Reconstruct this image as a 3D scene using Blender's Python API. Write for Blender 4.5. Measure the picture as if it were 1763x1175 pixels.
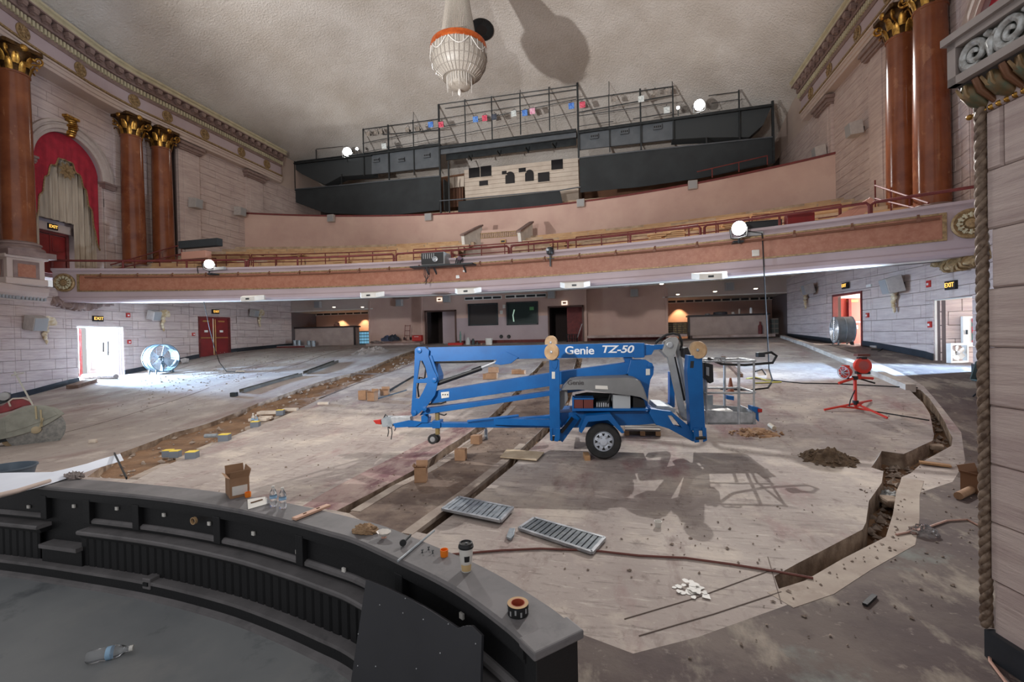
import bpy, bmesh, math, random
from mathutils import Vector, Matrix, noise
from mathutils.geometry import delaunay_2d_cdt, tessellate_polygon
R=math.radians; PI=math.pi
for o in list(bpy.data.objects): bpy.data.objects.remove(o,do_unlink=True)
SC=bpy.context.scene; COL=SC.collection
random.seed(7)
# ---------------------------------------------------------------- camera
EYE=Vector((7.1,0,2.25)); FPX=783.6
def cam_axes(yaw,pitch,roll):
    cy,sy=math.cos(yaw),math.sin(yaw)
    f=Vector((-sy*math.cos(pitch),cy*math.cos(pitch),math.sin(pitch)))
    r0=Vector((cy,sy,0)); u0=r0.cross(f)
    return (r0*math.cos(roll)+u0*math.sin(roll), -r0*math.sin(roll)+u0*math.cos(roll), f)
CR,CU,CF=cam_axes(R(13.664),R(-.549),-.0211)
cd=bpy.data.cameras.new('camera'); cam=bpy.data.objects.new('camera',cd); COL.objects.link(cam)
cd.sensor_width=36; cd.lens=FPX/1763*36; cd.clip_end=300; cd.clip_start=.05
m=Matrix((CR,CU,-CF)).transposed().to_4x4(); m.translation=EYE; cam.matrix_world=m
SC.camera=cam
# ---------------------------------------------------------------- world, exposure, lights
SC.view_settings.view_transform='Standard'; SC.view_settings.look='None'
SC.view_settings.gamma=1; SC.view_settings.use_curve_mapping=False
SC.view_settings.exposure=0.0
w=bpy.data.worlds.new('world'); SC.world=w; w.use_nodes=True
bg=w.node_tree.nodes['Background']; bg.inputs[0].default_value=(.97,.97,1.0,1); bg.inputs[1].default_value=.58
def lamp(kind,name,loc,power,color=(1,1,1),target=None,size=.3,size_y=None,angle=120,blend=.5):
    l=bpy.data.lights.new(name,kind); l.energy=power; l.color=color
    o=bpy.data.objects.new(name,l); COL.objects.link(o); o.location=loc
    if kind=='AREA':
        l.shape='RECTANGLE' if size_y else 'DISK'; l.size=size
        if size_y: l.size_y=size_y
    else: l.shadow_soft_size=size
    if kind=='SPOT': l.spot_size=R(angle); l.spot_blend=blend
    if target is not None:
        o.rotation_euler=(Vector(target)-Vector(loc)).to_track_quat('-Z','Y').to_euler()
    return o
FLOOD_L=Vector((-12.74,30.5,16.39)); FLOOD_R=Vector((12.0,30.5,16.44))
# two work floods on the catwalk, two on the balcony front
lamp('SPOT','flood_light_left',FLOOD_L+Vector((.1,-.45,-.1)),7000,(1,.98,.96),(13,6,0),.12,angle=62,blend=1.0)
lamp('SPOT','flood_light_right',FLOOD_R+Vector((-.1,-.45,-.1)),19000,(1,.98,.96),(10,4.5,0),.10,angle=60,blend=.5)
lamp('SPOT','balcony_flood_left',(-10.25,15.75,5.68),350,(1,.98,.95),(0,4,5),.12,angle=150,blend=.5)
lamp('SPOT','balcony_flood_right',(10.75,15.75,5.62),560,(1,.98,.95),(8,7,0),.12,angle=150,blend=.5)
# work light standing on the stage, left of the photographer, aimed at the ceiling
lamp('SPOT','stage_work_light',(-8,1.0,4.0),20000,(1,.985,.97),(-1,23,21),.25,angle=66,blend=.6)
lamp('SPOT','stage_fill_light',(2,-1.5,5.0),7000,(1,.985,.97),(-1,26,12),.3,angle=112,blend=.9)  # unseen wide fill, added to brighten fascia, parapet and back wall
# daylight through the side exits, plus added soffit fills
DAY=(.40,.64,1.0)
lamp('AREA','daylight_left_exit',(-19.8,16.0,2.1),1800,(.66,.82,1.0),(-10,16.6,3.6),2.0,2.0)
lamp('SPOT','daylight_left_beam',(-20.5,16.0,3.05),36000,DAY,(-9.5,18.6,1.0),.25,angle=70,blend=.7)
lamp('AREA','daylight_right_exit',(20.9,16.0,2.4),260,(.95,.95,1.0),(10,15.4,1.4),1.6,1.6)
lamp('SPOT','daylight_right_beam',(20.8,15.9,3.05),26000,DAY,(12.0,15.3,.9),.25,angle=30,blend=.7)
lamp('SPOT','soffit_fill_right',(17.3,15.8,1.5),8000,(.60,.78,1.0),(8.0,17.6,4.9),.2,angle=60,blend=.8)  # unseen spot added in the doorway, lifts the soffit like bounced daylight
lamp('SPOT','soffit_fill_left',(-17.3,15.9,1.3),8000,(.60,.78,1.0),(-8.0,18.0,4.9),.2,angle=60,blend=.8)  # same added soffit fill in the left doorway
lamp('AREA','daylight_right_door',(19.6,22.0,2.8),600,(1,.97,.95),(14,22,1.6),1.6,2.0)
# ---------------------------------------------------------------- pixel helpers (photo 1763x1175)
def ray(px,py): return CR*((px-881.5)/FPX)-CU*((py-587.5)/FPX)+CF
def onx(px,py,x): d=ray(px,py); return EYE+d*((x-EYE.x)/d.x)
def ony(px,py,y): d=ray(px,py); return EYE+d*((y-EYE.y)/d.y)
def onz(px,py,z): d=ray(px,py); return EYE+d*((z-EYE.z)/d.z)
ZP=[(-9,0),(8.0,0),(9,.02),(10,.08),(12,.36),(15.1,.84),(17.2,.98),(21,1.5),(23,1.66),(28,1.9),(40,2.0)]
def lerp_tab(t,x):
    if x<=t[0][0]: return t[0][1]
    for (a,va),(b,vb) in zip(t,t[1:]):
        if x<=b: return va+(vb-va)*(x-a)/(b-a)
    return t[-1][1]
def zf(x,y):
    z=sum(lerp_tab(ZP,y+d) for d in (-.8,-.4,0,.4,.8))/5
    b=max(0,min(1,(y-9)/4))*max(0,min(1,(23-y)/5))
    return z+.0125*max(-17,min(17,x))*b
def fl(px,py,h=0):
    d=ray(px,py); t=.5
    while t<60:
        p=EYE+d*t
        if p.z<zf(p.x,p.y)+h: break
        t+=.15
    a,b=t-.15,t
    for _ in range(24):
        c=(a+b)/2; p=EYE+d*c
        if p.z<zf(p.x,p.y)+h: b=c
        else: a=c
    return EYE+d*b
# ---------------------------------------------------------------- objects
WL={}
def link(o,parent=None):
    COL.objects.link(o)
    if parent is not None: o.parent=parent
    return o
def tag(o,label=None,cat=None,group=None,kind=None):
    if label: o['label']=label
    if cat: o['category']=cat
    if group: o['group']=group
    if kind: o['kind']=kind
    return o
def thing(name,label,cat,loc=(0,0,0),group=None,kind=None,rz=0):
    o=bpy.data.objects.new(name,None); o.empty_display_size=.1; link(o)
    o.location=loc; o.rotation_euler=(0,0,rz); WL[o.name]=Vector(loc)
    return tag(o,label,cat,group,kind)
def origin_of(p):
    while p is not None:
        if p.name in WL: return WL[p.name]
        p=p.parent
    return Vector((0,0,0))
def copy_tree(o,parent=None,label=None,loc=None,rz=None):
    c=o.copy(); link(c)
    if parent is not None: c.parent=parent
    if label: c['label']=label
    if loc is not None: c.location=loc; WL[c.name]=Vector(loc)
    if rz is not None: c.rotation_euler=(0,0,rz)
    for ch in list(o.children): copy_tree(ch,c)
    return c
Z=Vector((0,0,1))
class MB:
    def __init__(s): s.v=[]; s.f=[]; s.m=[]; s.uv=None
    def add(s,vs,fs,mi=0):
        b=len(s.v); s.v+=[Vector(p) for p in vs]
        for f in fs: s.f.append(tuple(i+b for i in f)); s.m.append(mi)
        return s
    def box(s,c,d,rz=0,mi=0,M=None):
        c=Vector(c); q=Matrix.Rotation(rz,3,'Z') if M is None else M
        vs=[c+q@Vector((x*d[0]/2,y*d[1]/2,z*d[2]/2)) for x,y,z in ((-1,-1,-1),(1,-1,-1),(1,1,-1),(-1,1,-1),(-1,-1,1),(1,-1,1),(1,1,1),(-1,1,1))]
        return s.add(vs,[(3,2,1,0),(4,5,6,7),(0,1,5,4),(1,2,6,5),(2,3,7,6),(3,0,4,7)],mi)
    def bar(s,p,q,w,h,up=Z,mi=0):
        p,q=Vector(p),Vector(q); d=(q-p).normalized(); up=Vector(up)
        if abs(d.dot(up.normalized()))>.98: up=Vector((1,0,0)) if abs(d.x)<.9 else Vector((0,1,0))
        a=d.cross(up).normalized(); b=a.cross(d).normalized()
        vs=[e+a*(x*w/2)+b*(y*h/2) for e in (p,q) for x,y in ((-1,-1),(1,-1),(1,1),(-1,1))]
        return s.add(vs,[(0,1,2,3),(7,6,5,4),(1,0,4,5),(2,1,5,6),(3,2,6,7),(0,3,7,4)],mi)
    def tube(s,pts,r,n=6,closed=False,mi=0):
        pts=[Vector(p) for p in pts]; N=len(pts); rs=r if isinstance(r,(list,tuple)) else [r]*N
        vs=[];fs=[];prev=None
        for i,p in enumerate(pts):
            a=pts[i-1] if (i>0 or closed) else p; b=pts[(i+1)%N] if (i<N-1 or closed) else p
            t=(b-a); t=t.normalized() if t.length>1e-9 else Vector((0,0,1))
            if prev is None:
                u=t.cross(Z); u=u.normalized() if u.length>.05 else Vector((1,0,0))
            else:
                u=prev-t*prev.dot(t); u=u.normalized() if u.length>1e-6 else prev
            prev=u; v=t.cross(u)
            for k in range(n):
                an=2*PI*k/n; vs.append(p+(u*math.cos(an)+v*math.sin(an))*rs[i])
        for i in range(N if closed else N-1):
            j=(i+1)%N
            for k in range(n):
                l=(k+1)%n; fs.append((i*n+k,i*n+l,j*n+l,j*n+k))
        if not closed: fs.append(tuple(range(n-1,-1,-1))); fs.append(tuple(range((N-1)*n,N*n)))
        return s.add(vs,fs,mi)
    def lathe(s,prof,n=16,c=(0,0,0),M=None,mi=0,a0=0,a1=2*PI,cap=True):
        c=Vector(c); M=M or Matrix.Identity(3); full=abs(a1-a0-2*PI)<1e-6; K=n if full else n+1
        vs=[];fs=[]
        for r,z in prof:
            for k in range(K):
                a=a0+(a1-a0)*k/n; vs.append(c+M@Vector((r*math.cos(a),r*math.sin(a),z)))
        for i in range(len(prof)-1):
            for k in range(n):
                l=(k+1)%K; fs.append((i*K+k,i*K+l,(i+1)*K+l,(i+1)*K+k))
        if full and cap:
            if prof[0][0]>1e-6: fs.append(tuple(range(n-1,-1,-1)))
            if prof[-1][0]>1e-6: fs.append(tuple(range((len(prof)-1)*n,len(prof)*n)))
        return s.add(vs,fs,mi)
    def prism(s,poly,ext,holes=(),mi=0):
        poly=[Vector(p) for p in poly]; holes=[[Vector(p) for p in h] for h in holes]; ext=Vector(ext)
        loops=[poly]+holes; flat=[p for l in loops for p in l]; n=len(flat)
        tris=tessellate_polygon(loops)
        fs=[tuple(t) for t in tris]+[tuple(i+n for i in reversed(t)) for t in tris]
        b=0
        for l in loops:
            L=len(l)
            for i in range(L): j=(i+1)%L; fs.append((b+i,b+j,b+j+n,b+i+n))
            b+=L
        return s.add(flat+[p+ext for p in flat],fs,mi)
    def sweep(s,prof,path,closed_prof=True,side=None,mi=0,cap=True):
        # prof: (d,z) ; path: list of (x,y); d is measured along the left normal of the path (or towards point side)
        P=[Vector((p[0],p[1],0)) for p in path]; zz=[(p[2] if len(p)>2 else 0) for p in path]; N=len(P); vs=[];fs=[];K=len(prof)
        for i in range(N):
            t1=(P[i]-P[i-1]).normalized() if i>0 else None; t2=(P[i+1]-P[i]).normalized() if i<N-1 else None
            n1=Vector((-t1.y,t1.x,0)) if t1 else None; n2=Vector((-t2.y,t2.x,0)) if t2 else None
            if n1 is None: nn=n2
            elif n2 is None: nn=n1
            else:
                nn=(n1+n2).normalized(); nn=nn/max(.3,nn.dot(n1))
            if side is not None and nn.dot(Vector((side[0],side[1],0))-P[i])<0: nn=-nn
            for d,z in prof: vs.append(P[i]+nn*d+Z*(z+zz[i]))
        for i in range(N-1):
            for k in range(K if closed_prof else K-1):
                l=(k+1)%K; fs.append((i*K+k,i*K+l,(i+1)*K+l,(i+1)*K+k))
        if cap and closed_prof and K>2:
            fs.append(tuple(range(K))); fs.append(tuple(range((N-1)*K,N*K))[::-1])
        return s.add(vs,fs,mi)
    def grid(s,fn,nu,nv,mi=0):
        vs=[fn(i/nu,j/nv) for j in range(nv+1) for i in range(nu+1)]
        fs=[(j*(nu+1)+i,j*(nu+1)+i+1,(j+1)*(nu+1)+i+1,(j+1)*(nu+1)+i) for j in range(nv) for i in range(nu)]
        return s.add(vs,fs,mi)
    def rock(s,c,r,mi=0,flat=.7):
        c=Vector(c); a=random.random()*6.28; q=Matrix.Rotation(a,3,'Z'); vs=[]
        for x,y,z in ((1,0,0),(-1,0,0),(0,1,0),(0,-1,0),(0,0,1),(0,0,-1),(.7,.7,.4),(-.7,.6,-.2)):
            k=r*random.uniform(.65,1.25); vs.append(c+q@Vector((x*k,y*k*random.uniform(.5,1),z*k*flat)))
        return s.add(vs,[(0,6,4),(6,2,4),(2,7,4),(7,1,4),(1,3,4),(3,0,4),(0,2,6),(2,0,5),(7,2,5),(1,7,5),(3,1,5),(0,3,5)],mi)
    def build(s,name,mats,parent=None,smooth=None,bevel=None,local=False):
        o0=Vector((0,0,0)) if local else origin_of(parent)
        me=bpy.data.meshes.new(name); me.from_pydata([tuple(p-o0) for p in s.v],[],s.f)
        if not isinstance(mats,(list,tuple)): mats=[mats]
        for mt in mats: me.materials.append(mt)
        if len(mats)>1: me.polygons.foreach_set('material_index',s.m)
        b=bmesh.new(); b.from_mesh(me); bmesh.ops.recalc_face_normals(b,faces=b.faces)
        b.to_mesh(me); b.free()
        if smooth:
            me.shade_smooth(); me.set_sharp_from_angle(angle=R(smooth))
        me.update()
        o=bpy.data.objects.new(name,me); link(o,parent)
        if bevel:
            md=o.modifiers.new('bevel','BEVEL'); md.width=bevel; md.segments=2; md.limit_method='ANGLE'
        return o
def place_mesh(name,me,parent,loc,rz=0,scale=None):
    o=bpy.data.objects.new(name,me); link(o,parent); o.location=Vector(loc)-origin_of(parent); o.rotation_euler=(0,0,rz)
    if scale is not None: o.scale=scale
    return o
def basis(t,up=Z):
    # 3x3 whose z axis is t
    t=Vector(t).normalized(); u=t.cross(Vector(up)); u=u.normalized() if u.length>.01 else Vector((1,0,0))
    return Matrix((u,t.cross(u),t)).transposed()
def arcpts(c,r,a0,a1,n): return [Vector((c[0]+r*math.cos(a0+(a1-a0)*i/n),c[1]+r*math.sin(a0+(a1-a0)*i/n))) for i in range(n+1)]
# ---------------------------------------------------------------- materials
def lin(c): return tuple(((x/255)/12.92 if x/255<=.04045 else ((x/255+.055)/1.055)**2.4) for x in c)
MATS={}
def mat(name,rgb,rough=.6,metal=0,rgb2=None,scale=2.0,stretch=(1,1,1),bump=0,bscale=30,emit=0,trans=0,lo=.35,hi=.65,detail=5,layers=(),alpha=1,space='world',wave=None,bdist=.02):
    if name in MATS: return MATS[name]
    m=bpy.data.materials.new(name); m.use_nodes=True; nt=m.node_tree; N=nt.nodes; L=nt.links
    b=N['Principled BSDF']; b.inputs['Roughness'].default_value=rough; b.inputs['Metallic'].default_value=metal
    col=lin(rgb)+(1,); b.inputs['Base Color'].default_value=col
    if emit: b.inputs['Emission Color'].default_value=col; b.inputs['Emission Strength'].default_value=emit
    if trans: b.inputs['Transmission Weight'].default_value=trans
    if alpha<1: b.inputs['Alpha'].default_value=alpha
    def vec(st):
        if space=='world': g=N.new('ShaderNodeNewGeometry').outputs['Position']
        else: g=N.new('ShaderNodeTexCoord').outputs['Object']
        mp=N.new('ShaderNodeMapping'); mp.inputs['Scale'].default_value=st; L.new(g,mp.inputs['Vector']); return mp.outputs[0]
    def nz(sc,st,dt=5,rg=.55):
        n=N.new('ShaderNodeTexNoise'); n.inputs['Scale'].default_value=sc; n.inputs['Detail'].default_value=dt; n.inputs['Roughness'].default_value=rg
        L.new(vec(st),n.inputs['Vector']); return n.outputs['Fac']
    def ramp(src,lo,hi):
        r=N.new('ShaderNodeMapRange'); r.inputs[1].default_value=lo; r.inputs[2].default_value=hi; L.new(src,r.inputs[0]); return r.outputs[0]
    cur=None
    def mix(fac,a,c2):
        x=N.new('ShaderNodeMix'); x.data_type='RGBA'; L.new(fac,x.inputs[0])
        if a is None: x.inputs[6].default_value=col
        else: L.new(a,x.inputs[6])
        x.inputs[7].default_value=lin(c2)+(1,); return x.outputs[2]
    if rgb2: cur=mix(ramp(nz(scale,stretch,detail),lo,hi),None,rgb2)
    for ly in layers:
        c2,sc,lo2,hi2,amt=ly[:5]; st=ly[5] if len(ly)>5 else (1,1,1)
        f=ramp(nz(sc,st,8,.65),lo2,hi2); k=N.new('ShaderNodeMath'); k.operation='MULTIPLY'; k.inputs[1].default_value=amt; L.new(f,k.inputs[0])
        cur=mix(k.outputs[0],cur,c2)
    if cur is not None: L.new(cur,b.inputs['Base Color'])
    if cur is not None and emit: L.new(cur,b.inputs['Emission Color'])
    if bump:
        bn=N.new('ShaderNodeBump'); bn.inputs['Strength'].default_value=bump; bn.inputs['Distance'].default_value=bdist
        L.new(nz(bscale,stretch,6,.6),bn.inputs['Height']); L.new(bn.outputs[0],b.inputs['Normal'])
    MATS[name]=m; return m
STONE=mat('travertine_stone',(196,178,170),.75,rgb2=(176,156,150),scale=1.2,stretch=(1,1,9),bump=.5,bscale=7,layers=[((150,128,122),2.2,.52,.7,.55,(.6,.6,14)),((214,200,192),.5,.5,.7,.4)])
MORTAR=mat('dark_mortar',(92,80,78),.9)
PLASTER=mat('pink_plaster',(196,166,152),.8,rgb2=(184,152,140),scale=.5,layers=[((168,138,126),.8,.55,.75,.35)])
LILAC=mat('lilac_paint',(176,158,160),.6,rgb2=(166,148,150),scale=.6)
BEIGE=mat('beige_paint',(190,172,160),.65,rgb2=(180,160,150),scale=.7)
CEIL=mat('rough_ceiling_plaster',(212,206,200),.9,rgb2=(192,184,176),scale=.35,bump=1.0,bscale=10,bdist=.065,layers=[((176,164,150),.22,.5,.72,.5),((146,134,122),1.1,.60,.78,.35),((214,206,194),9,.5,.72,.35),((140,128,116),12,.57,.72,.35)])
CORN=mat('cornice_brown',(138,116,108),.6,rgb2=(120,98,92),scale=3)
CREAM=mat('cream_trim',(190,180,150),.6,rgb2=(170,160,132),scale=2)
GOLD=mat('old_gold',(196,150,72),.32,.85,rgb2=(120,80,34),scale=9,lo=.4,hi=.7)
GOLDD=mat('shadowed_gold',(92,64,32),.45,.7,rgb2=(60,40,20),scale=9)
GOLDP=mat('gold_paint',(160,132,92),.5,.3,rgb2=(116,92,62),scale=12)
MARB=mat('red_marble',(132,76,46),.2,rgb2=(106,56,34),scale=1.4,lo=.3,hi=.7,layers=[((170,118,82),3.2,.60,.64,.3,(1,1,.5)),((82,34,24),1.2,.56,.75,.6)])
MARBAND=mat('marble_band',(160,106,82),.5,rgb2=(146,90,66),scale=5,layers=[((178,124,102),14,.5,.7,.5)])
MAROON=mat('maroon_paint',(112,44,40),.7,rgb2=(92,34,32),scale=5)
DOORRED=mat('door_red',(128,30,28),.45,rgb2=(108,24,24),scale=2)
VELVET=mat('red_velvet',(168,34,50),.85,rgb2=(140,24,40),scale=3)
DRAPE=mat('beige_drape',(186,170,150),.85,rgb2=(160,144,126),scale=2,stretch=(3,3,.3))
BLACKCL=mat('black_cloth',(50,54,56),.9,rgb2=(42,45,47),scale=.8)
BLACK=mat('black_paint',(20,20,22),.5,rgb2=(22,22,24),scale=2,bump=.1,bscale=40)
DUSTLIT=mat('dusty_lit_ledge',(116,112,112),.6,rgb2=(98,95,95),scale=4,layers=[((60,60,62),9,.55,.75,.5)])  # dusty ledges; paler tone also holds light caught by the sills
STEELD=mat('dark_steel',(52,56,58),.5,.4,rgb2=(40,43,45),scale=3)
BASEB=mat('black_base',(30,34,40),.5,rgb2=(44,48,54),scale=3)
WHITE=mat('white_paint',(226,222,214),.6,rgb2=(210,206,198),scale=3)
GREY=mat('grey_plastic',(150,150,150),.5)
LGREY=mat('speaker_grey',(176,168,162),.6,rgb2=(164,156,150),scale=8)
ALU=mat('aluminium',(196,198,200),.4,.35,rgb2=(150,152,154),scale=6)
GALV=mat('galvanised',(160,166,170),.45,.3,rgb2=(128,136,142),scale=7)
CARD=mat('cardboard',(160,124,94),.8,rgb2=(144,110,82),scale=6)
CARDIN=mat('cardboard_inside',(126,92,64),.85)
PLY=mat('plywood_yellow',(200,164,122),.7,rgb2=(178,138,98),scale=2.2,stretch=(1,1,3),layers=[((140,92,56),1.6,.6,.7,.6)])
WOOD=mat('pale_wood',(186,146,104),.7,rgb2=(160,118,80),scale=3,stretch=(1,6,1))
DIRT=mat('brown_dirt',(146,112,82),.95,rgb2=(114,84,60),scale=1.6,bump=1,bscale=14,layers=[((160,138,114),2.5,.52,.7,.6),((60,44,34),4,.58,.75,.6)])
CONCEDGE=mat('broken_concrete',(172,152,132),.9,rgb2=(112,92,76),scale=4,bump=.8,bscale=12,layers=[((84,66,52),3,.5,.7,.5)])
RUBBLE=mat('rubble',(176,160,146),.9,rgb2=(120,104,90),scale=6)
SLAB=mat('dusty_slab',(174,162,153),.85,rgb2=(150,136,129),scale=.5,bump=.35,bscale=8,layers=[((138,98,98),.6,.54,.68,.8,(1.5,.5,1)),((112,88,82),1.3,.57,.70,.65,(1.8,.5,1)),((204,190,174),.9,.5,.66,.7),((96,78,72),3.5,.58,.70,.55,(1.3,.7,1)),((88,74,68),9,.6,.70,.55),((208,196,182),14,.6,.72,.5),((92,80,74),4.5,.56,.66,.5,(.5,3.2,1)),((214,204,192),5,.58,.68,.45,(.45,2.6,1))])
STAIN=mat('purple_stained_slab',(176,156,144),.85,rgb2=(150,118,114),scale=.9,bump=.35,bscale=8,layers=[((112,68,74),1.8,.46,.60,.85,(1.6,.6,1)),((186,166,152),2.6,.54,.68,.7),((80,58,58),5,.56,.70,.6),((200,184,172),11,.6,.72,.5)])
AISLE=mat('dirty_aisle',(142,122,106),.85,rgb2=(112,92,78),scale=.7,bump=.4,bscale=9,layers=[((76,56,48),.8,.48,.64,.8),((164,148,132),2.0,.54,.68,.6),((66,50,44),4.5,.57,.70,.6),((170,154,140),12,.6,.72,.4)])
OUTER=mat('stained_concrete',(108,94,86),.8,rgb2=(80,66,60),scale=.6,bump=.3,bscale=9,layers=[((72,56,54),.9,.46,.60,.85),((158,146,130),1.4,.53,.66,.75,(1.4,.7,1)),((116,120,114),.5,.58,.64,.7),((62,48,46),3.5,.56,.70,.6),((166,152,140),10,.6,.72,.45)])
RACKFL=mat('rake_concrete',(172,160,150),.85,rgb2=(148,134,126),scale=.5,bump=.35,bscale=8,layers=[((132,104,98),.7,.52,.68,.7,(1.5,.45,1)),((196,182,170),1.2,.52,.68,.65),((94,78,72),3.2,.57,.70,.55,(1.5,.6,1)),((84,72,66),9,.6,.70,.5)])
PITF=mat('pit_floor_grey',(132,134,134),.6,rgb2=(112,115,117),scale=.9,layers=[((150,148,144),1.2,.5,.7,.6),((66,70,74),1.6,.56,.70,.8)])
GLASS=mat('clear_plastic',(235,240,245),.08,trans=.9)
BLUE=mat('machine_blue',(4,98,168),.35,rgb2=(4,88,154),scale=3)
RUBBER=mat('black_rubber',(32,32,33),.75,rgb2=(46,45,44),scale=9)
RED=mat('tool_red',(176,36,26),.4)
ORANGE=mat('bright_orange',(240,128,24),.5)
LAMPGLOW=mat('lamp_glow',(255,252,246),.5,emit=60)
# ================================================================ FLOOR
def inpoly(x,y,P):
    c=False; n=len(P); j=n-1
    for i in range(n):
        xi,yi=P[i][0],P[i][1]; xj,yj=P[j][0],P[j][1]
        if (yi>y)!=(yj>y) and x<(xj-xi)*(y-yi)/(yj-yi)+xi: c=not c
        j=i
    return c
def flp(pts): return [fl(*p) for p in pts]
TR_C1=flp([(579,880),(640,849),(709,812),(731,797),(770,769),(819,737),(854,708),(878,683),(892,668),(934,622),(942,622),(902,670),(887,687),(866,712),(833,740),(800,762),(745,801),(722,816),(660,850),(600,884)])
TR_C2=flp([(712,915),(755,884),(790,862),(868,800),(893,775),(937,735),(965,700),(985,640),(993,617),(1003,617),(998,640),(978,702),(948,742),(910,776),(884,802),(811,862),(778,888),(735,920)])
TR_L=flp([(150,822),(208,780),(300,745),(350,732),(446,694),(520,668),(602,644),(712,604),(720,612),(712,623),(640,652),(550,688),(510,707),(430,739),(379,760),(315,790),(270,808),(236,826)])
TR_R1=flp([(1561,667),(1575,681),(1589,694),(1601,713),(1608,749),(1606,759),(1586,768),(1556,782),(1518,777),(1500,805),(1521,812),(1518,832),(1496,863),(1491,900),(1485,912),(1447,932),(1409,952),(1372,971),(1333,993),(1343,1020),(1392,1009),(1415,997),(1467,962),(1538,922),(1544,878),(1546,850),(1552,822),(1568,815),(1594,792),(1638,768),(1640,754),(1627,727),(1613,705),(1601,687),(1585,672)])
TRENCH=[(TR_C1,.17,'trench'),(TR_C2,.2,'trench'),(TR_L,.13,'aisle cut'),(TR_R1,.27,'trench')]
Z_AISLE=flp([(600,884),(745,801),(833,740),(887,687),(942,622),(993,617),(965,700),(937,735),(868,800),(755,884),(712,915),(690,935)])
Z_OUT=flp([(940,1060),(1000,1092),(1090,1126),(1200,1098),(1345,1046),(1430,1012),(1500,975),(1562,932),(1576,900),(1580,850),(1640,830),(1662,795),(1655,745),(1625,706),(1590,665),(1500,620),(1430,596),(1347,581)])+[Vector((17.5,28.5,0)),Vector((17.5,1,0)),Vector((6.6,1.0,0))]
Z_STAIN=flp([(520,872),(560,848),(640,806),(716,768),(790,728),(819,737),(770,769),(731,797),(709,812),(640,849),(579,880)])
Z_STAIN2=flp([(331,800),(380,764),(520,706),(560,690),(590,697),(480,752),(400,790)])
Z_RACK=[Vector((-17.5,8,0)),Vector((-17.5,28.5,0))]+flp([(712,604),(602,644),(520,668),(446,694),(350,732),(208,780),(150,822)])
def floor_mesh():
    pts=[];edges=[]
    def poly(P,step=.7):
        b=len(pts); Q=[]
        for i,p in enumerate(P):
            q=P[(i+1)%len(P)]; a=Vector((p[0],p[1])); c=Vector((q[0],q[1])); n=max(1,int((c-a).length/step))
            Q+=[a+(c-a)*k/n for k in range(n)]
        for p in Q: pts.append(p)
        n=len(Q); edges.extend([(b+i,b+(i+1)%n) for i in range(n)])
    poly([(-17.4,.4),(17.4,.4),(17.4,31.5),(-17.4,31.5)],.6)
    for t,_,_ in TRENCH: poly(t)
    poly(Z_AISLE); poly(Z_OUT); poly(Z_RACK); poly(Z_STAIN)
    y=1.0
    while y<31.3:
        x=-17
        while x<17.2: pts.append(Vector((x+.05*math.sin(y*7),y))); x+=.6
        y+=.5
    v,e,f,_,_,_=delaunay_2d_cdt([Vector((p[0],p[1])) for p in pts],edges,[],0,1e-4)
    mb=MB(); fs=[];ms=[]
    for t in f:
        cx=sum(v[i][0] for i in t)/len(t); cy=sum(v[i][1] for i in t)/len(t)
        if not(-17.4<cx<17.4 and .4<cy<31.5): continue
        if any(inpoly(cx,cy,T) for T,_,_ in TRENCH): continue
        mi=0
        if inpoly(cx,cy,Z_AISLE): mi=1
        elif inpoly(cx,cy,Z_OUT): mi=2
        elif inpoly(cx,cy,Z_RACK): mi=3
        elif inpoly(cx,cy,Z_STAIN): mi=4
        fs.append(tuple(t)); ms.append(mi)
    mb.v=[Vector((p[0],p[1],zf(p[0],p[1]))) for p in v]; mb.f=fs; mb.m=ms
    return mb
FLOOR=floor_mesh().build('floor',[SLAB,AISLE,OUTER,RACKFL,STAIN]); tag(FLOOR,'dusty stripped concrete floor of the theatre, raked up towards the back',kind='structure')
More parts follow.
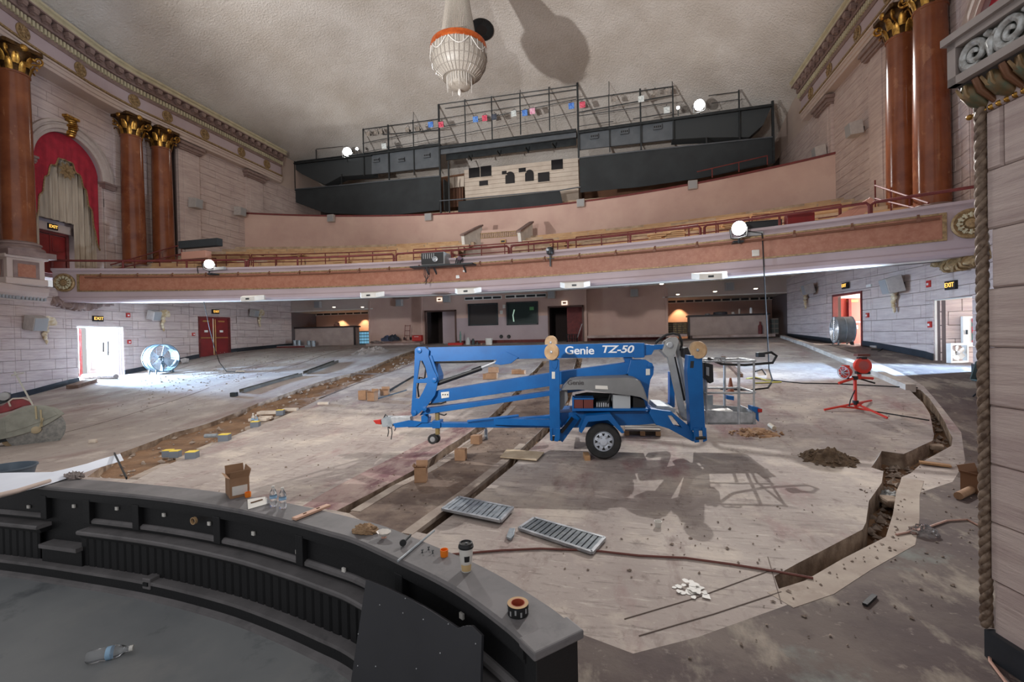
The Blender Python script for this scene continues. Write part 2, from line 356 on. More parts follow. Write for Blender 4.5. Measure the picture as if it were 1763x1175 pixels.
def trench(P,depth,parent):
    Q=[]
    for i,p in enumerate(P):
        q=P[(i+1)%len(P)]; a=Vector((p[0],p[1],0)); c=Vector((q[0],q[1],0)); n=max(1,int((c-a).length/.25))
        Q+=[a+(c-a)*k/n for k in range(n)]
    mb=MB(); n=len(Q)
    top=[Vector((p.x,p.y,zf(p.x,p.y))) for p in Q]
    bot=[t-Z*(depth*1.45) for t in top]
    mb.add(top+bot,[(i,(i+1)%n,n+(i+1)%n,n+i) for i in range(n)])
    mb.build('trench_wall',CONCEDGE,parent)
    xs=[p.x for p in Q]; ys=[p.y for p in Q]; pts=[Vector((p.x,p.y)) for p in Q]; st=.16
    x=min(xs)
    while x<max(xs):
        y=min(ys)
        while y<max(ys):
            if inpoly(x,y,Q): pts.append(Vector((x+random.uniform(-.05,.05),y+random.uniform(-.05,.05))))
            y+=st
        x+=st
    v,e,f,_,_,_=delaunay_2d_cdt(pts,[(i,(i+1)%n) for i in range(n)],[],0,1e-4)
    mb=MB(); mb.v=[Vector((p[0],p[1],zf(p[0],p[1])-depth+.09*depth/.2*(noise.noise(Vector((p[0]*2.3,p[1]*2.3,0)))+.5*noise.noise(Vector((p[0]*7,p[1]*7,3)))))) for p in v]
    mb.f=[tuple(t) for t in f if inpoly(sum(v[i][0] for i in t)/len(t),sum(v[i][1] for i in t)/len(t),Q)]; mb.m=[0]*len(mb.f)
    tag(mb.build('trench_dirt',DIRT,parent,smooth=60),'loose brown dirt in the bottom of the cut',kind='stuff')
    rb=MB(); cnt=0; tries=0
    area=(max(xs)-min(xs))*(max(ys)-min(ys))
    while cnt<260 and tries<9000:
        tries+=1; x=random.uniform(min(xs),max(xs)); y=random.uniform(min(ys),max(ys))
        if inpoly(x,y,Q):
            rb.rock((x,y,zf(x,y)-depth+.02),random.choice((.02,.03,.04,.05,.08))); cnt+=1
    tag(rb.build('trench_rubble',RUBBLE,parent),'broken concrete chips lying in the cut',kind='stuff')
for T,d,_ in TRENCH: trench(T,d,FLOOR)
# pale concrete border band outside the right-hand trench, laid proud of the dark floor
def floor_strip(mb,pts,wd,h,dz=0):
    P=[fl(*p) for p in pts]; out=[]
    for a,b in zip(P,P[1:]):
        n=max(1,int((b-a).length/.4)); out+=[a+(b-a)*k/n for k in range(n)]
    out.append(P[-1])
    path=[(p.x,p.y,zf(p.x,p.y)+dz) for p in out]
    return mb.sweep([(-wd/2,-.05),(-wd/2,h),(wd/2,h),(wd/2,-.05)],path)
kb=floor_strip(MB(),[(1347,582),(1400,601),(1450,622),(1500,643),(1540,660),(1568,672)],.22,.14).build('kerb',mat('kerb_concrete',(196,186,174),.85,rgb2=(160,148,138),scale=3),FLOOR)
kb['label']='pale concrete kerb along the right outer aisle'
kb=floor_strip(MB(),[(1343,1034),(1410,1012),(1475,972),(1550,932),(1560,890),(1563,850),(1572,826)],.24,.003).build('border_band',mat('border_concrete',(176,162,148),.85,rgb2=(150,134,122),scale=2,layers=[((110,90,78),3,.52,.68,.7),((200,186,170),6,.56,.7,.5)]),FLOOR)
for nm_,L_ in (('pale_edge',[(612,881),(683,838),(742,809),(830,750),(884,700)]),('pale_edge',[(700,920),(745,887),(800,848),(862,799),(900,765)])):
    floor_strip(MB(),L_,.15,.006).build(nm_,MATS['border_concrete'],FLOOR)
random.seed(11)
eb=flp([(240,822),(320,787),(382,757),(432,736),(512,704),(550,686),(630,655),(705,626)])
for p,q in zip(eb,eb[1:]):
    n_=max(1,int((q-p).length/.7)); d_=(q-p).normalized(); s_=Vector((-d_.y,d_.x,0)); s_=s_ if s_.x<0 else -s_
    for k_ in range(n_):
        if random.random()<.2: continue
        A_=p+(q-p)*(k_+.04)/n_+s_*.12; B_=p+(q-p)*(k_+.9*random.uniform(.6,1))/n_+s_*random.uniform(.08,.18)
        A_.z=zf(A_.x,A_.y)-.06; B_.z=zf(B_.x,B_.y)-.07; MB().bar(A_,B_,random.uniform(.12,.24),.09).build('broken_edge',MATS['border_concrete'],FLOOR,bevel=.02)
cut=mat('cut_cord_line',(104,90,82),.9)
def strip_lines(L,wd=.02,par=None,mt=cut,name='cut_cord_strip'):
    for a in L: floor_strip(MB(),a,wd,.006).build(name,mt,par)
strip_lines([[(1075,1067),(1200,1030),(1335,980)],[(1100,1096),(1230,1058),(1345,1020)],[(1322,960),(1345,1040)],[(0,1),(1,1)]][:3],.007,FLOOR)
strip_lines([[(351,651),(430,632),(520,613),(616,598)],[(440,646),(530,622),(619,598)],[(283,641),(400,612),(500,597)],[(550,686),(640,652),(712,625)]],.05,FLOOR)
strip_lines([[(480,644),(640,643),(712,644)],[(0,769),(100,748),(230,712),(300,690),(360,668)]],.02,FLOOR)  # the long left run is a floor cord, laid like a cut line
# pit floor (the lowered stage lift in front of the rail)
RAILC=[(-3.5,2.45),(-1.5,2.86),(.4,3.06),(1.6,3.10),(2.45,3.09),(3.1,3.07),(3.6,3.03),(4.2,2.95),(4.72,2.84),(5.1,2.74),(5.4,2.65),(5.83,2.45),(6.1,2.32),(6.32,2.19),(6.58,2.0),(6.68,1.91)]
def smooth_path(P,n=4):
    out=[]; P=[Vector((p[0],p[1],0)) for p in P]
    for i in range(len(P)-1):
        p0=P[max(0,i-1)];p1=P[i];p2=P[i+1];p3=P[min(len(P)-1,i+2)]
        for k in range(n):
            t=k/n; out.append(.5*((2*p1)+(p2-p0)*t+(2*p0-5*p1+4*p2-p3)*t*t+(3*p1-p0-3*p2+p3)*t**3))
    out.append(P[-1]); return out
RPATH=smooth_path(RAILC,5)
pf=MB(); pl=[Vector((p.x,p.y-.02,.13)) for p in RPATH]+[Vector((6.68,-3,.13)),Vector((-3.5,-3,.13))]
pf.prism(pl,(0,0,-.1)).build('floor',PITF); tag(bpy.data.objects['floor.001'],'grey painted floor of the orchestra pit inside the curved rail',kind='structure')
# ================================================================ STONE WALLS
_sm={}
def stone_mesh(w,h,d):
    k=(round(w,2),round(h,2),d)
    if k in _sm: return _sm[k]
    g=.004; i=.012; W,H=k[0]/2-g,k[1]/2-g
    r=lambda a,y:[(-W+a,y,-H+a),(W-a,y,-H+a),(W-a,y,H-a),(-W+a,y,H-a)]
    vs=r(0,0)+r(0,d-.016)+r(i,d); fs=[(8,9,10,11)]
    for b in (0,4): fs+=[(b+j,b+(j+1)%4,b+4+(j+1)%4,b+4+j) for j in range(4)]
    me=bpy.data.meshes.new('stone'); me.from_pydata(vs,[],[tuple(reversed(f)) for f in fs]); me.materials.append(STONE)
    bb=bmesh.new(); bb.from_mesh(me); bmesh.ops.recalc_face_normals(bb,faces=bb.faces)
    bb.faces.ensure_lookup_table()
    if bb.faces[0].normal.y<0: bmesh.ops.reverse_faces(bb,faces=bb.faces)
    bb.to_mesh(me); bb.free()
    _sm[k]=me; return me
def stones(parent,p0,p1,z0,z1,room,openings=(),arch=None,ch=.43,L=1.15,d=.06,base=None):
    p0=Vector((p0[0],p0[1],0)); p1=Vector((p1[0],p1[1],0)); t=(p1-p0); S=t.length; t.normalize(); n=Vector((-t.y,t.x,0))
    if n.dot(Vector((room[0],room[1],0))-p0)<0: n=-n
    # local x must satisfy x cross z... rotate so +y local = n
    rz=math.atan2(n.y,n.x)-PI/2; xl=Vector((math.cos(rz),math.sin(rz),0)); 
    k=0; za=z0
    while za<z1-.02:
        zb=min(z1,za+ch); cuts=[za,zb]
        for o in openings:
            for q in (o[2],o[3]):
                if za+.03<q<zb-.03: cuts.append(q)
        cuts.sort()
        off=(k%2)*L*.5+((k*7)%5)*.09; s=-L+off%L; segs=[]
        while s<S:
            e=s+L*(1+.18*(((k*13+int(s*10))%7)/7-.5)); segs.append((max(0,s),min(S,e))); s=e
        for a,b in zip(cuts,cuts[1:]):
            mid=(a+b)/2; blk=[(o[0],o[1]) for o in openings if o[2]<mid<o[3]]
            if arch:
                c,zs,ri=arch
                if a<zs: blk.append((c-ri,c+ri))
                elif a-zs<ri: h=math.sqrt(ri*ri-(a-zs)**2); blk.append((c-h,c+h))
            for (u,v) in segs:
                parts=[(u,v)]
                for (g,h) in blk:
                    nw=[]
                    for (x,y) in parts:
                        if h<=x or g>=y: nw.append((x,y)); continue
                        if g>x: nw.append((x,g))
                        if h<y: nw.append((h,y))
                    parts=nw
                for (x,y) in parts:
                    if y-x<.06: continue
                    me=stone_mesh(y-x,b-a,d); c=p0+t*((x+y)/2)+Z*mid
                    place_mesh('stone',me,parent,c,rz)
        za=zb; k+=1
def quadwall(mb,p0,p1,z0,z1,openings=(),arch=None,back=.02,room=(0,0),th=.25):
    # mortar backing with holes, extruded away from the room
    p0=Vector((p0[0],p0[1],0)); p1=Vector((p1[0],p1[1],0)); t=(p1-p0); S=t.length; t.normalize(); n=Vector((-t.y,t.x,0))
    if n.dot(Vector((room[0],room[1],0))-p0)<0: n=-n
    q=lambda s,z:p0+t*s+Z*z
    xs=sorted({0,S}|{o[0] for o in openings}|{o[1] for o in openings}); 
    if arch:
        c,zs,ri=arch
        hole=[q(c-ri,z0)]+[q(c+ri*math.cos(PI-PI*i/16),zs+ri*math.sin(PI*i/16)) for i in range(17)]+[q(c+ri,z0)]
        mb.prism([q(0,z0)]+hole+[q(S,z0),q(S,z1),q(0,z1)],-n*th); return
    for a,b in zip(xs,xs[1:]):
        mid=(a+b)/2; zz=[(z0,z1)]
        for o in openings:
            if o[0]<mid<o[1]:
                zz=[(o[3],z1)] if o[2]<=z0 else [(z0,o[2]),(o[3],z1)]
        for c,d in zz: mb.prism([q(a,c),q(b,c),q(b,d),q(a,d)],-n*th)
LW=[(8.0,13.2),(10.5,14.75),(12.5,15.72),(14.6,16.4),(17.7,16.82),(20.6,16.6),(23.4,16.15),(28.0,16.0),(31.0,16.0)]
SEGOPEN={3:(15.08,17.2,0,3.13),5:(21.1,22.9,0,3.78)}
def EX(y): return lerp_tab([(7,12.2),(9,13.6),(10.5,14.5),(12.3,15.5),(13.7,16.0),(15.1,16.4),(16.5,16.8),(18,17.0),(60,17.0)],y)
PARC=lambda x:-4.6+math.sqrt(34.8**2-x*x)     # parapet of the upper cross aisle
FARC=lambda x,r=37.0:-21.15+math.sqrt((r+2)**2-x*x)  # balcony front and its tiers
def wall_side(s,word):
    wl=thing('wall_'+word,'%s side wall under the balcony in pale horizontal travertine blocks'%word,None,(s*16.5,20,1.5),kind='structure')
    mb=MB()
    for i in range(len(LW)-1):
        (y0,x0),(y1,x1)=LW[i],LW[i+1]; p0=(s*x0,y0); p1=(s*x1,y1); S=math.hypot(x1-x0,y1-y0)
        op=[]
        if i in SEGOPEN:
            a,b,c,d=SEGOPEN[i]; f=S/(y1-y0); op=[((a-y0)*f,(b-y0)*f,c,d)]
        z1=4.05 if y1<14 else (4.75 if y1<18 else 5.15)
        z0=math.floor((min(zf(s*x0,y0),zf(s*x1,y1))-.05)/.43)*.43
        quadwall(mb,p0,p1,z0,z1,op,room=(0,16))
        if 10<y1<30: stones(wl,p0,p1,z0,z1,(0,16),op)
    mb.build('mortar_backing',MORTAR,wl)
    # black baseboard
    bb=thing('baseboard_'+word,'black rubber baseboard along the %s stone wall'%word,None,(s*16.3,20,1),kind='structure')
    for i in range(1,len(LW)-2):
        (y0,x0),(y1,x1)=LW[i],LW[i+1]; rng=[(y0,y1)]
        if i in SEGOPEN: a,b=SEGOPEN[i][:2]; rng=[(y0,a),(b,y1)]
        for a,b in rng:
            g=lambda y:x0+(x1-x0)*(y-y0)/(y1-y0)
            m2=MB(); nn=max(1,int((b-a)/.6)); path=[(s*(g(a+(b-a)*k/nn)-.06),a+(b-a)*k/nn) for k in range(nn+1)]
            path=[(p[0],p[1],zf(*p)) for p in path]
            m2.sweep([(0,-.1),(.035,-.1),(.035,.22),(0,.22)],path,side=(0,path[0][1])); m2.build('baseboard_run',BASEB,bb)
    # ---------------- upper wall
    wu=thing('wall_'+word,'%s upper side wall of travertine blocks with an arched niche'%word,None,(s*17.5,20,9),kind='structure')
    mb=MB(); A0=(s*16.95,13.75); A1=(s*17.85,17.75); SA=math.hypot(.9,4.0); ac=(15.55-13.75)/4.0*SA
    quadwall(mb,A0,A1,5.4,13.9,arch=(ac,10.3,1.66),room=(0,16),th=.3)
    stones(wu,A0,A1,5.63,13.93,(0,16),arch=(ac,10.3,1.68))
    wr=thing('wall_'+word,'%s upper side wall of travertine blocks behind the balcony seats'%word,None,(s*17.5,28,9),kind='structure'); mr=MB()
    quadwall(mb,(s*13.9,8.5),(s*16.3,12.1),5.0,13.95,room=(0,16),th=.3)
    for p0,p1 in (((s*16.3,12.1),A0),(A1,(s*17.9,20.75))):
        quadwall(mb,p0,p1,5.0,13.95,room=(0,16),th=.3); stones(wu,p0,p1,5.63,13.93,(0,16))
    quadwall(mr,(s*17.45,20.8),(s*17.45,38.5),5.0,13.95,room=(0,16),th=.3); stones(wr,(s*17.45,20.8),(s*17.45,33.6),5.63,13.93,(0,16)); mr.build('mortar_backing',MORTAR,wr)
    mb.box((s*17.7,20.78,9.5),(.55,.1,8.9)); mb.build('mortar_backing',MORTAR,wu)
    up=MB().box((s*17.6,33.5,15.0),(.4,10.2,2.4)); up.build('frieze_end',BEIGE,wr)
    # pilasters with small caps
    for y0,y1 in ((20.82,22.15),(25.65,27.1)):
        m2=MB().box((s*17.33,(y0+y1)/2,9.6),(.14,y1-y0,8.3)); m2.box((s*17.28,(y0+y1)/2,9.6),(.12,(y1-y0)*.62,8.2)); m2.build('pilaster',STONE,wr,bevel=.01)
        m2=MB()
        for z,h,e in ((13.42,.1,.04),(13.55,.18,.1),(13.72,.16,.18)): m2.box((s*(17.3-e/2),(y0+y1)/2,z),(.3+e,y1-y0+e*2,h))
        m2.build('pilaster_cap',CORN,wr,bevel=.01)
    # archivolt, keystone and impost
    t=Vector((A1[0]-A0[0],A1[1]-A0[1],0)).normalized(); n=Vector((-t.y,t.x,0)); n=n if n.x*s<0 else -n
    C=Vector((A0[0],A0[1],0))+t*ac
    def ap(r,a,d): return C+t*(r*math.cos(a))+Z*(10.3+r*math.sin(a))+n*d
    m2=MB(); K=28; prof=[(1.60,.0),(1.60,.1),(1.72,.12),(1.75,.19),(1.9,.2),(1.92,.14),(2.0,.14),(2.02,.22),(2.12,.2),(2.14,.0)]
    vs=[ap(r,PI*i/K,d) for i in range(K+1) for r,d in prof]; q=len(prof)
    m2.add(vs,[(i*q+k,i*q+k+1,(i+1)*q+k+1,(i+1)*q+k) for i in range(K) for k in range(q-1)]); m2.build('archivolt',mat('arch_trim',(182,168,158),.6,rgb2=(168,152,144),scale=3),wu,smooth=35)
    for sg in (-1,1):
        m2=MB()
        for j,(z,h,e) in enumerate(((10.02,.08,.05),(10.12,.14,.1),(10.24,.1,.18))):
            c=C+t*(sg*1.88)+Z*z; m2.box(c+n*.08,(.52+e,.2+e,h),math.atan2(t.y,t.x))
        m2.build('impost_block',CORN,wu,bevel=.008)
        m2=MB()
        m2.box(C+t*(sg*1.62)-n*.45+Z*7.7,(.06,.95,5.2),math.atan2(t.y,t.x)); m2.build('niche_jamb',STONE,wu)
    m2=MB()
    for i in range(9):
        f=i/8; wd=.5-.18*f; m2.lathe([(.0,-.04),(wd/2*(1-.1*math.sin(f*9)),0),(wd/2.3,.05),(0,.06)],8,c=ap(2.3-.75*f,PI/2,.12+.1*math.sin(f*3)),M=basis(Vector((0,0,-1))))
    m2.box(ap(2.36,PI/2,.14),(.62,.3,.1),math.atan2(t.y,t.x)); m2.box(ap(1.95,PI/2,.1),(.34,.2,.75),math.atan2(t.y,t.x))
    for sg in (-1,1):
        m2.tube([ap(2.26,PI/2,.2)+t*sg*.1+(t*sg*math.cos(a)+Z*math.sin(a))*(.02+.012*a) for a in [k*.5 for k in range(14)]],.035,5)
        m2.tube([ap(1.62,PI/2,.2)+t*sg*.06+(t*sg*math.cos(a)-Z*math.sin(a))*(.02+.008*a) for a in [k*.5 for k in range(14)]],.03,5)
    m2.build('keystone_console',GOLD,wu,smooth=50)
    # niche lining: back wall and vault
    m2=MB(); nb=[ap(1.64,PI*i/K,-.95) for i in range(K+1)]; m2.add([C+t*-1.64+Z*5.4-n*.95]+nb[::-1]+[C+t*1.64+Z*5.4-n*.95],[tuple(range(K+3))])
    vs=[ap(1.64,PI*i/K,d) for i in range(K+1) for d in (.02,-.95)]; m2.add(vs,[(2*i,2*i+1,2*i+3,2*i+2) for i in range(K)])
    m2.build('niche_lining',LILAC,wu,smooth=40)
    # valance with a scalloped edge
    def lowedge(u):
        a=abs(u)
        e=10.62 if a<.42 else (10.25 if a<.75 else (9.7 if a<1.0 else (9.0 if a<1.2 else (7.9 if a<1.38 else 7.0))))
        return e
    vb=MB(); NN=60; L=[];top=[]
    for i in range(NN+1):
        u=-1.58+3.16*i/NN; a=abs(u)
        low=lerp_tab([(0,10.75),(.35,10.72),(.45,10.35),(.72,10.28),(.8,9.75),(.98,9.66),(1.06,8.95),(1.2,8.8),(1.28,8.0),(1.36,7.9),(1.44,7.1),(1.6,6.9)],a)
        hi=10.3+math.sqrt(max(0,1.6**2-u*u))
        L.append(C+t*u+Z*low-n*(.15+.02*math.sin(u*20))); top.append(C+t*u+Z*hi-n*.15)
    vb.add(L+top+[p-n*.03 for p in L+top],[(i,i+1,NN+2+i,NN+1+i) for i in range(NN)])
    va=tag(vb.build('valance',VELVET),'scalloped red velvet valance in the %s arched niche'%word,'valance')
    MB().tube([p+n*.015 for p in L],.035,5).build('fringe',GOLDP,va)
    # drape folds
    def drape(u0,u1,z0,z1,label):
        m3=MB(); NU=int(abs(u1-u0)*46)
        def fn(u,v):
            uu=u0+(u1-u0)*u; dep=-.38+.06*math.sin(uu*21)+.03*math.sin(uu*47+1); return C+t*uu+n*dep+Z*(z0+(z1-z0)*v)
        m3.grid(fn,NU,1); return tag(m3.build('drape',DRAPE,smooth=60),label,'drape')
    drape(-1.6,-1.0,5.6,11.2,'long beige drape at the front edge of the %s niche'%word)
    drape(.55,1.6,5.6,11.2,'long beige drape at the rear edge of the %s niche'%word)
    drape(-1.0,.55,7.95,11.8,'short beige drape hanging above the red door of the %s niche'%word)
    # leaf ornament
    lf=MB(); LC=C+Z*10.25-n*.10
    for k in range(9):
        a=PI*(.5+2*k/9); dv=t*math.cos(a)+Z*math.sin(a); pr=dv.cross(n)
        lf.add([LC,LC+dv*.24+pr*.11+n*.05,LC+dv*.42+n*.02,LC+dv*.24-pr*.11+n*.05,LC-n*.05],[(0,1,2,3),(4,3,2,1),(0,3,4),(0,4,1)])
    lf.lathe([(.1,0),(.08,.06),(0,.09)],10,c=LC+n*.02,M=basis(n))
    tag(lf.build('leaf_ornament',GOLDP,smooth=40),'gilded leaf cluster on the drapes of the %s niche'%word,'ornament')
    # door in the niche
    ndr=thing('niche_door','dark red double door set in the %s arched niche'%word,'door',C-n*.8-t*.22+Z*5.6); az=math.atan2(t.y,t.x)
    dc=C-n*.8-t*.22
    for k in (-1,1):
        m3=MB().box(dc+t*(k*.36)+Z*6.45,(.7,.06,1.75),az); m3.box(dc+t*(k*.36)+n*.035+Z*6.9,(.5,.03,.6),az); m3.box(dc+t*(k*.36)+n*.035+Z*6.1,(.5,.03,.7),az); m3.build('door_leaf',DOORRED,ndr,bevel=.01)
    m3=MB().box(dc+Z*7.42,(1.7,.12,.12),az)
    for k in (-1,1): m3.box(dc+t*(k*.8)+Z*6.5,(.12,.12,1.85),az)
    m3.build('door_frame',MAROON,ndr)
    MB().box(dc+n*.06+Z*7.66,(1.75,.2,.36),az).build('door_header',BEIGE,ndr)
    return wl,wu,C,t,n
NICHE={}
for s,wd in ((-1,'left'),(1,'right')): NICHE[s]=wall_side(s,wd)
# ================================================================ ENTABLATURE + CEILING
def cz(x,y):
    c=lerp_tab([(20,21.4),(24,21.2),(26,20.8),(28,20.15),(30,19.4),(32,18.5),(34,17.4),(36,16.2),(40,13.6)],y)*.5+.25*sum(lerp_tab([(20,21.4),(24,21.2),(26,20.8),(28,20.15),(30,19.4),(32,18.5),(34,17.4),(36,16.2),(40,13.6)],y+d) for d in (-1.5,1.5))
    sd=16.1-max(0,y-31)*.3; a=max(0,1-(abs(x)/17.75)**2.2)
    return sd+(c-sd)*a
cm=MB().grid(lambda u,v:Vector((-17.8+35.6*u,5+34*v,cz(-17.8+35.6*u,5+34*v))),60,60)
tag(cm.build('ceiling',CEIL,smooth=60),'rough stucco ceiling of the theatre, domed above the seats',kind='structure')
def entab(s,k):
    ys=[8,9,10,11,12,13,14,15,16,17,18,20,23,26,28.6]; path=[(s*EX(y),y) for y in ys]
    tr=thing('trim_%d'%k,'classical cornice and frieze above the columns on the %s'%('left' if s<0 else 'right'),None,(s*17,18,14),kind='structure')
    MB().sweep([(-.9,13.9),(0,13.9),(0,14.03),(.05,14.05),(.05,14.2),(.1,14.22),(.1,14.3),(-.9,14.3)],path,side=(0,12)).build('architrave',BEIGE,tr)
    MB().sweep([(-.9,14.3),(.0,14.3),(.12,14.34),(.12,14.42),(.03,14.46),(-.9,14.46)],path,side=(0,12)).build('rope_moulding',GOLDP,tr)
    MB().sweep([(-.9,14.46),(.02,14.46),(.02,15.02),(-.9,15.02)],path,side=(0,12)).build('frieze',LILAC,tr)
    MB().sweep([(-.9,15.02),(.06,15.02),(.1,15.08),(.1,15.44),(-.9,15.44)],path,side=(0,12)).build('dentil_band',CORN,tr)
    MB().sweep([(-.9,15.44),(.22,15.44),(.25,15.5),(.25,15.78),(.5,15.78),(.5,15.84),(-.9,15.84)],path,side=(0,12)).build('soffit_band',CORN,tr)
    MB().sweep([(-.9,15.84),(.5,15.84),(.52,15.9),(.5,15.98),(.58,16.02),(.58,16.12),(-.9,16.16)],path,side=(0,12)).build('crown_moulding',CREAM,tr)
    # walk the path
    P=[Vector((a,b,0)) for a,b in path]; cum=[0]
    for a,b in zip(P,P[1:]): cum.append(cum[-1]+(b-a).length)
    def at(d):
        for i in range(len(P)-1):
            if d<=cum[i+1]:
                t=(P[i+1]-P[i]).normalized(); n=Vector((-t.y,t.x,0)); n=n if n.x*s<0 else -n
                return P[i]+t*(d-cum[i]),t,n
        t=(P[-1]-P[-2]).normalized(); n=Vector((-t.y,t.x,0)); n=n if n.x*s<0 else -n
        return P[-1],t,n
    dm=MB(); d=.05
    while d<cum[-1]:
        p,t,n=at(d); dm.box(p+n*.14+Z*15.27,(.085,.12,.22),math.atan2(t.y,t.x)); d+=.17
    tag(dm.build('dentil_row',CREAM,tr),kind='stuff')
    mo=MB().box((0,0,0),(.26,.26,.14)); mo.box((0,.03,-.1),(.2,.18,.1)); mo.box((0,-.02,-.17),(.14,.1,.06)); mo=mo.build('modillion',CORN,tr,bevel=.012,local=True); me=mo.data; bpy.data.objects.remove(mo)
    d=.25
    while d<cum[-1]:
        p,t,n=at(d); place_mesh('modillion',me,tr,p+n*.36+Z*15.68,math.atan2(n.y,n.x)-PI/2); d+=.52
    rp=MB().lathe([(.3,0),(.3,.03),(.24,.05),(.2,.03),(.1,.04),(.06,.07),(0,.08)],16,M=basis((0,1,0)))
    for k2 in range(8):
        a=2*PI*k2/8; rp.tube([(.08*math.cos(a),.04,.08*math.sin(a)),(.22*math.cos(a),.06,.22*math.sin(a))],.03,4)
    ro=rp.build('rosette',GOLDP,tr,smooth=40,local=True); me=ro.data; bpy.data.objects.remove(ro)
    for y in (13.1,15.55,18.25,20.0,22.3,25.0,27.2):
        x=s*EX(y); dx=(EX(y+.3)-EX(y-.3))/.6; n=Vector((-s,dx,0)).normalized(); place_mesh('rosette',me,tr,(x+n.x*.03,y+n.y*.03,14.74),math.atan2(n.y,n.x)-PI/2)
entab(-1,1); entab(1,2)
# ================================================================ COLUMNS
def make_column():
    c=thing('column','x','column',(0,0,0))
    sh=[]
    for i in range(13):
        f=i/12; sh.append((.50-.055*f**1.8,6.35+6.5*f))
    MB().lathe([(.53,6.3)]+sh+[(.475,12.87),(.475,12.93),(.44,12.95)],32).build('shaft',MARB,c,smooth=40)
    b=MB().lathe([(.72,5.95),(.72,6.0),(.74,6.06),(.7,6.12),(.62,6.15),(.6,6.2),(.65,6.24),(.64,6.29),(.55,6.34),(.52,6.36)],28); b.box((0,0,5.85),(1.5,1.5,.22)); b.build('base',CORN,c,smooth=40)
    cp=MB().lathe([(.45,12.92),(.44,13.1),(.44,13.4),(.5,13.65),(.62,13.76),(.62,13.8)],24)
    # abacus with hollow sides
    pl=[]
    for q in range(4):
        a=PI/4+q*PI/2
        for da,r in ((-.06,.84),(.06,.84),(.4,.66),(.785,.6),(1.17,.66)): pl.append(Vector((r*math.cos(a+da),r*math.sin(a+da),13.8)))
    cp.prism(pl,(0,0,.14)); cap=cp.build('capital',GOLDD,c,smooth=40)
    lf=MB()
    prof=[(.455,0,.10),(.49,.14,.11),(.53,.27,.1),(.6,.36,.07),(.65,.34,.045),(.66,.27,.02)]
    vs=[]
    for r,z,wd in prof: vs+=[Vector((r-.02,-wd,z)),Vector((r+.03,0,z)),Vector((r-.02,wd,z))]
    lf.add(vs,[(i*3+j,i*3+j+1,i*3+j+4,i*3+j+3) for i in range(5) for j in range(2)])
    lo=lf.build('leaf',GOLD,cap,smooth=60,local=True); me=lo.data; bpy.data.objects.remove(lo)
    for row,(z,o,k) in enumerate(((12.94,0,1.0),(13.2,PI/8,1.08))):
        for q in range(8): place_mesh('leaf',me,cap,(0,0,z),o+q*PI/4,(k,k,1.05))
    vo=MB(); pts=[]
    for k in range(24):
        a=-1.9+k*.42; r=.17*(1-k/25); pts.append(Vector((.70+r*math.cos(a)*.9,0,13.62+r*math.sin(a))))
    vo.tube([Vector((.46,0,13.3)),Vector((.5,0,13.45))]+pts,[.035,.04]+[.045-.001*k for k in range(24)],6)
    v0=vo.build('volute',GOLD,cap,smooth=60,local=True); me=v0.data; bpy.data.objects.remove(v0)
    for q in range(4): place_mesh('volute',me,cap,(0,0,0),PI/4+q*PI/2)
    ro=MB().lathe([(.14,0),(.12,.06),(.05,.09),(0,.1)],10,M=basis((1,0,0)),c=(.58,0,13.86)).build('flower',GOLD,cap,smooth=60,local=True); me=ro.data; bpy.data.objects.remove(ro)
    for q in range(4): place_mesh('flower',me,cap,(0,0,0),q*PI/2)
    return c
proto=make_column()
for i,(x,y,lab) in enumerate(((-17.3,18.3,'polished red marble column with gilded capital, beside the left niche'),(-17.28,19.85,'polished red marble column next to the left pilaster, second of the left pair'),
    (-15.85,12.85,'polished red marble column at the far left edge on a panelled pedestal'),(17.32,18.3,'polished red marble column with gilded capital, nearer one of the right pair'),(17.28,19.85,'polished red marble column farther back in the right pair, beside grey pilaster'))):
    if i==0: proto.location=(x,y,0); proto['label']=lab; WL[proto.name]=Vector((x,y,0))
    else: copy_tree(proto,label=lab,loc=(x,y,0))
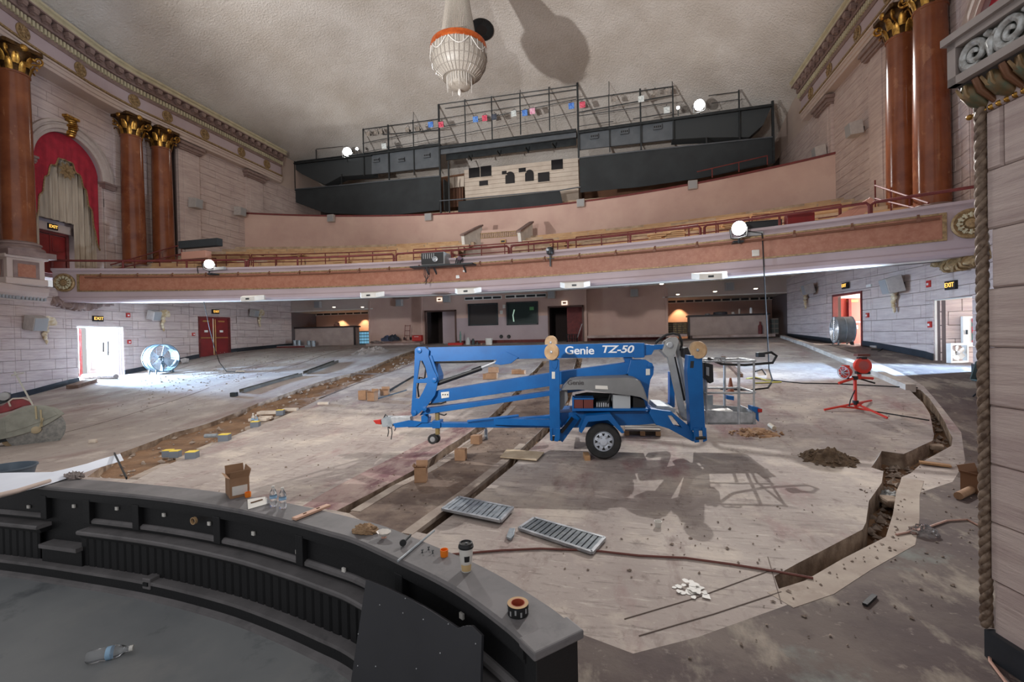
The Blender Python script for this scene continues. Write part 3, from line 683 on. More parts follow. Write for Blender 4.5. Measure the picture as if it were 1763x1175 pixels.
# ================================================================ STAGE-SIDE LEDGES AND PEDESTALS
def ledge(s,word):
    py=12.75 if s<0 else 11.2
    g=thing('pedestal','panelled column pedestal on a dentilled ledge at the %s end of the balcony'%word,'pedestal',(s*15.9,12.8,4.2),kind='structure')
    path=[(s*x,y) for y,x in ((8.5,13.55),(10.5,14.75),(12.5,15.72),(13.6,16.06))[:4 if s<0 else 3]]
    MB().sweep([(-.6,4.05),(.08,4.05),(.1,4.12),(.3,4.3),(.34,4.42),(.34,4.62),(.28,4.66),(-.6,4.66)],path,side=(0,12)).build('ledge',BEIGE,g)
    dm=MB()
    for a,b in zip(path,path[1:]):
        A=Vector((a[0],a[1],0));B=Vector((b[0],b[1],0)); t=(B-A).normalized(); n=Vector((-t.y,t.x,0)); n=n if n.x*s<0 else -n; d=.06
        while d<(B-A).length: dm.box(A+t*d+n*.17+Z*4.17,(.08,.12,.13),math.atan2(t.y,t.x)); d+=.15
    tag(dm.build('egg_moulding',GREY,g),kind='stuff')
    MB().box((s*15.9,py,5.2),(1.15,1.15,1.1)).build('pedestal_block',BEIGE,g)
    MB().box((s*15.9,py,4.78),(1.3,1.3,.24)).build('plinth',BEIGE,g,bevel=.03)
    MB().box((s*15.9,py,5.72),(1.36,1.36,.14)).build('pedestal_cap',BEIGE,g,bevel=.04)
    for c,d in (((s*15.31,py,5.2),(.03,.8,.75)),((s*15.9,py-.59,5.2),(.8,.03,.75))):
        MB().box(c,d).build('panel_frame',CORN,g,bevel=.01)
        e=(d[0]+.02 if d[0]<.1 else d[0]-.25,d[1]+.02 if d[1]<.1 else d[1]-.25,.5); MB().box(c,e).build('marble_inset',MARBAND,g)
    # carved cartouche under the balcony end
    mb=MB()
    def fn(u,v):
        a=PI*v; ww=.35+.65*math.sin(PI*min(1,u*1.15+.05)); y=13.9+2.6*u
        r=.42*ww*(1+.16*math.sin(u*38+a*3)); return Vector((s*(16.45-.05-r*math.sin(a)*1.25),y,4.15+.12-r*.75*abs(math.sin(a))+.28*(1-v)*0+.30*math.cos(a)*ww))
    mb.grid(fn,60,14)
    for k in range(8):
        for sg in (1,-1):
            mb.tube([fn(min(1,.06+.1*k+.10*sg*q/9+.05),.06+.88*q/9)-Vector((0,0,.02)) for q in range(10)],[.045]*10,5)
    for sg in (.08,.9): mb.tube([fn(sg,.02+.96*q/12) for q in range(13)],.07,6)
    mb.build('carved_bracket',CORN if s<0 else GOLDP,g,smooth=60)
ledge(-1,'left'); ledge(1,'right')
# ================================================================ BALCONY
BAL=thing('balcony','curved balcony front with a long reddish marble band, floor and stepped tiers behind it',None,(0,17.6,4.2),kind='structure')
def arc(r,x0,x1,n=48): return [(x0+(x1-x0)*i/n,FARC(x0+(x1-x0)*i/n,r)) for i in range(n+1)]
VP=(0,-5)
MB().sweep([(-.3,5.56),(.1,5.56),(.1,5.48),(.03,5.43),(0,5.38),(0,4.35),(.06,4.3),(.06,4.2),(.0,4.12),(-.3,4.12)],arc(37,-16.4,16.4),side=VP).build('fascia',LILAC,BAL)
MB().sweep([(0,4.6),(.02,4.6),(.02,5.27),(0,5.27)],arc(37,-15.5,15.5),side=VP).build('marble_panel',MARBAND,BAL)
fm=MB()
for z in (4.57,5.27): fm.sweep([(0,z),(.05,z),(.05,z+.05),(0,z+.05)],arc(37,-15.55,15.55),side=VP)
for x in (-15.53,15.53): fm.sweep([(0,4.57),(.05,4.57),(.05,5.32),(0,5.32)],arc(37,x-.04,x+.04,1),side=VP)
fm.build('gilt_frame',GOLDP,BAL)
# conduit rail with brackets along the front
MB().tube([Vector((x,y-.12,5.17)) for x,y in arc(37,-15.2,15.4,60)],.035,6).build('conduit',mat('brown_conduit',(112,70,50),.6),BAL)
br=MB().bar((0,.14,.16),(0,0,0),.06,.05); br.bar((0,.0,.04),(0,.0,-.05),.09,.09); b0=br.build('conduit_bracket',MATS['brown_conduit'],BAL,local=True); me=b0.data; bpy.data.objects.remove(b0)
x=-14.7
while x<15.3: place_mesh('conduit_bracket',me,BAL,(x,FARC(x)-.13,5.19),-math.asin(x/37)); x+=1.35
# end medallions
for s in (-1,1):
    a=-math.asin(s*16/37)-PI/2; md=MB().lathe([(.39,0),(.39,.06),(.34,.09),(.30,.06),(.15,.05),(.11,.1),(0,.12)],28,c=(s*15.98,FARC(16)-.02,4.95),M=basis((math.cos(a),math.sin(a),0)))
    M=basis((math.cos(a),math.sin(a),0)); c=Vector((s*15.98,FARC(16)-.02,4.95)); 
    m=md.build('medallion',GOLDP,BAL,smooth=35); pt=MB()
    for k in range(12):
        q=2*PI*k/12; pt.tube([c+M@Vector((.16*math.cos(q),.16*math.sin(q),.08)),c+M@Vector((.29*math.cos(q),.29*math.sin(q),.08))],[.035,.02],5)
        for j in (-1,1): pt.lathe([(.035,0),(.03,.025),(0,.03)],6,c=c+M@Vector((.24*math.cos(q+j*.13),.24*math.sin(q+j*.13),.06)),M=M)
    tag(pt.build('rosette_petals',CREAM,m),kind='stuff')
# soffit
def sz(x,y): y0=FARC(x); return 4.16+max(0,(y-y0-1.0))*.092
lipm=MB().grid(lambda u,v:Vector((-17.2+34.4*u,FARC(-17.2+34.4*u)+.05+1.0*v,4.14)),60,2); lipm.build('soffit_lip',WHITE,BAL)
MB().sweep([(-1.06,4.14),(-1.06,4.3),(-1.2,4.3),(-1.2,4.14)],arc(37,-16.9,16.9),side=VP).build('soffit_reveal',mat('dark_reveal',(70,62,58),.8),BAL)
sm=MB().grid(lambda u,v:(lambda x:Vector((x,FARC(x)+1.15+(31-FARC(x)-1.15)*v,sz(x,FARC(x)+1.15+(31-FARC(x)-1.15)*v))))(-17.2+34.4*u),60,12); sm.build('soffit',WHITE,BAL)
RISE=.33
walk=MB().grid(lambda u,v:(lambda x:Vector((x,FARC(x,37.2+1.3*v),5.2)))(-17.6+35.2*u),50,1); walk.build('front_walkway',MAROON,BAL)
VX0,VX1=ony(812,420,26.5).x,ony(902,410,26.5).x
TIERC=mat('tier_concrete',(190,166,140),.85,rgb2=(160,136,112),scale=3)
for k in range(10):
    r=38.5+.95*k; z0=5.2+RISE*k; z1=z0+RISE; dep=.97 if k<9 else 4.5
    for xa,xb in (((-17.6,17.6),) if k<3 else ((-17.6,VX0),(VX1,17.6))):
        tm=MB(); n=50; vs=[]
        for i in range(n+1):
            x=xa+(xb-xa)*i/n; vs+=[Vector((x,FARC(x,r),z0-.05)),Vector((x,FARC(x,r),z1)),Vector((x,FARC(x,r+dep),z1))]
        tm.add(vs,[(i*3+j,i*3+j+1,i*3+j+4,i*3+j+3) for i in range(n) for j in range(2)]); tm.build('tier',TIERC,BAL)
MB().box(((VX0+VX1)/2,26.2,5.2+RISE*3-.03),(VX1-VX0,8,.06)).build('entry_floor',TIERC,BAL)
# plywood riser boards nailed over the tiers
for k in range(0,10):
    r=38.5+.95*k; z0=5.2+RISE*k; x=-16.8+.4*(k%3)
    while x<16.6:
        L=2.1+.3*((k*5+int(x*3))%3); 
        if not(VX0-L-.1<x<VX1+.1 and k>=3) and ((k*7+int(x*2))%5):
            a=(x,FARC(x,r-.02)); b=(min(x+L-.06,16.9),FARC(min(x+L-.06,16.9),r-.02))
            MB().prism([Vector((a[0],a[1],z0+.02)),Vector((b[0],b[1],z0+.02)),Vector((b[0],b[1],z0+RISE-.015)),Vector((a[0],a[1],z0+RISE-.015))],(0,-.02,0)).build('riser_board',PLY,BAL)
        x+=L
# parapet wall of the cross aisle
xs=[-17.45+34.9*i/60 for i in range(61)]
PW=thing('wall_parapet','curved pink plaster parapet wall behind the balcony tiers',None,(0,30,8),kind='structure')
MB().sweep([(0,7.4),(0,10.88),(-.25,10.88),(-.25,7.4)],[(x,PARC(x)) for x in xs],side=VP).build('parapet_face',PLASTER,PW)
MB().sweep([(.04,10.86),(.04,10.97),(-.3,10.97),(-.3,10.86)],[(x,PARC(x)) for x in xs],side=VP).build('coping',MAROON,PW)
# upper back wall
ub=MB().box((0,36.3,13),(36,.3,13)); tag(ub.build('wall_back',mat('brown_back_wall',(116,82,60),.85,rgb2=(100,70,52),scale=1)),'brown back wall of the upper balcony behind the catwalk',kind='structure')
# vomitory: two slanted cheek walls and the entry between them
VO=thing('vomitory','balcony entry with two white slanted cheek walls and a grille',None,(.4,26,7),kind='structure')
for (a,b,c,d,yy) in (((794,407),(825.6,389.5),(825.6,429),(798,440),26.2),((890.7,401),(912.4,383.6),(912.4,424),(896,434),26.2)):
    P=[ony(a[0],a[1],yy),ony(b[0],b[1],yy+2.0),ony(c[0],c[1]+22,yy+2.0),ony(d[0],d[1]+10,yy)]
    MB().prism(P,(.18,0,0)).build('cheek_wall',WHITE,VO)
    MB().bar(P[0]+Vector((.09,-.1,.05)),P[1]+Vector((.09,.1,.05)),.3,.1).build('sloped_cap',CORN,VO)
pa,pb=ony(826,402,28.1),ony(896,397,28.1)
MB().box(((pa.x+pb.x)/2,28.1,7.6),(pb.x-pa.x,.1,3.0)).build('entry_wall',PLASTER,VO)
gm=MB(); g0,g1=ony(827,404,28.0),ony(894,399,28.0)
for k in range(22): x=g0.x+(g1.x-g0.x)*k/21; gm.box((x,28.0,g0.z-.1),(.04,.04,.26))
gm.box(((g0.x+g1.x)/2,27.99,g0.z+.05),(g1.x-g0.x,.05,.04)); gm.box(((g0.x+g1.x)/2,27.99,g0.z-.25),(g1.x-g0.x,.05,.04)); gm.build('grille',GOLDP,VO)
p=ony(866,416,27.9); MB().box(p,(.34,.06,.22)).build('sign_plate',mat('sign_gold',(190,150,80),.5),VO); MB().box(p+Vector((0,-.03,0)),(.24,.02,.12)).build('sign_window',BLACK,VO)
# ---------------------------------------------------------------- balcony railings
def rail_section(r,x0,x1,zb,zt,label,mids=1,post=1.6,ends='bend',rad=.035,bend=True):
    xm=(x0+x1)/2; t=thing('guard_rail',label,'railing',(xm,FARC(xm,r),zb),group='maroon pipe railings on the balcony')
    n=max(3,int((x1-x0)/.8)); pts=[Vector((x0+(x1-x0)*i/n,FARC(x0+(x1-x0)*i/n,r),zt)) for i in range(n+1)]
    if bend: pts=[Vector((pts[0].x,pts[0].y,zb)),Vector((pts[0].x,pts[0].y,zt-.08))]+[pts[0]+Vector((.08,0,0))]+pts[1:-1]+[pts[-1]-Vector((.08,0,0)),Vector((pts[-1].x,pts[-1].y,zt-.08)),Vector((pts[-1].x,pts[-1].y,zb))]
    MB().tube(pts,rad,6).build('top_rail',MAROON,t,smooth=60)
    for k in range(mids):
        z=zb+(zt-zb)*(k+1)/(mids+1); MB().tube([Vector((x0+(x1-x0)*i/n,FARC(x0+(x1-x0)*i/n,r),z)) for i in range(n+1)],rad*.8,6).build('mid_rail',MAROON,t,smooth=60)
    k=max(1,round((x1-x0)/post))
    for i in range(k+1):
        if bend and i in (0,k): continue
        x=x0+(x1-x0)*i/k; MB().tube([Vector((x,FARC(x,r),zb)),Vector((x,FARC(x,r),zt))],rad*.9,6).build('post',MAROON,t)
def xat(px,py,r):
    # x where the pixel column meets the arc of radius r
    lo,hi=-17.5,17.5
    for _ in range(50):
        mid=(lo+hi)/2; d=Vector((mid,FARC(mid,r),py))-EYE; u=881.5+FPX*d.dot(CR)/d.dot(CF)
        if u<px: lo=mid
        else: hi=mid
    return lo
secs=[(90,423,'left of the balcony flood, running to the far-left column'),(427,678,'front rail between left flood and projector'),(682,876,'front rail section behind the projector'),(880,1206,'front rail section right of the projector'),(1213,1497,'front rail section behind the right flood'),(1500,1690,'front rail section below the right columns')]
for a,b,l in secs: rail_section(37.18,xat(a,5.6,37.18),xat(b,5.6,37.18),5.5,5.93,'low maroon balcony edge rail, '+l,mids=0,post=2.4,rad=.045)
R2=41.3; ZB=6.1
for a,b,l in ((305,430,'left end by the stacked lumber'),(433,682,'left of the vomitory'),(712,952,'in front of the vomitory'),(992,1290,'right of the vomitory'),(1295,1448,'right end by the side wall')):
    rail_section(R2,xat(a,6.5,R2),xat(b,6.5,R2),ZB,6.92,'tall maroon rail on the balcony tiers, '+l,mids=1,post=1.25,rad=.03,bend=False)
R3=39.6
for a,b,l in ((322,372,'behind the left flood'),(436,512,'beside the left aisle'),(712,780,'left of the vomitory stairs'),(880,960,'right of the vomitory stairs'),(1186,1290,'behind the right flood'),(1360,1445,'near the right columns')):
    rail_section(R3,xat(a,6.2,R3),xat(b,6.2,R3),5.5,6.45,'short maroon aisle rail on the balcony steps, '+l,mids=0,post=1.3,rad=.03,bend=False)
# sloping stair rails at both ends
for s,w_ in ((-1,'left'),(1,'right')):
    t=thing('stair_rail','sloping maroon stair rail at the %s end of the balcony by the columns'%w_,'railing',(s*16,17,5.4))
    A=Vector((s*16.1,16.3,5.65)); B=Vector((s*16.6,20.3,7.75)); 
    for dz in (0,-.5): MB().tube([A+Z*(.35+dz*.5),B+Z*dz],.03,6).build('rail',MAROON,t)
    for f in (.3,.65,1): p=A+(B-A)*f; MB().tube([p+Z*.2,p-Z*1.0],.028,6).build('post',MAROON,t)
# ---------------------------------------------------------------- back wall below the balcony
WB=thing('wall_back','pink back wall under the balcony with control booth windows and two bar alcoves',None,(0,28,1.9),kind='structure')
def wall_rect(px0,px1,y,z0,z1,mt,name='wall_panel',th=.2,par=WB):
    x0=px0 if abs(px0)<40 else ony(px0,560,y).x; x1=px1 if abs(px1)<40 else ony(px1,560,y).x
    return MB().box(((x0+x1)/2,y+th/2,(z0+z1)/2),(x1-x0,th,z1-z0)).build(name,mt,par)
YB=27.6
def zy(px,py,y=YB): return ony(px,py,y)
dl0,dl1=zy(733,560).x,zy(785,560).x; dr0,dr1=zy(945,560).x,zy(1004,560).x; c0,c1=zy(727,560).x,zy(1009,560).x
dt=zy(757,536).z
wall_rect(c0,dl0,YB,1.6,5.3,PLASTER); wall_rect(dl1,dr0,YB,1.6,3.5,LILAC,'wall_lower'); wall_rect(dl1,dr0,YB,3.5,5.3,PLASTER); wall_rect(dr1,c1,YB,1.6,5.3,PLASTER)
wall_rect(dl0,dl1,YB,dt,5.3,PLASTER); wall_rect(dr0,dr1,YB,dt,5.3,PLASTER)
for x in (c0,c1): MB().box((x,28.0,3.4),(.1,.9,3.8)).build('return_wall',PLASTER,WB)
a0,a1=ony(637,560,28).x,ony(1148,560,28).x
wall_rect(a0,c0,28,1.6,5.3,PLASTER); wall_rect(c1,a1,28,1.6,5.3,PLASTER)
wall_rect(-16.2,a0,28,4.32,5.3,BEIGE,'alcove_header'); wall_rect(a1,16.2,28,4.32,5.3,BEIGE,'alcove_header')
wall_rect(-16.6,a0+.5,30.8,1.5,5.0,PLASTER,'alcove_wall'); wall_rect(a1-.5,16.6,30.8,1.5,5.0,PLASTER,'alcove_wall')
for x in (a0,a1): MB().box((x,29.4,3.2),(.15,2.9,3.4)).build('alcove_side',PLASTER,WB)
for s,x in ((-1,(a0-16.6)/2),(1,(a1+16.6)/2)): MB().box((x,29.4,4.36),(abs(abs(x)*2-33.2)+.3 if 0 else 7.4,2.9,.06)).build('alcove_soffit',WHITE,WB)
wall_rect(dl1,dr0,YB-.03,1.6,2.05,MAROON,'base_strip',.05); wall_rect(c1,a1,27.97,1.6,2.1,MAROON,'base_strip',.05); wall_rect(a0,c0,27.97,1.6,2.0,MAROON,'base_strip',.05)
# dark doorway recesses
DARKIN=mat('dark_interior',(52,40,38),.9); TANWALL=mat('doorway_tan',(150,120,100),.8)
for k,(x0,x1,tx) in enumerate(((dl0,dl1,.5),(dr0,dr1,.52))):
    d=thing('door_%d'%(k+3),'open dark doorway in the back wall, %s of the control booth windows'%('left','right')[k],None,((x0+x1)/2,YB,1.9),kind='structure')
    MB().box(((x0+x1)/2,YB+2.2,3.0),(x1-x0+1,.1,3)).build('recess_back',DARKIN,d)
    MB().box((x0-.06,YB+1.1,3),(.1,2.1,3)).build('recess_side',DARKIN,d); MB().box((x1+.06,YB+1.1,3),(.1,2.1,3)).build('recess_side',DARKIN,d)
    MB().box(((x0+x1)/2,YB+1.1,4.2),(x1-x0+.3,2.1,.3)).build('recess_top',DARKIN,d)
    m=x0+(x1-x0)*tx; MB().box(((m+x1)/2,YB+.35,3.0),(x1-m,.06,2.3)).build('door_leaf',LILAC if k==0 else MAROON,d)
    fm=MB()
    for x in (x0,x1): fm.box((x,YB-.02,2.9),(.09,.14,2.3))
    fm.box(((x0+x1)/2,YB-.02,dt),(x1-x0+.09,.14,.09)); fm.build('door_frame',mat('door_brown',(84,56,48),.6),d)
# control booth windows
for k,(a,b,t_,u_) in enumerate(((807,857,525,559),(873,926,522,558))):
    p=zy(a,t_); q=zy(b,u_); wn=thing('window_%d'%(k+1),'dark control booth window in the back wall, the %s one of two'%('left','right, green-lit')[k] if 0 else ('dark brownish control booth window, left of two in the back wall','green-lit control booth window, right of two in the back wall')[k],None,((p.x+q.x)/2,YB,q.z),kind='structure')
    cx,cz_=(p.x+q.x)/2,(p.z+q.z)/2; W_,H_=q.x-p.x,p.z-q.z; fm=MB()
    for sx in (-1,1): fm.box((cx+sx*W_/2,YB-.04,cz_),(.08,.1,H_+.08)); fm.box((cx,YB-.04,cz_+sx*H_/2),(W_,.1,.08))
    fm.build('window_frame',STEELD,wn)
    MB().box((cx,YB-.01,cz_),(W_,.02,H_)).build('pane',mat('brown_glass',(38,30,28),.6) if k==0 else mat('green_glass',(14,36,32),.6),wn)
    if k==1:
        MB().tube([Vector((cx-.55,YB-.03,cz_-.5)),Vector((cx-.6,YB-.03,cz_-.1)),Vector((cx-.5,YB-.03,cz_+.25))],.04,5).build('inside_light',mat('pale_green',(180,210,190),.5,emit=.5),wn)
        MB().box((cx+.6,YB-.03,cz_+.28),(.26,.02,.2)).build('sticker',mat('green_sign',(90,150,90),.5),wn)
def vent_strip(pxa,pya,pxb,pyb,y,n,label,h=.22):
    a=ony(pxa,pya,y); b=ony(pxb,pyb,y); t=thing('air_vent',label,'vent',((a.x+b.x)/2,y,(a.z+b.z)/2)); L=b.x-a.x; z=(a.z+b.z)/2
    MB().box(((a.x+b.x)/2,y-.02,z),(L,.04,h)).build('vent_frame',WHITE,t)
    for i in range(n): MB().box((a.x+L*(i+.5)/n,y-.035,z),(L/n-.1,.04,h-.09)).build('slot',STEELD,t)
vent_strip(800,515,864,512,YB,4,'linear air vent above the left control booth window'); vent_strip(870,512,941,508,YB,4,'linear air vent above the right control booth window')
vent_strip(508,542,635,540,30.75,10,'long slotted vent on the wall of the left bar alcove'); vent_strip(1149,522,1340,511,30.75,12,'long slotted vent on the wall of the right bar alcove')
# bars in the alcoves
BARF=mat('bar_front',(176,158,150),.7,rgb2=(160,142,134),scale=2); BART=mat('bar_top',(44,34,34),.4)
def bar(pa,pb,zt,y,label,lx):
    a=ony(pa,560,y).x; b=ony(pb,560,y).x; t=thing('bar_counter',label,'bar',((a+b)/2,y,1.8)); 
    MB().box(((a+b)/2,y+.3,(1.7+zt)/2),(b-a,.6,zt-1.7)).build('bar_front',BARF,t); MB().box(((a+b)/2+.0,y+.28,zt+.04),(b-a+.16,.8,.1)).build('counter_top',BART,t,bevel=.015)
    MB().box((b if lx else a,y+.0,(1.7+zt)/2),(.1,.1,zt-1.7)).build('corner_post',BART,t)
    return a,b,zt+.09
BL=bar(501,610,ony(555,565,28.4).z,28.4,'long bar with dark counter in the left alcove',True); BR=bar(1186,1323,ony(1255,544,28.4).z,28.4,'long bar with dark counter in the right alcove',False)
# side panes at the bars: a blue-lit glass block window and a lattice screen
def lattice(pa,pb,ya,yb,y,nx,ny,label,mt,fr,name='window_3'):
    p=ony(pa,ya,y); q=ony(pb,yb,y); t=thing(name,label,None,((p.x+q.x)/2,y,q.z),kind='structure')
    W_=(q.x-p.x)/nx; H_=(p.z-q.z)/ny
    for i in range(nx):
        for j in range(ny): MB().box((p.x+W_*(i+.5),y,q.z+H_*(j+.5)),(W_-.05,.05,H_-.05)).build('pane',mt,t)
    MB().box(((p.x+q.x)/2,y+.06,(p.z+q.z)/2),(q.x-p.x+.1,.05,p.z-q.z+.1)).build('window_frame',fr,t)
lattice(612,637,572,592,29.6,5,4,'blue-lit glass block window beside the left bar',mat('lit_glass_block',(130,190,220),.2,emit=.5),mat('frame_dark_teal',(50,80,84),.5))
lattice(1149,1183,557,578,29.6,4,6,'yellowish lattice window beside the right bar',mat('lit_yellow_block',(160,140,90),.4,rgb2=(100,88,60),scale=9),mat('frame_brown',(90,72,60),.6),'window_4')
lattice(1325,1341,550,574,29.6,2,3,'grey louvre window at the right end of the right bar',mat('grey_pane',(96,104,104),.4),mat('frame_grey',(150,140,134),.6),'window_5')
for px,py in ((585,550),(625,552),(1170,545)):
    p=ony(px,py,30.5); lamp('SPOT','alcove_downlight',(p.x,p.y-.25,4.28),260,(1,.62,.32),(p.x,p.y+.15,2.2),.05,angle=75,blend=.5)
# ================================================================ SIDE EXITS
SAFE=mat('exit_glow',(255,190,90),.5,emit=1.6); SIGNB=mat('sign_black',(26,24,24),.5)
def passage(s,x1,label):
    t=thing('wall_passage',label,None,(s*18.5,16.2,1),kind='structure')
    stones(t,(s*16.85,17.24),(s*x1,17.24),.6,3.3,(0,0),ch=.43); MB().box((s*(16.85+x1)/2,17.45,1.9),(x1-16.8,.3,3.4)).build('wall_core',MORTAR,t)
    MB().box((s*(16.75+x1)/2,15.0-.13,1.9),(x1-16.75,.2,3.6)).build('near_wall',WHITE,t)
    MB().box((s*(16.95+x1)/2,16.1,3.25),(x1-16.95,2.5,.2)).build('passage_ceiling',WHITE,t)
    MB().box((s*(17.0+x1+4)/2,16.1,zf(s*17,16)-.06),(x1+4-17.0,6.4,.1)).build('passage_floor',RACKFL,t)
    return t
passage(-1,19.1,'bright passage with a stone wall behind the left exit opening'); passage(1,20.5,'passage with a stone wall behind the right front opening')
def jamb(s,y0,y1,zt,label,mt):
    t=thing('trim_%d'%(3 if s<0 else 4),label,None,(s*16.8,(y0+y1)/2,1),kind='structure')
    for y in (y0,y1): MB().box((s*16.9,y,zt/2+.3),(.34,.05,zt-.6)).build('jamb_lining',mt,t)
    MB().box((s*16.9,(y0+y1)/2,zt),(.34,y1-y0,.05)).build('head_lining',mt,t)
jamb(-1,15.06,17.22,3.13,'white lining of the left exit opening',WHITE); jamb(1,15.06,17.22,3.13,'pale lining of the right front opening',WHITE)
# left exit: opened door leaf and bar handles on the bright wall
d=thing('door_1','opened red door leaf standing edge-on in the left bright exit',None,(-17.6,16.4,.7),kind='structure')
pa=ony(149,600,16.9); rd=Vector((pa.x-EYE.x,pa.y-EYE.y,0)).normalized(); az=math.atan2(rd.y,rd.x)+.03; MB().box((pa.x+rd.x*.35,pa.y+rd.y*.35-.3,1.9),(.8,.06,2.36),az).build('door_leaf',DOORRED,d); MB().box((pa.x+rd.x*.0+.12,pa.y-.3,1.9),(.05,.05,2.3),az).build('door_edge',MAROON,d)
for px,y0_,y1_ in ((178,590,606),(186,588,612)):
    a=ony(px,y0_,17.16); b=ony(px,y1_,17.16); MB().bar(a,b,.05,.03).build('wall_handle',STEELD,bpy.data.objects['wall_passage'])
# left pair of red doors
def red_doors(s,y0,y1,zt,label,k,closed=True):
    X=lambda y:s*(lerp_tab([(20.6,16.6),(23.4,16.15)],y)); d=thing('door_%d'%k,label,None,(X(22),22,zf(X(22),22)),kind='structure')
    zb=zf(X(22),22)-.1; az=math.atan2(1,(X(23)-X(21))/2)
    fm=MB()
    for y in (y0,y1): fm.box((X(y),y,(zb+zt)/2),(.2,.08,zt-zb))
    fm.box((X((y0+y1)/2),(y0+y1)/2,zt),(.2,y1-y0+.08,.09),az-PI/2); fm.build('door_frame',MAROON,d)
    if closed:
        for i in (0,1):
            yc=y0+(y1-y0)*(.25+.5*i); L=MB().box((X(yc)+s*.05,yc,(zb+zt)/2),((y1-y0)/2-.05,.06,zt-zb-.06),az).build('door_leaf',DOORRED,d)
            MB().box((X(yc)-s*.03,yc,zb+1.12),((y1-y0)/2-.2,.06,.06),az).build('push_bar',mat('brass',(190,150,90),.35,.8),L)
            MB().box((X(yc)-s*.0,yc,zt-.22),(.36,.08,.08),az).build('closer',mat('brass',(190,150,90),.35,.8),L)
            MB().box((X(yc)-s*.0,yc,zb+1.5),(.2,.03,.12),az).build('door_sign',WHITE,L)
            e=y0+(y1-y0)*(.47+.06*i); MB().tube([Vector((X(e)-s*.05,e,zb+.1)),Vector((X(e)-s*.05,e,zt-.1))],.018,5).build('vertical_rod',MATS['brass'],L)
    return X,zb,d
red_doors(-1,21.1,22.9,3.75,'closed pair of dark red doors in the left stone wall',2)
X,zb,d=red_doors(1,21.1,22.9,3.75,'open red door seen lit in the right rear exit',5,False)
lf=MB().box((17.0,23.0,(zb+3.7)/2),(1.45,.06,3.55-zb),.05).build('door_leaf',mat('door_red_lit',(196,74,62),.5),d); MB().box((16.95,22.93,2.35),(.32,.03,.16),.05).build('door_sign',WHITE,lf); MB().box((17.0,22.9,zb+1.05),(1.2,.07,.06),.05).build('push_bar',ALU,lf); MB().box((16.9,22.92,3.5),(.42,.1,.1),.05).build('closer',MATS['brass'],lf)  # leaf in a paler copy of the door red, its brightness painted in
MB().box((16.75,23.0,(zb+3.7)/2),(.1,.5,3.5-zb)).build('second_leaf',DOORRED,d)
po=thing('wall_passage','plain passage behind the right rear exit door',None,(18,22,1.4),kind='structure')
MB().box((18.2,22.0,zf(16.5,22)-.06),(3.4,3.6,.1)).build('passage_floor',RACKFL,po); MB().box((18.2,23.3,2.6),(3.4,.1,3)).build('far_wall',WHITE,po); MB().box((18.35,20.6,2.6),(3.1,.1,3)).build('near_wall',WHITE,po); MB().box((18.2,22,3.95),(3.4,3,.1)).build('passage_ceiling',WHITE,po)
# fire cabinet in the right passage
c=thing('fire_cabinet','white fire cabinet with coloured window on the right passage wall','cabinet',(17.55,17.15,2.0))
p0=ony(1660,552,17.14); p1=ony(1679,590,17.14); cx=(p0.x+p1.x)/2+.1; czz=(p0.z+p1.z)/2
MB().box((cx,17.13,czz),(.62,.1,.95)).build('cabinet_door',WHITE,c,bevel=.01); MB().box((cx-.02,17.07,czz+.03),(.13,.02,.74)).build('cabinet_window',mat('cabinet_glass',(40,84,70),.2,rgb2=(170,40,50),scale=3,lo=.49,hi=.51),c); MB().box((cx-.22,17.06,czz-.02),(.03,.04,.14)).build('handle',STEELD,c)
for k in range(4): MB().box((cx+.16,17.075,czz+.24-.16*k),(.05,.01,.13)).build('red_letter',RED,c)
# box fan on the passage floor
bf=thing('box_fan','white box fan standing on the floor of the right passage','fan',fl(1668,640))
p=bf.location.copy(); p=Vector((17.05,16.75,zf(17,16.7)))
bf.location=p; WL[bf.name]=p.copy(); A=R(200)
Mx=Matrix.Rotation(A,3,'Z')
def bp(x,y,z): return p+Mx@Vector((x,y,z))
fm=MB()
for x,z,w_,h_ in ((0,.03,.6,.06),(0,.57,.6,.06),(-.28,.3,.05,.6),(.28,.3,.05,.6)): fm.box(bp(x,0,z),(w_,.14,h_),A)
fm.build('housing',WHITE,bf)
MB().lathe([(.05,-.03),(.06,.03),(0,.04)],10,c=bp(0,0,.3),M=basis(Mx@Vector((0,1,0)))).build('hub',GREY,bf)
for k in range(5):
    a=2*PI*k/5; M=Mx@Matrix.Rotation(-a,3,'Y'); q=[M@Vector(v) for v in ((.03,-.02,.04),(.11,.03,.1),(.12,.035,.2),(.0,.01,.24),(-.07,-.03,.18),(-.03,-.03,.06))]
    MB().prism([bp(0,0,.3)+v for v in q],Mx@Vector((0,.012,0))).build('fan_blade',WHITE,bf)
# ================================================================ WALL FITTINGS
def orient(s): return 1 if s<0 else -1
def wall_x(y,s): return s*lerp_tab([(a,b) for a,b in LW],y)
def exit_sign(pos,rz,label):
    t=thing('exit_sign',label,'exit sign',pos,rz=rz); MB().box((0,-.06,0),(.42,.1,.26)).build('sign_box',SIGNB,t,local=True,bevel=.01)
    cu=bpy.data.curves.new('exit_text','FONT'); cu.body='EXIT'; cu.size=.19; cu.align_x='CENTER'; cu.align_y='CENTER'; cu.extrude=.004
    tmp=bpy.data.objects.new('t',cu); COL.objects.link(tmp); dg=bpy.context.evaluated_depsgraph_get(); me=bpy.data.meshes.new_from_object(tmp.evaluated_get(dg)); bpy.data.objects.remove(tmp)
    me.name='sign_lettering'; me.materials.clear(); me.materials.append(SAFE); o=bpy.data.objects.new('sign_lettering',me); link(o,t); o.rotation_euler=(PI/2,0,0); o.location=(0,-.115,0)
def on_wall(px,py,s,off=0):
    x=s*16.5
    for _ in range(6): P=onx(px,py,x); x=wall_x(P.y,s)-s*(.07+off)
    return onx(px,py,x)
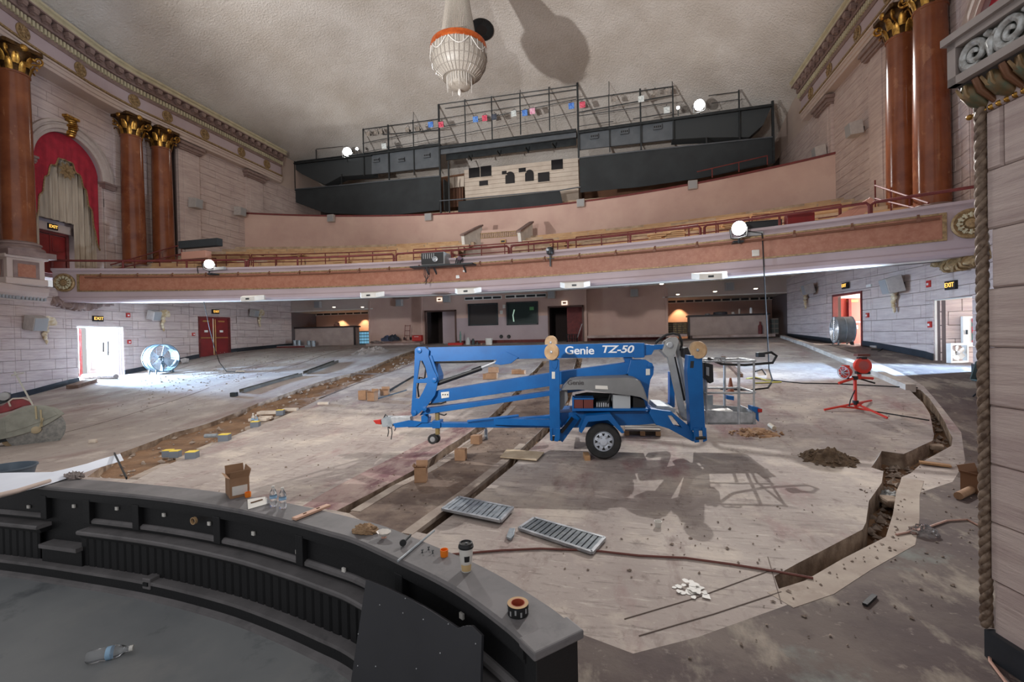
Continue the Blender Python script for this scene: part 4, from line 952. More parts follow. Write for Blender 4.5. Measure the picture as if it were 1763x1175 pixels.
for px,py,s,l in ((167,549,-1,'over the bright left exit'),(370,537,-1,'over the left red double doors'),(1458,492,1,'over the right rear red door'),(1642,491,1,'over the right front opening')):
    exit_sign(on_wall(px,py,s),PI/2*(1 if s<0 else -1)*1.0,'lit exit sign '+l)
for px,py,l in ((757,516,'above the left dark doorway of the back wall'),(972,522,'above the right dark doorway of the back wall')):
    t=thing('exit_sign','small bright exit sign '+l,'exit sign',ony(px,py,YB-.02)); P=t.location
    MB().box(P+Vector((0,-.04,0)),(.36,.06,.24)).build('sign_box',mat('sign_white',(255,240,220),.5,emit=.9),t); MB().box(P+Vector((0,-.08,0)),(.2,.01,.1)).build('sign_letters',mat('sign_brown',(150,80,50),.5),t)
for n_,px,py in ((-1,102,387),(1,112,0)):
    if n_<0:
        C,t_,nv=NICHE[-1][2:]; P=C-nv*.68-t_*.22+Z*7.67; exit_sign(P,math.atan2(t_.y,t_.x)+ (0 if nv.dot(Vector((t_.y,-t_.x,0)))>0 else PI),'lit exit sign on the header over the red niche door')
# loudspeakers on the side walls
def speaker(pos,rz,label,sc=1.0,tilt=.25):
    t=thing('wall_speaker',label,'speaker',pos,rz=rz,group='grey wall loudspeakers'); t.scale=(sc,sc,sc)
    q=Matrix.Rotation(tilt,3,'X')
    b=MB(); vs=[q@Vector(v)+Vector((0,-.32,0)) for v in ((-.26,.2,-.24),(.26,.2,-.24),(.2,-.2,-.22),(-.2,-.2,-.22),(-.26,.2,.26),(.26,.2,.26),(.2,-.2,.24),(-.2,-.2,.24))]
    b.add(vs,[(3,2,1,0),(4,5,6,7),(0,1,5,4),(1,2,6,5),(2,3,7,6),(3,0,4,7)]); b.build('cabinet',LGREY,t,local=True,bevel=.012)
    MB().box(q@Vector((0,-.205,.01))+Vector((0,-.32,0)),(.36,.015,.42),M=q).build('grille',GREY,t,local=True); MB().bar((0,0,0),(0,-.16,0),.12,.16).build('bracket',STEELD,t,local=True)
    return t
SCON=mat('sconce_cream',(214,200,174),.5,rgb2=(178,148,104),scale=7)
def sconce(pos,rz,label):
    t=thing('wall_sconce',label,'sconce',pos,rz=rz,group='carved wall sconces'); t.scale=(1.3,1.2,1.35); sh=MB()
    vs=[];n=11
    for i in range(n):
        a=PI*i/(n-1); 
        for k,(r,y) in enumerate(((.05,-.06),(.2,-.2),(.3,-.26))): rr=r*(1+.08*(i%2)); vs.append(Vector((-rr*math.cos(a),y*(.35+.65*math.sin(a)),.02+rr*math.sin(a)*.9)))
    sh.add(vs,[(i*3+k,i*3+k+1,i*3+k+4,i*3+k+3) for i in range(n-1) for k in range(2)]); sh.build('shell',SCON,t,local=True)
    dr=MB()
    for k in range(5): dr.lathe([(.0,-.1),(.09-.012*k,-.03),(.1-.014*k,.03),(0,.09)],7,c=(.03*math.sin(k*2),-.1,-.03-.11*k))
    dr.build('leaf_drop',SCON,t,local=True,smooth=60)
for px,py,s,l,sc in ((52,558,-1,'nearest the stage on the left wall',1.15),(258,544,-1,'between the left exit and the red doors',1.0),(432,540,-1,'far back on the left wall',.9),(1404,498,1,'far back on the right wall',1.0),(1556,491,1,'between the two right exits',1.15)):
    speaker(on_wall(px,py,s,.02),PI/2*(1 if s<0 else -1)-.35*(1 if s<0 else -1)*-1*0,'grey wedge loudspeaker '+l,sc)
for px,py,s,l in ((74,562,-1,'beside the nearest left loudspeaker'),(277,547,-1,'beside the middle left loudspeaker'),(444,544,-1,'beside the rear left loudspeaker'),(1391,506,1,'beside the rear right loudspeaker'),(1545,503,1,'beside the front right loudspeaker')):
    sconce(on_wall(px,py,s,.0),PI/2*(1 if s<0 else -1),'cream carved shell sconce '+l)
for px,py,s,l,k in ((220,543,-1,'high right of the left exit',1.2),(222,589,-1,'low right of the left exit',1.1),(333,576,-1,'left of the red double doors',1),(1600,489,1,'high left of the right front opening',1.2),(1494,543,1,'right of the right rear door',1),(1602,559,1,'low left of the right front opening',1.1)):
    P=on_wall(px,py,s); t=thing('fire_alarm','small red fire alarm box '+l,'alarm',P); MB().box(P,(.09,.16*k,.18*k)).build('alarm_box',RED,t,bevel=.01); MB().box(P-Vector((s*.05,0,.01)),(.02,.08,.07)).build('alarm_lens',WHITE,t)
def flat_speaker(px,py,y,label,sz_=.5,rz=0):
    P=ony(px,py,y); t=thing('wall_speaker',label,'speaker',P,group='grey wall loudspeakers'); MB().box(P+Vector((0,-.12,0)),(sz_,.24,sz_)).build('cabinet',LGREY,t,bevel=.015); MB().box(P+Vector((0,-.25,0)),(sz_-.08,.02,sz_-.08)).build('grille',GREY,t)
for px,py,l in ((572,377,'left end of the pink parapet'),(739,375,'left of centre on the pink parapet'),(1000,351,'right of centre on the pink parapet'),(1192,320,'right part of the pink parapet')):
    for _ in range(1):
        y=28.
        for _ in range(8): y=PARC(ony(px,py,y).x)-.03
    flat_speaker(px,py,y,'square grey loudspeaker on the '+l)
for px,py,y,l in ((549,525,28,'header above the left bar'),(689,522,28,'pink wall left of the booth'),(770,515,YB,'booth wall above the left dark doorway'),(950,508,YB,'booth wall beside the right vent'),(1092,505,28,'pink wall right of the booth'),(1255,494,28,'header above the right bar')):
    flat_speaker(px,py,y-.02,'square grey loudspeaker high on the '+l,.46)
for px,py,x,l,rz in ((329,352,-17.45,'on the left pilaster above the balcony',PI/2),(406,366,-17.45,'at the left end of the pink parapet coping',PI/2),(1487,222,17.45,'high on the right upper wall by the pilaster',-PI/2),(1424,262,17.45,'at the right end of the pink parapet coping',-PI/2)):
    speaker(onx(px,py,x*.99),rz,'grey wedge loudspeaker '+l,1.15,.1)
# projector speakers / white ceiling speakers under the balcony
for px,py,l in ((436,515,'far left'),(641,509,'left of the booth'),(806,502,'above the booth windows'),(990,492,'above the right dark doorway'),(1221,477,'right part')):
    P=onz(px,py,4.5)
    for _ in range(8): P=onz(px,py,sz(P.x,P.y)-.1)
    t=thing('ceiling_speaker','white ceiling loudspeaker under the balcony, '+l,'speaker',P,group='white ceiling loudspeakers under the balcony'); mb=MB(); mb.prism([P+Vector(v) for v in ((-.55,0,-.05),(-.35,-.3,-.12),(.35,-.3,-.12),(.55,0,-.05),(.35,.3,-.05),(-.35,.3,-.05))],(0,0,.2)); mb.build('housing',WHITE,t,bevel=.02); MB().box(P+Vector((0,-.3,-.02)),(.16,.05,.06)).build('bracket',STEELD,t)
for px,py in ((480,517),(570,514),(620,513),(575,529),(624,529),(1040,490),(1139,489),(1167,507),(1231,502),(1301,497)):
    P=onz(px,py,4.6)
    for _ in range(8): P=onz(px,py,min(5.2,sz(P.x,P.y))-.01)
    if P.y>27.9: P=onz(px,py,4.32)
    tag(MB().lathe([(.09,.0),(.09,-.02),(.06,-.03),(0,-.025)],12,c=P).build('downlight',mat('downlight_glow',(255,236,210),.5,emit=6)),'small lit downlight in the ceiling '+{480:'under the left end of the balcony',570:'in front of the left bar header',620:'between the left grey loudspeaker and the grille',575:'inside the left bar alcove, left one',624:'inside the left bar alcove, right one',1040:'right of the right dark doorway',1139:'left of the right bar header',1167:'inside the right bar alcove, leftmost',1231:'inside the right bar alcove, middle',1301:'inside the right bar alcove, rightmost'}[px],'downlight','recessed downlights under the balcony')
for px,py,w_,l in ((690,513,.9,'left of the booth, behind the grey loudspeaker'),(760,505,.7,'above the left dark doorway'),(1064,494,.8,'right of the booth')):
    P=onz(px,py,4.6)
    for _ in range(8): P=onz(px,py,sz(P.x,P.y)-.01)
    tag(MB().lathe([(w_*.6,0),(w_*.6,-.03),(w_*.45,-.05),(0,-.03)],20,c=P).build('ceiling_grille',CORN),'round dark ceiling grille under the balcony, '+l,'grille')
# ================================================================ CATWALK
YC=30.55
def cw(px,py,dy=0): return ony(px,py,YC+dy)
CAT=thing('catwalk','dark steel lighting catwalk with pipe frames above the rear balcony',"catwalk",cw(870,250))
def post(px,t,b,w=.07,name='post'):
    p=cw(px,t); q=Vector((p.x,YC,cw(px,b).z)); MB().bar(p,q,w,w).build(name,STEELD,CAT)
for px,t,b,w_ in ((625,222,303,.07),(668,215,310,.09),(711,207,302,.06),(755,178,368,.11),(800,172,245,.06),(846,166,240,.07),(895,160,232,.07),(945,150,225,.07),(994,143,272,.12),(1048,163,262,.06),(1102,153,258,.10),(1158,148,240,.08),(1272,155,240,.08),(1330,174,280,.13),(506,278,368,.11),(544,256,276,.05),(772,278,370,.09),(588,300,318,.05),(1216,236,247,.08)): post(px,t,b,w_)
for a,b,r in (((625,223),(755,205),.03),((659,232),(755,224),.035),((624,247),(992,171),.025),((628,262),(992,193),.02),((756,180),(994,147),.03),((766,187),(992,154),.03),((995,172),(1157,149),.03),((995,194),(1157,164),.035),((995,200),(1157,176),.025),((544,257),(590,252),.02),((1220,165),(1272,158),.025),((1225,178),(1272,171),.02),((755,205),(994,166),.02),((995,218),(1056,209),.02),((1090,205),(1157,194),.03),((633,264),(690,254),.02),((720,251),(757,244),.02)):
    MB().tube([cw(*a,-.03),cw(*b,-.03)],r,6).build('pipe_rail',STEELD,CAT)
# hanging wires and rods above the pipes
for px,t,b in ((711,180,208),(625,200,222),(800,160,175),(895,145,163),(1048,130,165),(1157,122,150)):
    p=cw(px,t); top=Vector((p.x,YC+.05,min(cz(p.x,YC)+.05,p.z+1.2))); MB().tube([top,Vector((p.x,YC,cw(px,b).z))],.02,5).build('hanger_rod',STEELD,CAT)
# walkway beams
def plate(pts,y,th,mt,name,par): return MB().prism([ony(a,b,y) for a,b in pts],(0,th,0)).build(name,mt,par)
DG=mat('walkway_grey',(88,93,98),.55,rgb2=(76,81,86),scale=1.5)
plate([(640,262),(757,246),(757,287),(640,300)],YC+.1,.12,DG,'walkway_fascia',CAT); plate([(757,252),(992,222),(992,236),(757,266)],YC+.05,.12,DG,'walkway_fascia',CAT); plate([(768,276),(992,250),(992,236),(768,262)],YC+.7,.1,STEELD,'walkway_beam',CAT)
plate([(997,225),(1158,202),(1158,240),(997,258)],YC+.1,.12,DG,'walkway_fascia',CAT)
wing=mat('wing_black',(52,56,58),.8)
plate([(1158,202),(1330,179),(1314,215),(1290,236),(1212,237),(1158,240)],YC+.12,.9,wing,'wing_panel',CAT); plate([(506,278),(640,262),(640,300),(586,304),(560,318),(545,312),(520,300),(506,290)],YC+.12,.9,wing,'wing_panel',CAT)
for a,b in (((640,266),(757,250)),((997,229),(1158,206)),((1158,206),(1330,182)),((506,282),(640,267)),((757,256),(992,226))): MB().bar(cw(*a,-.05),cw(*b,-.05),.16,.1).build('walkway_kick_plate',STEELD,CAT)
dk=MB()
for a,b in (((506,280),(757,248)),((757,253),(992,223)),((997,226),(1330,180))):
    p,q=cw(*a),cw(*b); dk.prism([p,q,q+Vector((0,1.4,0)),p+Vector((0,1.4,0))],(0,0,.06))
dk.build('walkway_deck',STEELD,CAT)
for px,py in ((806,268),(855,260),(904,254),(950,247)): MB().bar(cw(px,py,.05),cw(px+6,py+8,.7),.08,.12).build('bracket',STEELD,CAT)
for px,py in ((735,268),(691,275),(648,276),(1023,235),(1075,227),(1132,219)):
    t=MB().box(cw(px,py,.02),(.52,.16,.3)).build('outlet_box',DG,CAT,bevel=.01)
    for k in range(4): MB().box(cw(px,py,-.07)+Vector((-.18+.12*k,0,.03)),(.07,.02,.12)).build('outlet_socket',mat('socket_black',(18,18,20),.4),t)
# drapes below the catwalk
def cloth(pts,y,label,name='black_drape',fold=0):
    P=[ony(a,b,y) for a,b in pts]; lo=[p for p in P]; n=len(P)
    o=MB().prism(P,(0,.06,0)).build(name,BLACKCL); return tag(o,label,'drape')
def sheet(top,bot,y,label):
    # top and bottom edges given as pixel polylines with the same number of points
    mb=MB(); NU=40; NV=8
    def at(L,u):
        f=u*(len(L)-1); i=min(len(L)-2,int(f)); k=f-i; return (L[i][0]+(L[i+1][0]-L[i][0])*k,L[i][1]+(L[i+1][1]-L[i][1])*k)
    def fn(u,v):
        a=at(top,u); b=at(bot,u); px=a[0]+(b[0]-a[0])*v; py=a[1]+(b[1]-a[1])*v
        p=ony(px,py,y); return p+Vector((0,-.012*math.sin(u*60)*v-.06*math.sin(u*7+1)*v*v,0))
    mb.grid(fn,NU,NV); mb.v+= [p+Vector((0,.05,0)) for p in mb.v]; k=(NU+1)*(NV+1); fs=list(mb.f); mb.f+=[tuple(i+k for i in f) for f in fs]; mb.m+=[0]*len(fs)
    o=mb.build('black_drape',BLACKCL,smooth=70); tag(o,label,'drape'); return o
d1=sheet([(508,326),(590,319),(670,311),(757,303)],[(510,349),(560,367),(670,371),(757,362)],YC+.02,'large black drape hanging under the left part of the catwalk')
d2=sheet([(997,272),(1100,260),(1220,248),(1330,236)],[(999,332),(1100,322),(1220,304),(1334,281)],YC+.02,'large black drape hanging under the right part of the catwalk')
d3=sheet([(789,347),(850,340),(910,334),(964,329)],[(789,366),(850,364),(910,359),(969,350)],YC-.1,'low black drape across the front of the projection booth')
MB().box((cw(764,330).x,YC+.5,cw(764,335).z),(.05,1.0,2.2)).build('drape_return',BLACKCL,d1)
MB().tube([cw(508,326,-.05),cw(590,319,-.05),cw(670,311,-.05),cw(757,303,-.05)],.04,6).build('hem_pipe',DG,d1); MB().tube([cw(997,272,-.05),cw(1100,260,-.05),cw(1330,236,-.05)],.04,6).build('hem_pipe',DG,d2); MB().tube([cw(757,346,-.15),cw(794,343,-.15),cw(964,328,-.15),cw(1000,322,-.15)],.04,6).build('hem_pipe',DG,d3)
rl=thing('guard_rail','short pale rail standing on the right end of the pink parapet','railing',ony(1270,300,27.2))
yr=lambda px,py:ony(px,py,27.2)
MB().tube([yr(1200,296),yr(1322,268)],.03,6).build('top_rail',MAROON,rl)
for px,t,b in ((1226,290,306),(1272,280,296),(1321,269,284)): MB().tube([yr(px,t),yr(px+.3,b)],.03,6).build('post',MAROON,rl)
# projection booth
YBt=33.0
BO=thing('projection_booth','white boarded projection booth with dark port windows behind the catwalk','booth',ony(900,310,YBt))
bw=mat('booth_white',(212,198,182),.7,rgb2=(198,182,166),scale=1.5)
# boards (one above the other)
tp=[(799,293),(995,272)]; bt=[(801,344),(997,324)]
for k in range(7):
    f0,f1=k/7,(k+1)/7; L=lambda f,e:(tp[e][0]+(bt[e][0]-tp[e][0])*f,tp[e][1]+(bt[e][1]-tp[e][1])*f)
    a,b,c,d=[ony(*L(f,e),YBt) for f,e in ((f0,0),(f0,1),(f1-.01,1),(f1-.01,0))]; MB().prism([a,b,c,d],(0,.08,0)).build('board',bw,BO)
DK=mat('port_dark',(30,28,30),.3)
for px0,py0,px1,py1 in ((807,290,826,306),(827,287,846,304),(864,295,872,301),(893,290,905,297),(949,276,969,292),(926,298,946,313),(825,312,840,320),(870,304,886,315),(904,300,919,311)):
    p=ony(px0,py0,YBt-.05); q=ony(px1,py1,YBt-.05); o=MB().box(((p.x+q.x)/2,YBt-.03,(p.z+q.z)/2),(q.x-p.x,.06,p.z-q.z)).build('port_window',DK,BO)
    if px0 in (870,904): MB().lathe([((q.x-p.x)/2,0),((q.x-p.x)/2,.05)],14,c=((p.x+q.x)/2,YBt-.0,p.z-.02),M=basis((0,-1,0))).build('port_arch',DK,o)
    else: MB().box(((p.x+q.x)/2,YBt-.07,q.z+.0),(q.x-p.x+.1,.06,.05)).build('port_sill',bw,o)
MB().prism([ony(a,b,YBt+.3) for a,b in ((773,306),(799,303),(799,321),(775,324))],(0,.1,0)).build('side_panel',bw,BO)
pA,pB=ony(799,293,YBt),ony(997,324,YBt); MB().box(((pA.x+pB.x)/2,YBt+1.4,(11.45+pA.z-.2)/2),(pB.x-pA.x-.1,2.5,pA.z-.2-11.45)).build('booth_body',bw,BO)
MB().box((ony(780,335,YBt+.5).x,YBt+.6,ony(780,335,YBt).z),(1.6,.1,1.6)).build('side_wall',mat('booth_side_brown',(120,84,66),.8),BO)
uf=MB().box((0,34.8,11.2),(34.4,7.2,.5)); tag(uf.build('floor',MATS['tier_concrete']),'upper balcony floor below the catwalk',kind='structure')
# ---------------------------------------------------------------- stage lights on the pipes
def par_can(px,py,col,label,sz=.16,rz=0):
    P=cw(px,py,-.15); t=thing('stage_light',label,'stage light',P,group='small stage lights hung on the catwalk pipes')
    M=basis(Vector((.1*math.sin(px),-1,-.25)))
    MB().lathe([(.0,-.32),(sz*.6,-.3),(sz*.75,-.1),(sz,0),(sz,.04),(sz*.85,.04)],12,c=P,M=M).build('can',BLACK,t,smooth=40)
    MB().box(P+M@Vector((0,0,.08)),(sz*2.3,sz*2.3,.02),M=M).build('colour_filter',mat('gel_'+col,{'blue':(40,90,190),'red':(190,40,70),'pink':(215,120,160),'clear':(180,190,190),'dark':(40,44,54),'grey':(110,104,98)}[col],.15,rgb2={'blue':(120,170,230),'red':(235,120,140),'pink':(240,200,215),'clear':(225,230,228),'dark':(90,96,110),'grey':(160,150,140)}[col],scale=9),t)
    MB().tube([P+Vector((-sz,0,0)),P+Vector((-sz,0,.22)),P+Vector((0,0,.3)),P+Vector((0,.12,.42)),P+Vector((0,0,.3)),P+Vector((sz,0,.22)),P+Vector((sz,0,0))],.015,4).build('yoke',STEELD,t)
for px,py,c,l in ((742,215,'blue','blue-gelled, left of the thick catwalk post'),(760,215,'red','red-gelled, just right of the thick catwalk post'),(819,206,'blue','blue-gelled, leftmost of the three left of the chandelier shadow'),(835,204,'red','red-gelled, in the middle of the left three'),(851,202,'dark','dark-faced, right of the red-gelled one'),(885,196,'clear','clear-faced, in the chandelier shadow'),(904,195,'blue','blue-gelled, right of the chandelier shadow'),(917,192,'pink','pink-gelled, beside a blue one right of the chandelier shadow'),(984,183,'blue','blue-gelled, left of the tall middle-right post'),(1003,181,'red','red-gelled, right of the tall middle-right post'),(635,231,'grey','bare-faced, first one on the left pipe'),(648,228,'grey','bare-faced, second one on the left pipe'),(656,227,'grey','bare-faced, third one on the left pipe'),(662,252,'clear','bare-faced, on the lower left pipe'),(702,224,'grey','brown-faced, left of the thin left post'),(720,222,'grey','brown-faced, right of the thin left post'),(1056,172,'grey','bare, on the right pipe left of centre'),(1104,171,'clear','white-rimmed, on the thick right post'),(1128,160,'grey','bare, on the right pipe'),(1147,159,'grey','bare, at the right pipe end'),(1148,190,'clear','bare, on the lower right pipe')):
    par_can(px,py,c,'small stage light '+l,.16 if c not in('grey',) else .13)
# ---------------------------------------------------------------- big floodlights
def flood(P,aim,r,label,stand):
    t=thing('floodlight',label,'floodlight',P); d=(Vector(aim)-P).normalized(); M=basis(d)
    MB().lathe([(.0,-r*1.5),(r*.5,-r*1.45),(r*.62,-r*.8),(r*.95,-r*.1),(r,0),(r*.93,0)],20,c=P,M=M,cap=False).build('housing',STEELD,t,smooth=40)
    MB().lathe([(r*.92,-.01),(0,-.005)],20,c=P,M=M).build('lens',LAMPGLOW,t)
    s=M@Vector((r*1.12,0,0)); s2=M@Vector((-r*1.12,0,0))
    MB().tube([P+s,P+s*.9-Z*r*1.2,P-Z*r*1.35,P+s2*.9-Z*r*1.2,P+s2],.025,5).build('yoke',STEELD,t)
    MB().tube([P-Z*r*1.35,P-Z*(r*1.35+stand)],.03,6).build('stem',STEELD,t)
    return t
flood(FLOOD_L,(3,4,0),.34,'blazing white floodlight on the left part of the catwalk',.3)
flood(FLOOD_R,(0,4,0),.34,'blazing white floodlight on the right part of the catwalk',.3)
flood(FLOOD_L+Vector((.85,-.05,.12)),(3,4,0),.1,'small lit lamp right of the left catwalk floodlight',.35)
flood(FLOOD_R+Vector((-1.25,-.05,-.02)),(0,4,0),.1,'small lit lamp left of the right catwalk floodlight',.35)
def bal_pt(px,py,off=-.35):
    y=16.
    for _ in range(10): y=FARC(ony(px,py,y).x)+off
    return ony(px,py,y)
PL=bal_pt(360,455); PR=bal_pt(1272,393)
tl=flood(PL,(4,0,3),.2,'lit floodlight clamped on the balcony front at left',.18); tr=flood(PR,(2,2,3.6),.24,'lit grey floodlight clamped on the balcony front at right',.16)
for t,P in ((tl,PL),(tr,PR)): MB().box(P+Vector((0,.28,-.42)),(.3,.5,.06)).build('clamp_plate',STEELD,t); MB().box(P+Vector((.45,.1,-.2)),(.55,.1,.12)).build('ballast_box',GREY,t)
# ---------------------------------------------------------------- projector on its shelf, camera head and small balcony objects
P=bal_pt(752,448,-.2); t=thing('projector','large grey and black projector standing on a shelf at the balcony centre','projector',P)
b=MB().box(P,(1.0,.8,.5)); b.build('case',GREY,t,bevel=.02); MB().box(P+Vector((-.02,-.41,0)),(.96,.03,.46)).build('front_panel',SIGNB,t); MB().lathe([(.11,0),(.11,.06),(.08,.07),(.06,.03),(0,.03)],16,c=P+Vector((.12,-.42,-.04)),M=basis((0,-1,0))).build('lens',ALU,t,smooth=40)
for k in range(6): MB().box(P+Vector((-.4+.09*k,-.43,.1)),(.03,.02,.2)).build('vent_slat',GREY,t)
sh=MB().box(P+Vector((.35,-.02,-.3)),(2.7,.9,.06)); sh=sh.build('projector_shelf',STEELD); tag(sh,'dark shelf bolted to the balcony front under the projector','shelf'); 
for dx in (-.45,-.1,1.2): MB().bar(P+Vector((dx,-.1,-.33)),P+Vector((dx,.25,-.6)),.05,.05).build('strut',STEELD,sh)
ca=MB()
for k in range(5): ca.tube([P+Vector((-.35+.05*k,-.44,-.33)),P+Vector((-.38+.06*k,-.46,-.65-.06*(k%3))),P+Vector((-.25-.03*k,-.44,-.95-.1*(k%2)))],.012,4)
tag(ca.build('hanging_cables',BLACK),'bundle of cables hanging below the projector shelf','cable')
q=P+Vector((.95,-.05,-.13)); cb=thing('bracket_arm','dark tangled lamp bracket on the shelf right of the projector','bracket',q)
for k in range(4): MB().tube([q+Vector((-.12+.08*k,-.02*k,-.14)),q+Vector((.06*k-.05,0,.15)),q+Vector((.1+.03*k,.03,.22-.05*k))],.025,5).build('arm',STEELD,cb)
MB().lathe([(.08,0),(.1,.1),(.06,.14)],10,c=q+Vector((.12,-.08,.1)),M=basis((0,-1,0))).build('lamp_head',mat('purple_grey',(96,72,84),.5),cb)
P=bal_pt(947,432,-.2); t=thing('camera_head','small black camera head clamped on the balcony edge','camera',P); MB().lathe([(0,-.16),(.12,-.13),(.15,0),(.12,.12),(0,.15)],12,c=P).build('dome',BLACK,t,smooth=60); MB().lathe([(.06,0),(.05,.06),(0,.07)],10,c=P+Vector((-.08,-.12,.02)),M=basis((-.3,-1,0))).build('lens',ALU,t); MB().bar(P-Z*.13,P-Z*.6,.05,.05).build('clamp',STEELD,t); MB().bar(P+Vector((-.12,0,-.3)),P+Vector((.14,0,-.3)),.03,.03).build('clamp_arm',STEELD,t)
for px,py,s_,l in ((788,477,.13,'below the projector shelf'),(799,467,.08,'beside the projector shelf'),(1301,436,.2,'below the right balcony floodlight')):
    P=bal_pt(px,py,-.05); tag(MB().box(P,(s_,.08,s_)).build('junction_box',WHITE,bevel=.008),'small white junction box on the marble band '+l,'box')
CABLE=mat('cable_black',(34,33,33),.85)
def cable(pts,r,label,mt=CABLE,name='cable',cat='cable'): return tag(MB().tube(pts,r,5).build(name,mt,smooth=60),label,cat)
P=bal_pt(340,465,-.12); Q=fl(378,628); cable([P+Vector((.5,0,.1)),P+Vector((.1,-.1,.12)),P]+[P+(Q-P)*f+Vector((0,0,-.35*math.sin(PI*f))) for f in (.25,.5,.75)]+[Q+Z*.1,fl(390,640,.02),fl(420,642,.02)],.018,'black cable hanging from the left balcony floodlight to the floor')
P=bal_pt(1312,402,-.1); Q=fl(1324,636); cable([P+Vector((-.4,0,.1)),P]+[P+(Q-P)*f for f in (.3,.6,.9)]+[Q+Z*.02,fl(1330,655,.02),fl(1322,668,.02),fl(1290,672,.02),fl(1240,670,.02)],.02,'black cable hanging from the right balcony floodlight to the floor')
# small things on the tiers: lumber and boxes
random.seed(3)
LUM=[(x,r) for x,r in ((-13.8,42),(-13.2,42.4),(-12.4,43),(-11.5,42.2),(-10.6,42.6),(-6.8,40.3),(-1.9,40.4),(-.8,40.2),(4.2,41.6),(4.9,42.2),(8.6,40.5),(9.3,40.7),(10.1,42.8),(11.6,41.6),(12.9,42.4),(14,41.0))]
for i,(x,r) in enumerate(LUM):
    t=thing('plank_stack','stack of pale planks on the balcony tiers, number %d counted from the left'%(i+1) if 0 else 'small stack of pale planks on the balcony tiers, '+('at the far left','second from the far left','third from the far left','left by the dark boards','left above the flood','left aisle steps','left vomitory steps','right vomitory steps','right of the vomitory','behind the right vomitory rail','near right aisle','right aisle steps','right above the flood','right of the flood','near the right columns','far right')[i],'lumber',(x,FARC(x,r),5.2+RISE*max(0,int((r-38.5)/.95))+RISE),group='plank stacks on the balcony tiers')
    P=t.location; rz=random.uniform(-.2,.2)
    for k in range(3+i%3): MB().box(P+Vector((random.uniform(-.1,.1),0,.06+.08*k)),(random.uniform(.5,1.0),.3,.06),rz).build('plank',PLY,t)
for px,py,w_,c,l in ((345,420,2.2,BLACKCL,'dark stacked boards at the left end of the balcony'),(338,440,1.4,mat('pinkish_board',(190,140,120),.7),'pinkish board leaning behind the left balcony rail'),(1376,378,.8,DOORRED,'dark red box behind the right balcony rail'),(1313,390,1.1,BLACKCL,'flat black case behind the right balcony rail')):
    P=bal_pt(px,py,.9); t=MB().box(P,(w_,.3,.34)); tag(t.build('stored_board',c,bevel=.02),l,'board')
for k in range(5):
    P=bal_pt(1455+7*k,372-k*2,.8); tag(MB().box(P,(.9,.05,.22),.2,M=Matrix.Rotation(-.5-.08*k,3,'Y')).build('loose_board',MATS['pinkish_board']),'reddish board in the fanned pile behind the right balcony rail, %s'%('lowest','second','middle','fourth','topmost')[k],'board','fanned boards behind the right balcony rail')
# ================================================================ CHANDELIER + CEILING VENT
CH=Vector((0,20.0,0)); ch=thing('chandelier','great crystal chandelier with an orange copper ring hanging from the ceiling','chandelier',CH+Z*15.4)
CRY=mat('crystal_strings',(186,178,168),.4,rgb2=(152,144,134),scale=30); COP=mat('copper_orange',(208,104,44),.35,.5,rgb2=(176,76,28),scale=5)
rz0=15.45; RR=1.27
MB().lathe([(RR-.1,rz0-.02),(RR,rz0),(RR+.03,rz0+.1),(RR,rz0+.26),(RR-.1,rz0+.3)],48,c=(CH.x,CH.y,0)).build('copper_ring',COP,ch,smooth=40)
st=MB(); N=72; ztop=cz(0,20)-.3
for k in range(N):
    a=2*PI*k/N; c,s=math.cos(a),math.sin(a); st.tube([CH+Vector((.3*c,.3*s,ztop)),CH+Vector((.46*c,.46*s,18.2)),CH+Vector((.85*c*.98,.85*s*.98,rz0+.28))],.026,4)
tag(st.build('bead_strings',CRY,ch),kind='stuff')
MB().lathe([(.25,16),(.25,ztop)],12,c=CH).build('core',mat('core_tan',(170,150,130),.6),ch,smooth=40)
MB().lathe([(.32,ztop),(.36,ztop+.1),(.2,cz(0,20)+.05)],20,c=CH).build('ceiling_cup',COP,ch)
bw_=MB(); bp_=[(RR-.02,rz0),(1.27,rz0-.35),(1.2,rz0-.7),(1.02,rz0-1.02),(.74,rz0-1.25),(.56,rz0-1.2)]
bw_.lathe(bp_,48,c=CH); bo=bw_.build('bowl',CRY,ch,smooth=50)
gs=MB()
for k in range(36):
    a=2*PI*k/36; gs.tube([CH+Vector(((r+.015)*math.cos(a),(r+.015)*math.sin(a),z)) for r,z in bp_[:5]],.016,4)
for r,z in bp_[1:5]: gs.tube([CH+Vector(((r+.02)*math.cos(2*PI*k/48),(r+.02)*math.sin(2*PI*k/48),z)) for k in range(48)],.016,4,closed=True)
tag(gs.build('bead_mesh',mat('bead_dark',(150,142,134),.3),bo),kind='stuff')
MB().lathe([(.56,rz0-1.0),(.55,rz0-1.35),(.5,rz0-1.62),(.3,rz0-1.72),(0,rz0-1.74)],32,c=CH).build('inner_drum',CRY,ch,smooth=40)
dp=MB()
for k in range(30):
    a=2*PI*k/30; r=.58; z=rz0-1.1; L=.45 if k%3 else .7; dp.tube([CH+Vector((r*math.cos(a),r*math.sin(a),z)),CH+Vector((r*math.cos(a),r*math.sin(a),z-L))],[.02,.012],4)
for k in range(24):
    a=2*PI*k/24; dp.tube([CH+Vector((1.28*math.cos(a),1.28*math.sin(a),rz0)),CH+Vector((1.3*math.cos(a),1.3*math.sin(a),rz0-.3-.12*(k%2)))],[.014,.02],4)
tag(dp.build('crystal_drops',mat('crystal_bright',(212,208,202),.15),ch),kind='stuff')
sw=MB()
for k in range(8):
    a0=2*PI*k/8; sw.tube([CH+Vector((1.3*math.cos(a0+.7*f),1.3*math.sin(a0+.7*f),rz0-.05-.35*math.sin(PI*f))) for f in [j/8 for j in range(9)]],.025,5)
sw.build('crystal_swag',MATS['crystal_bright'],ch)
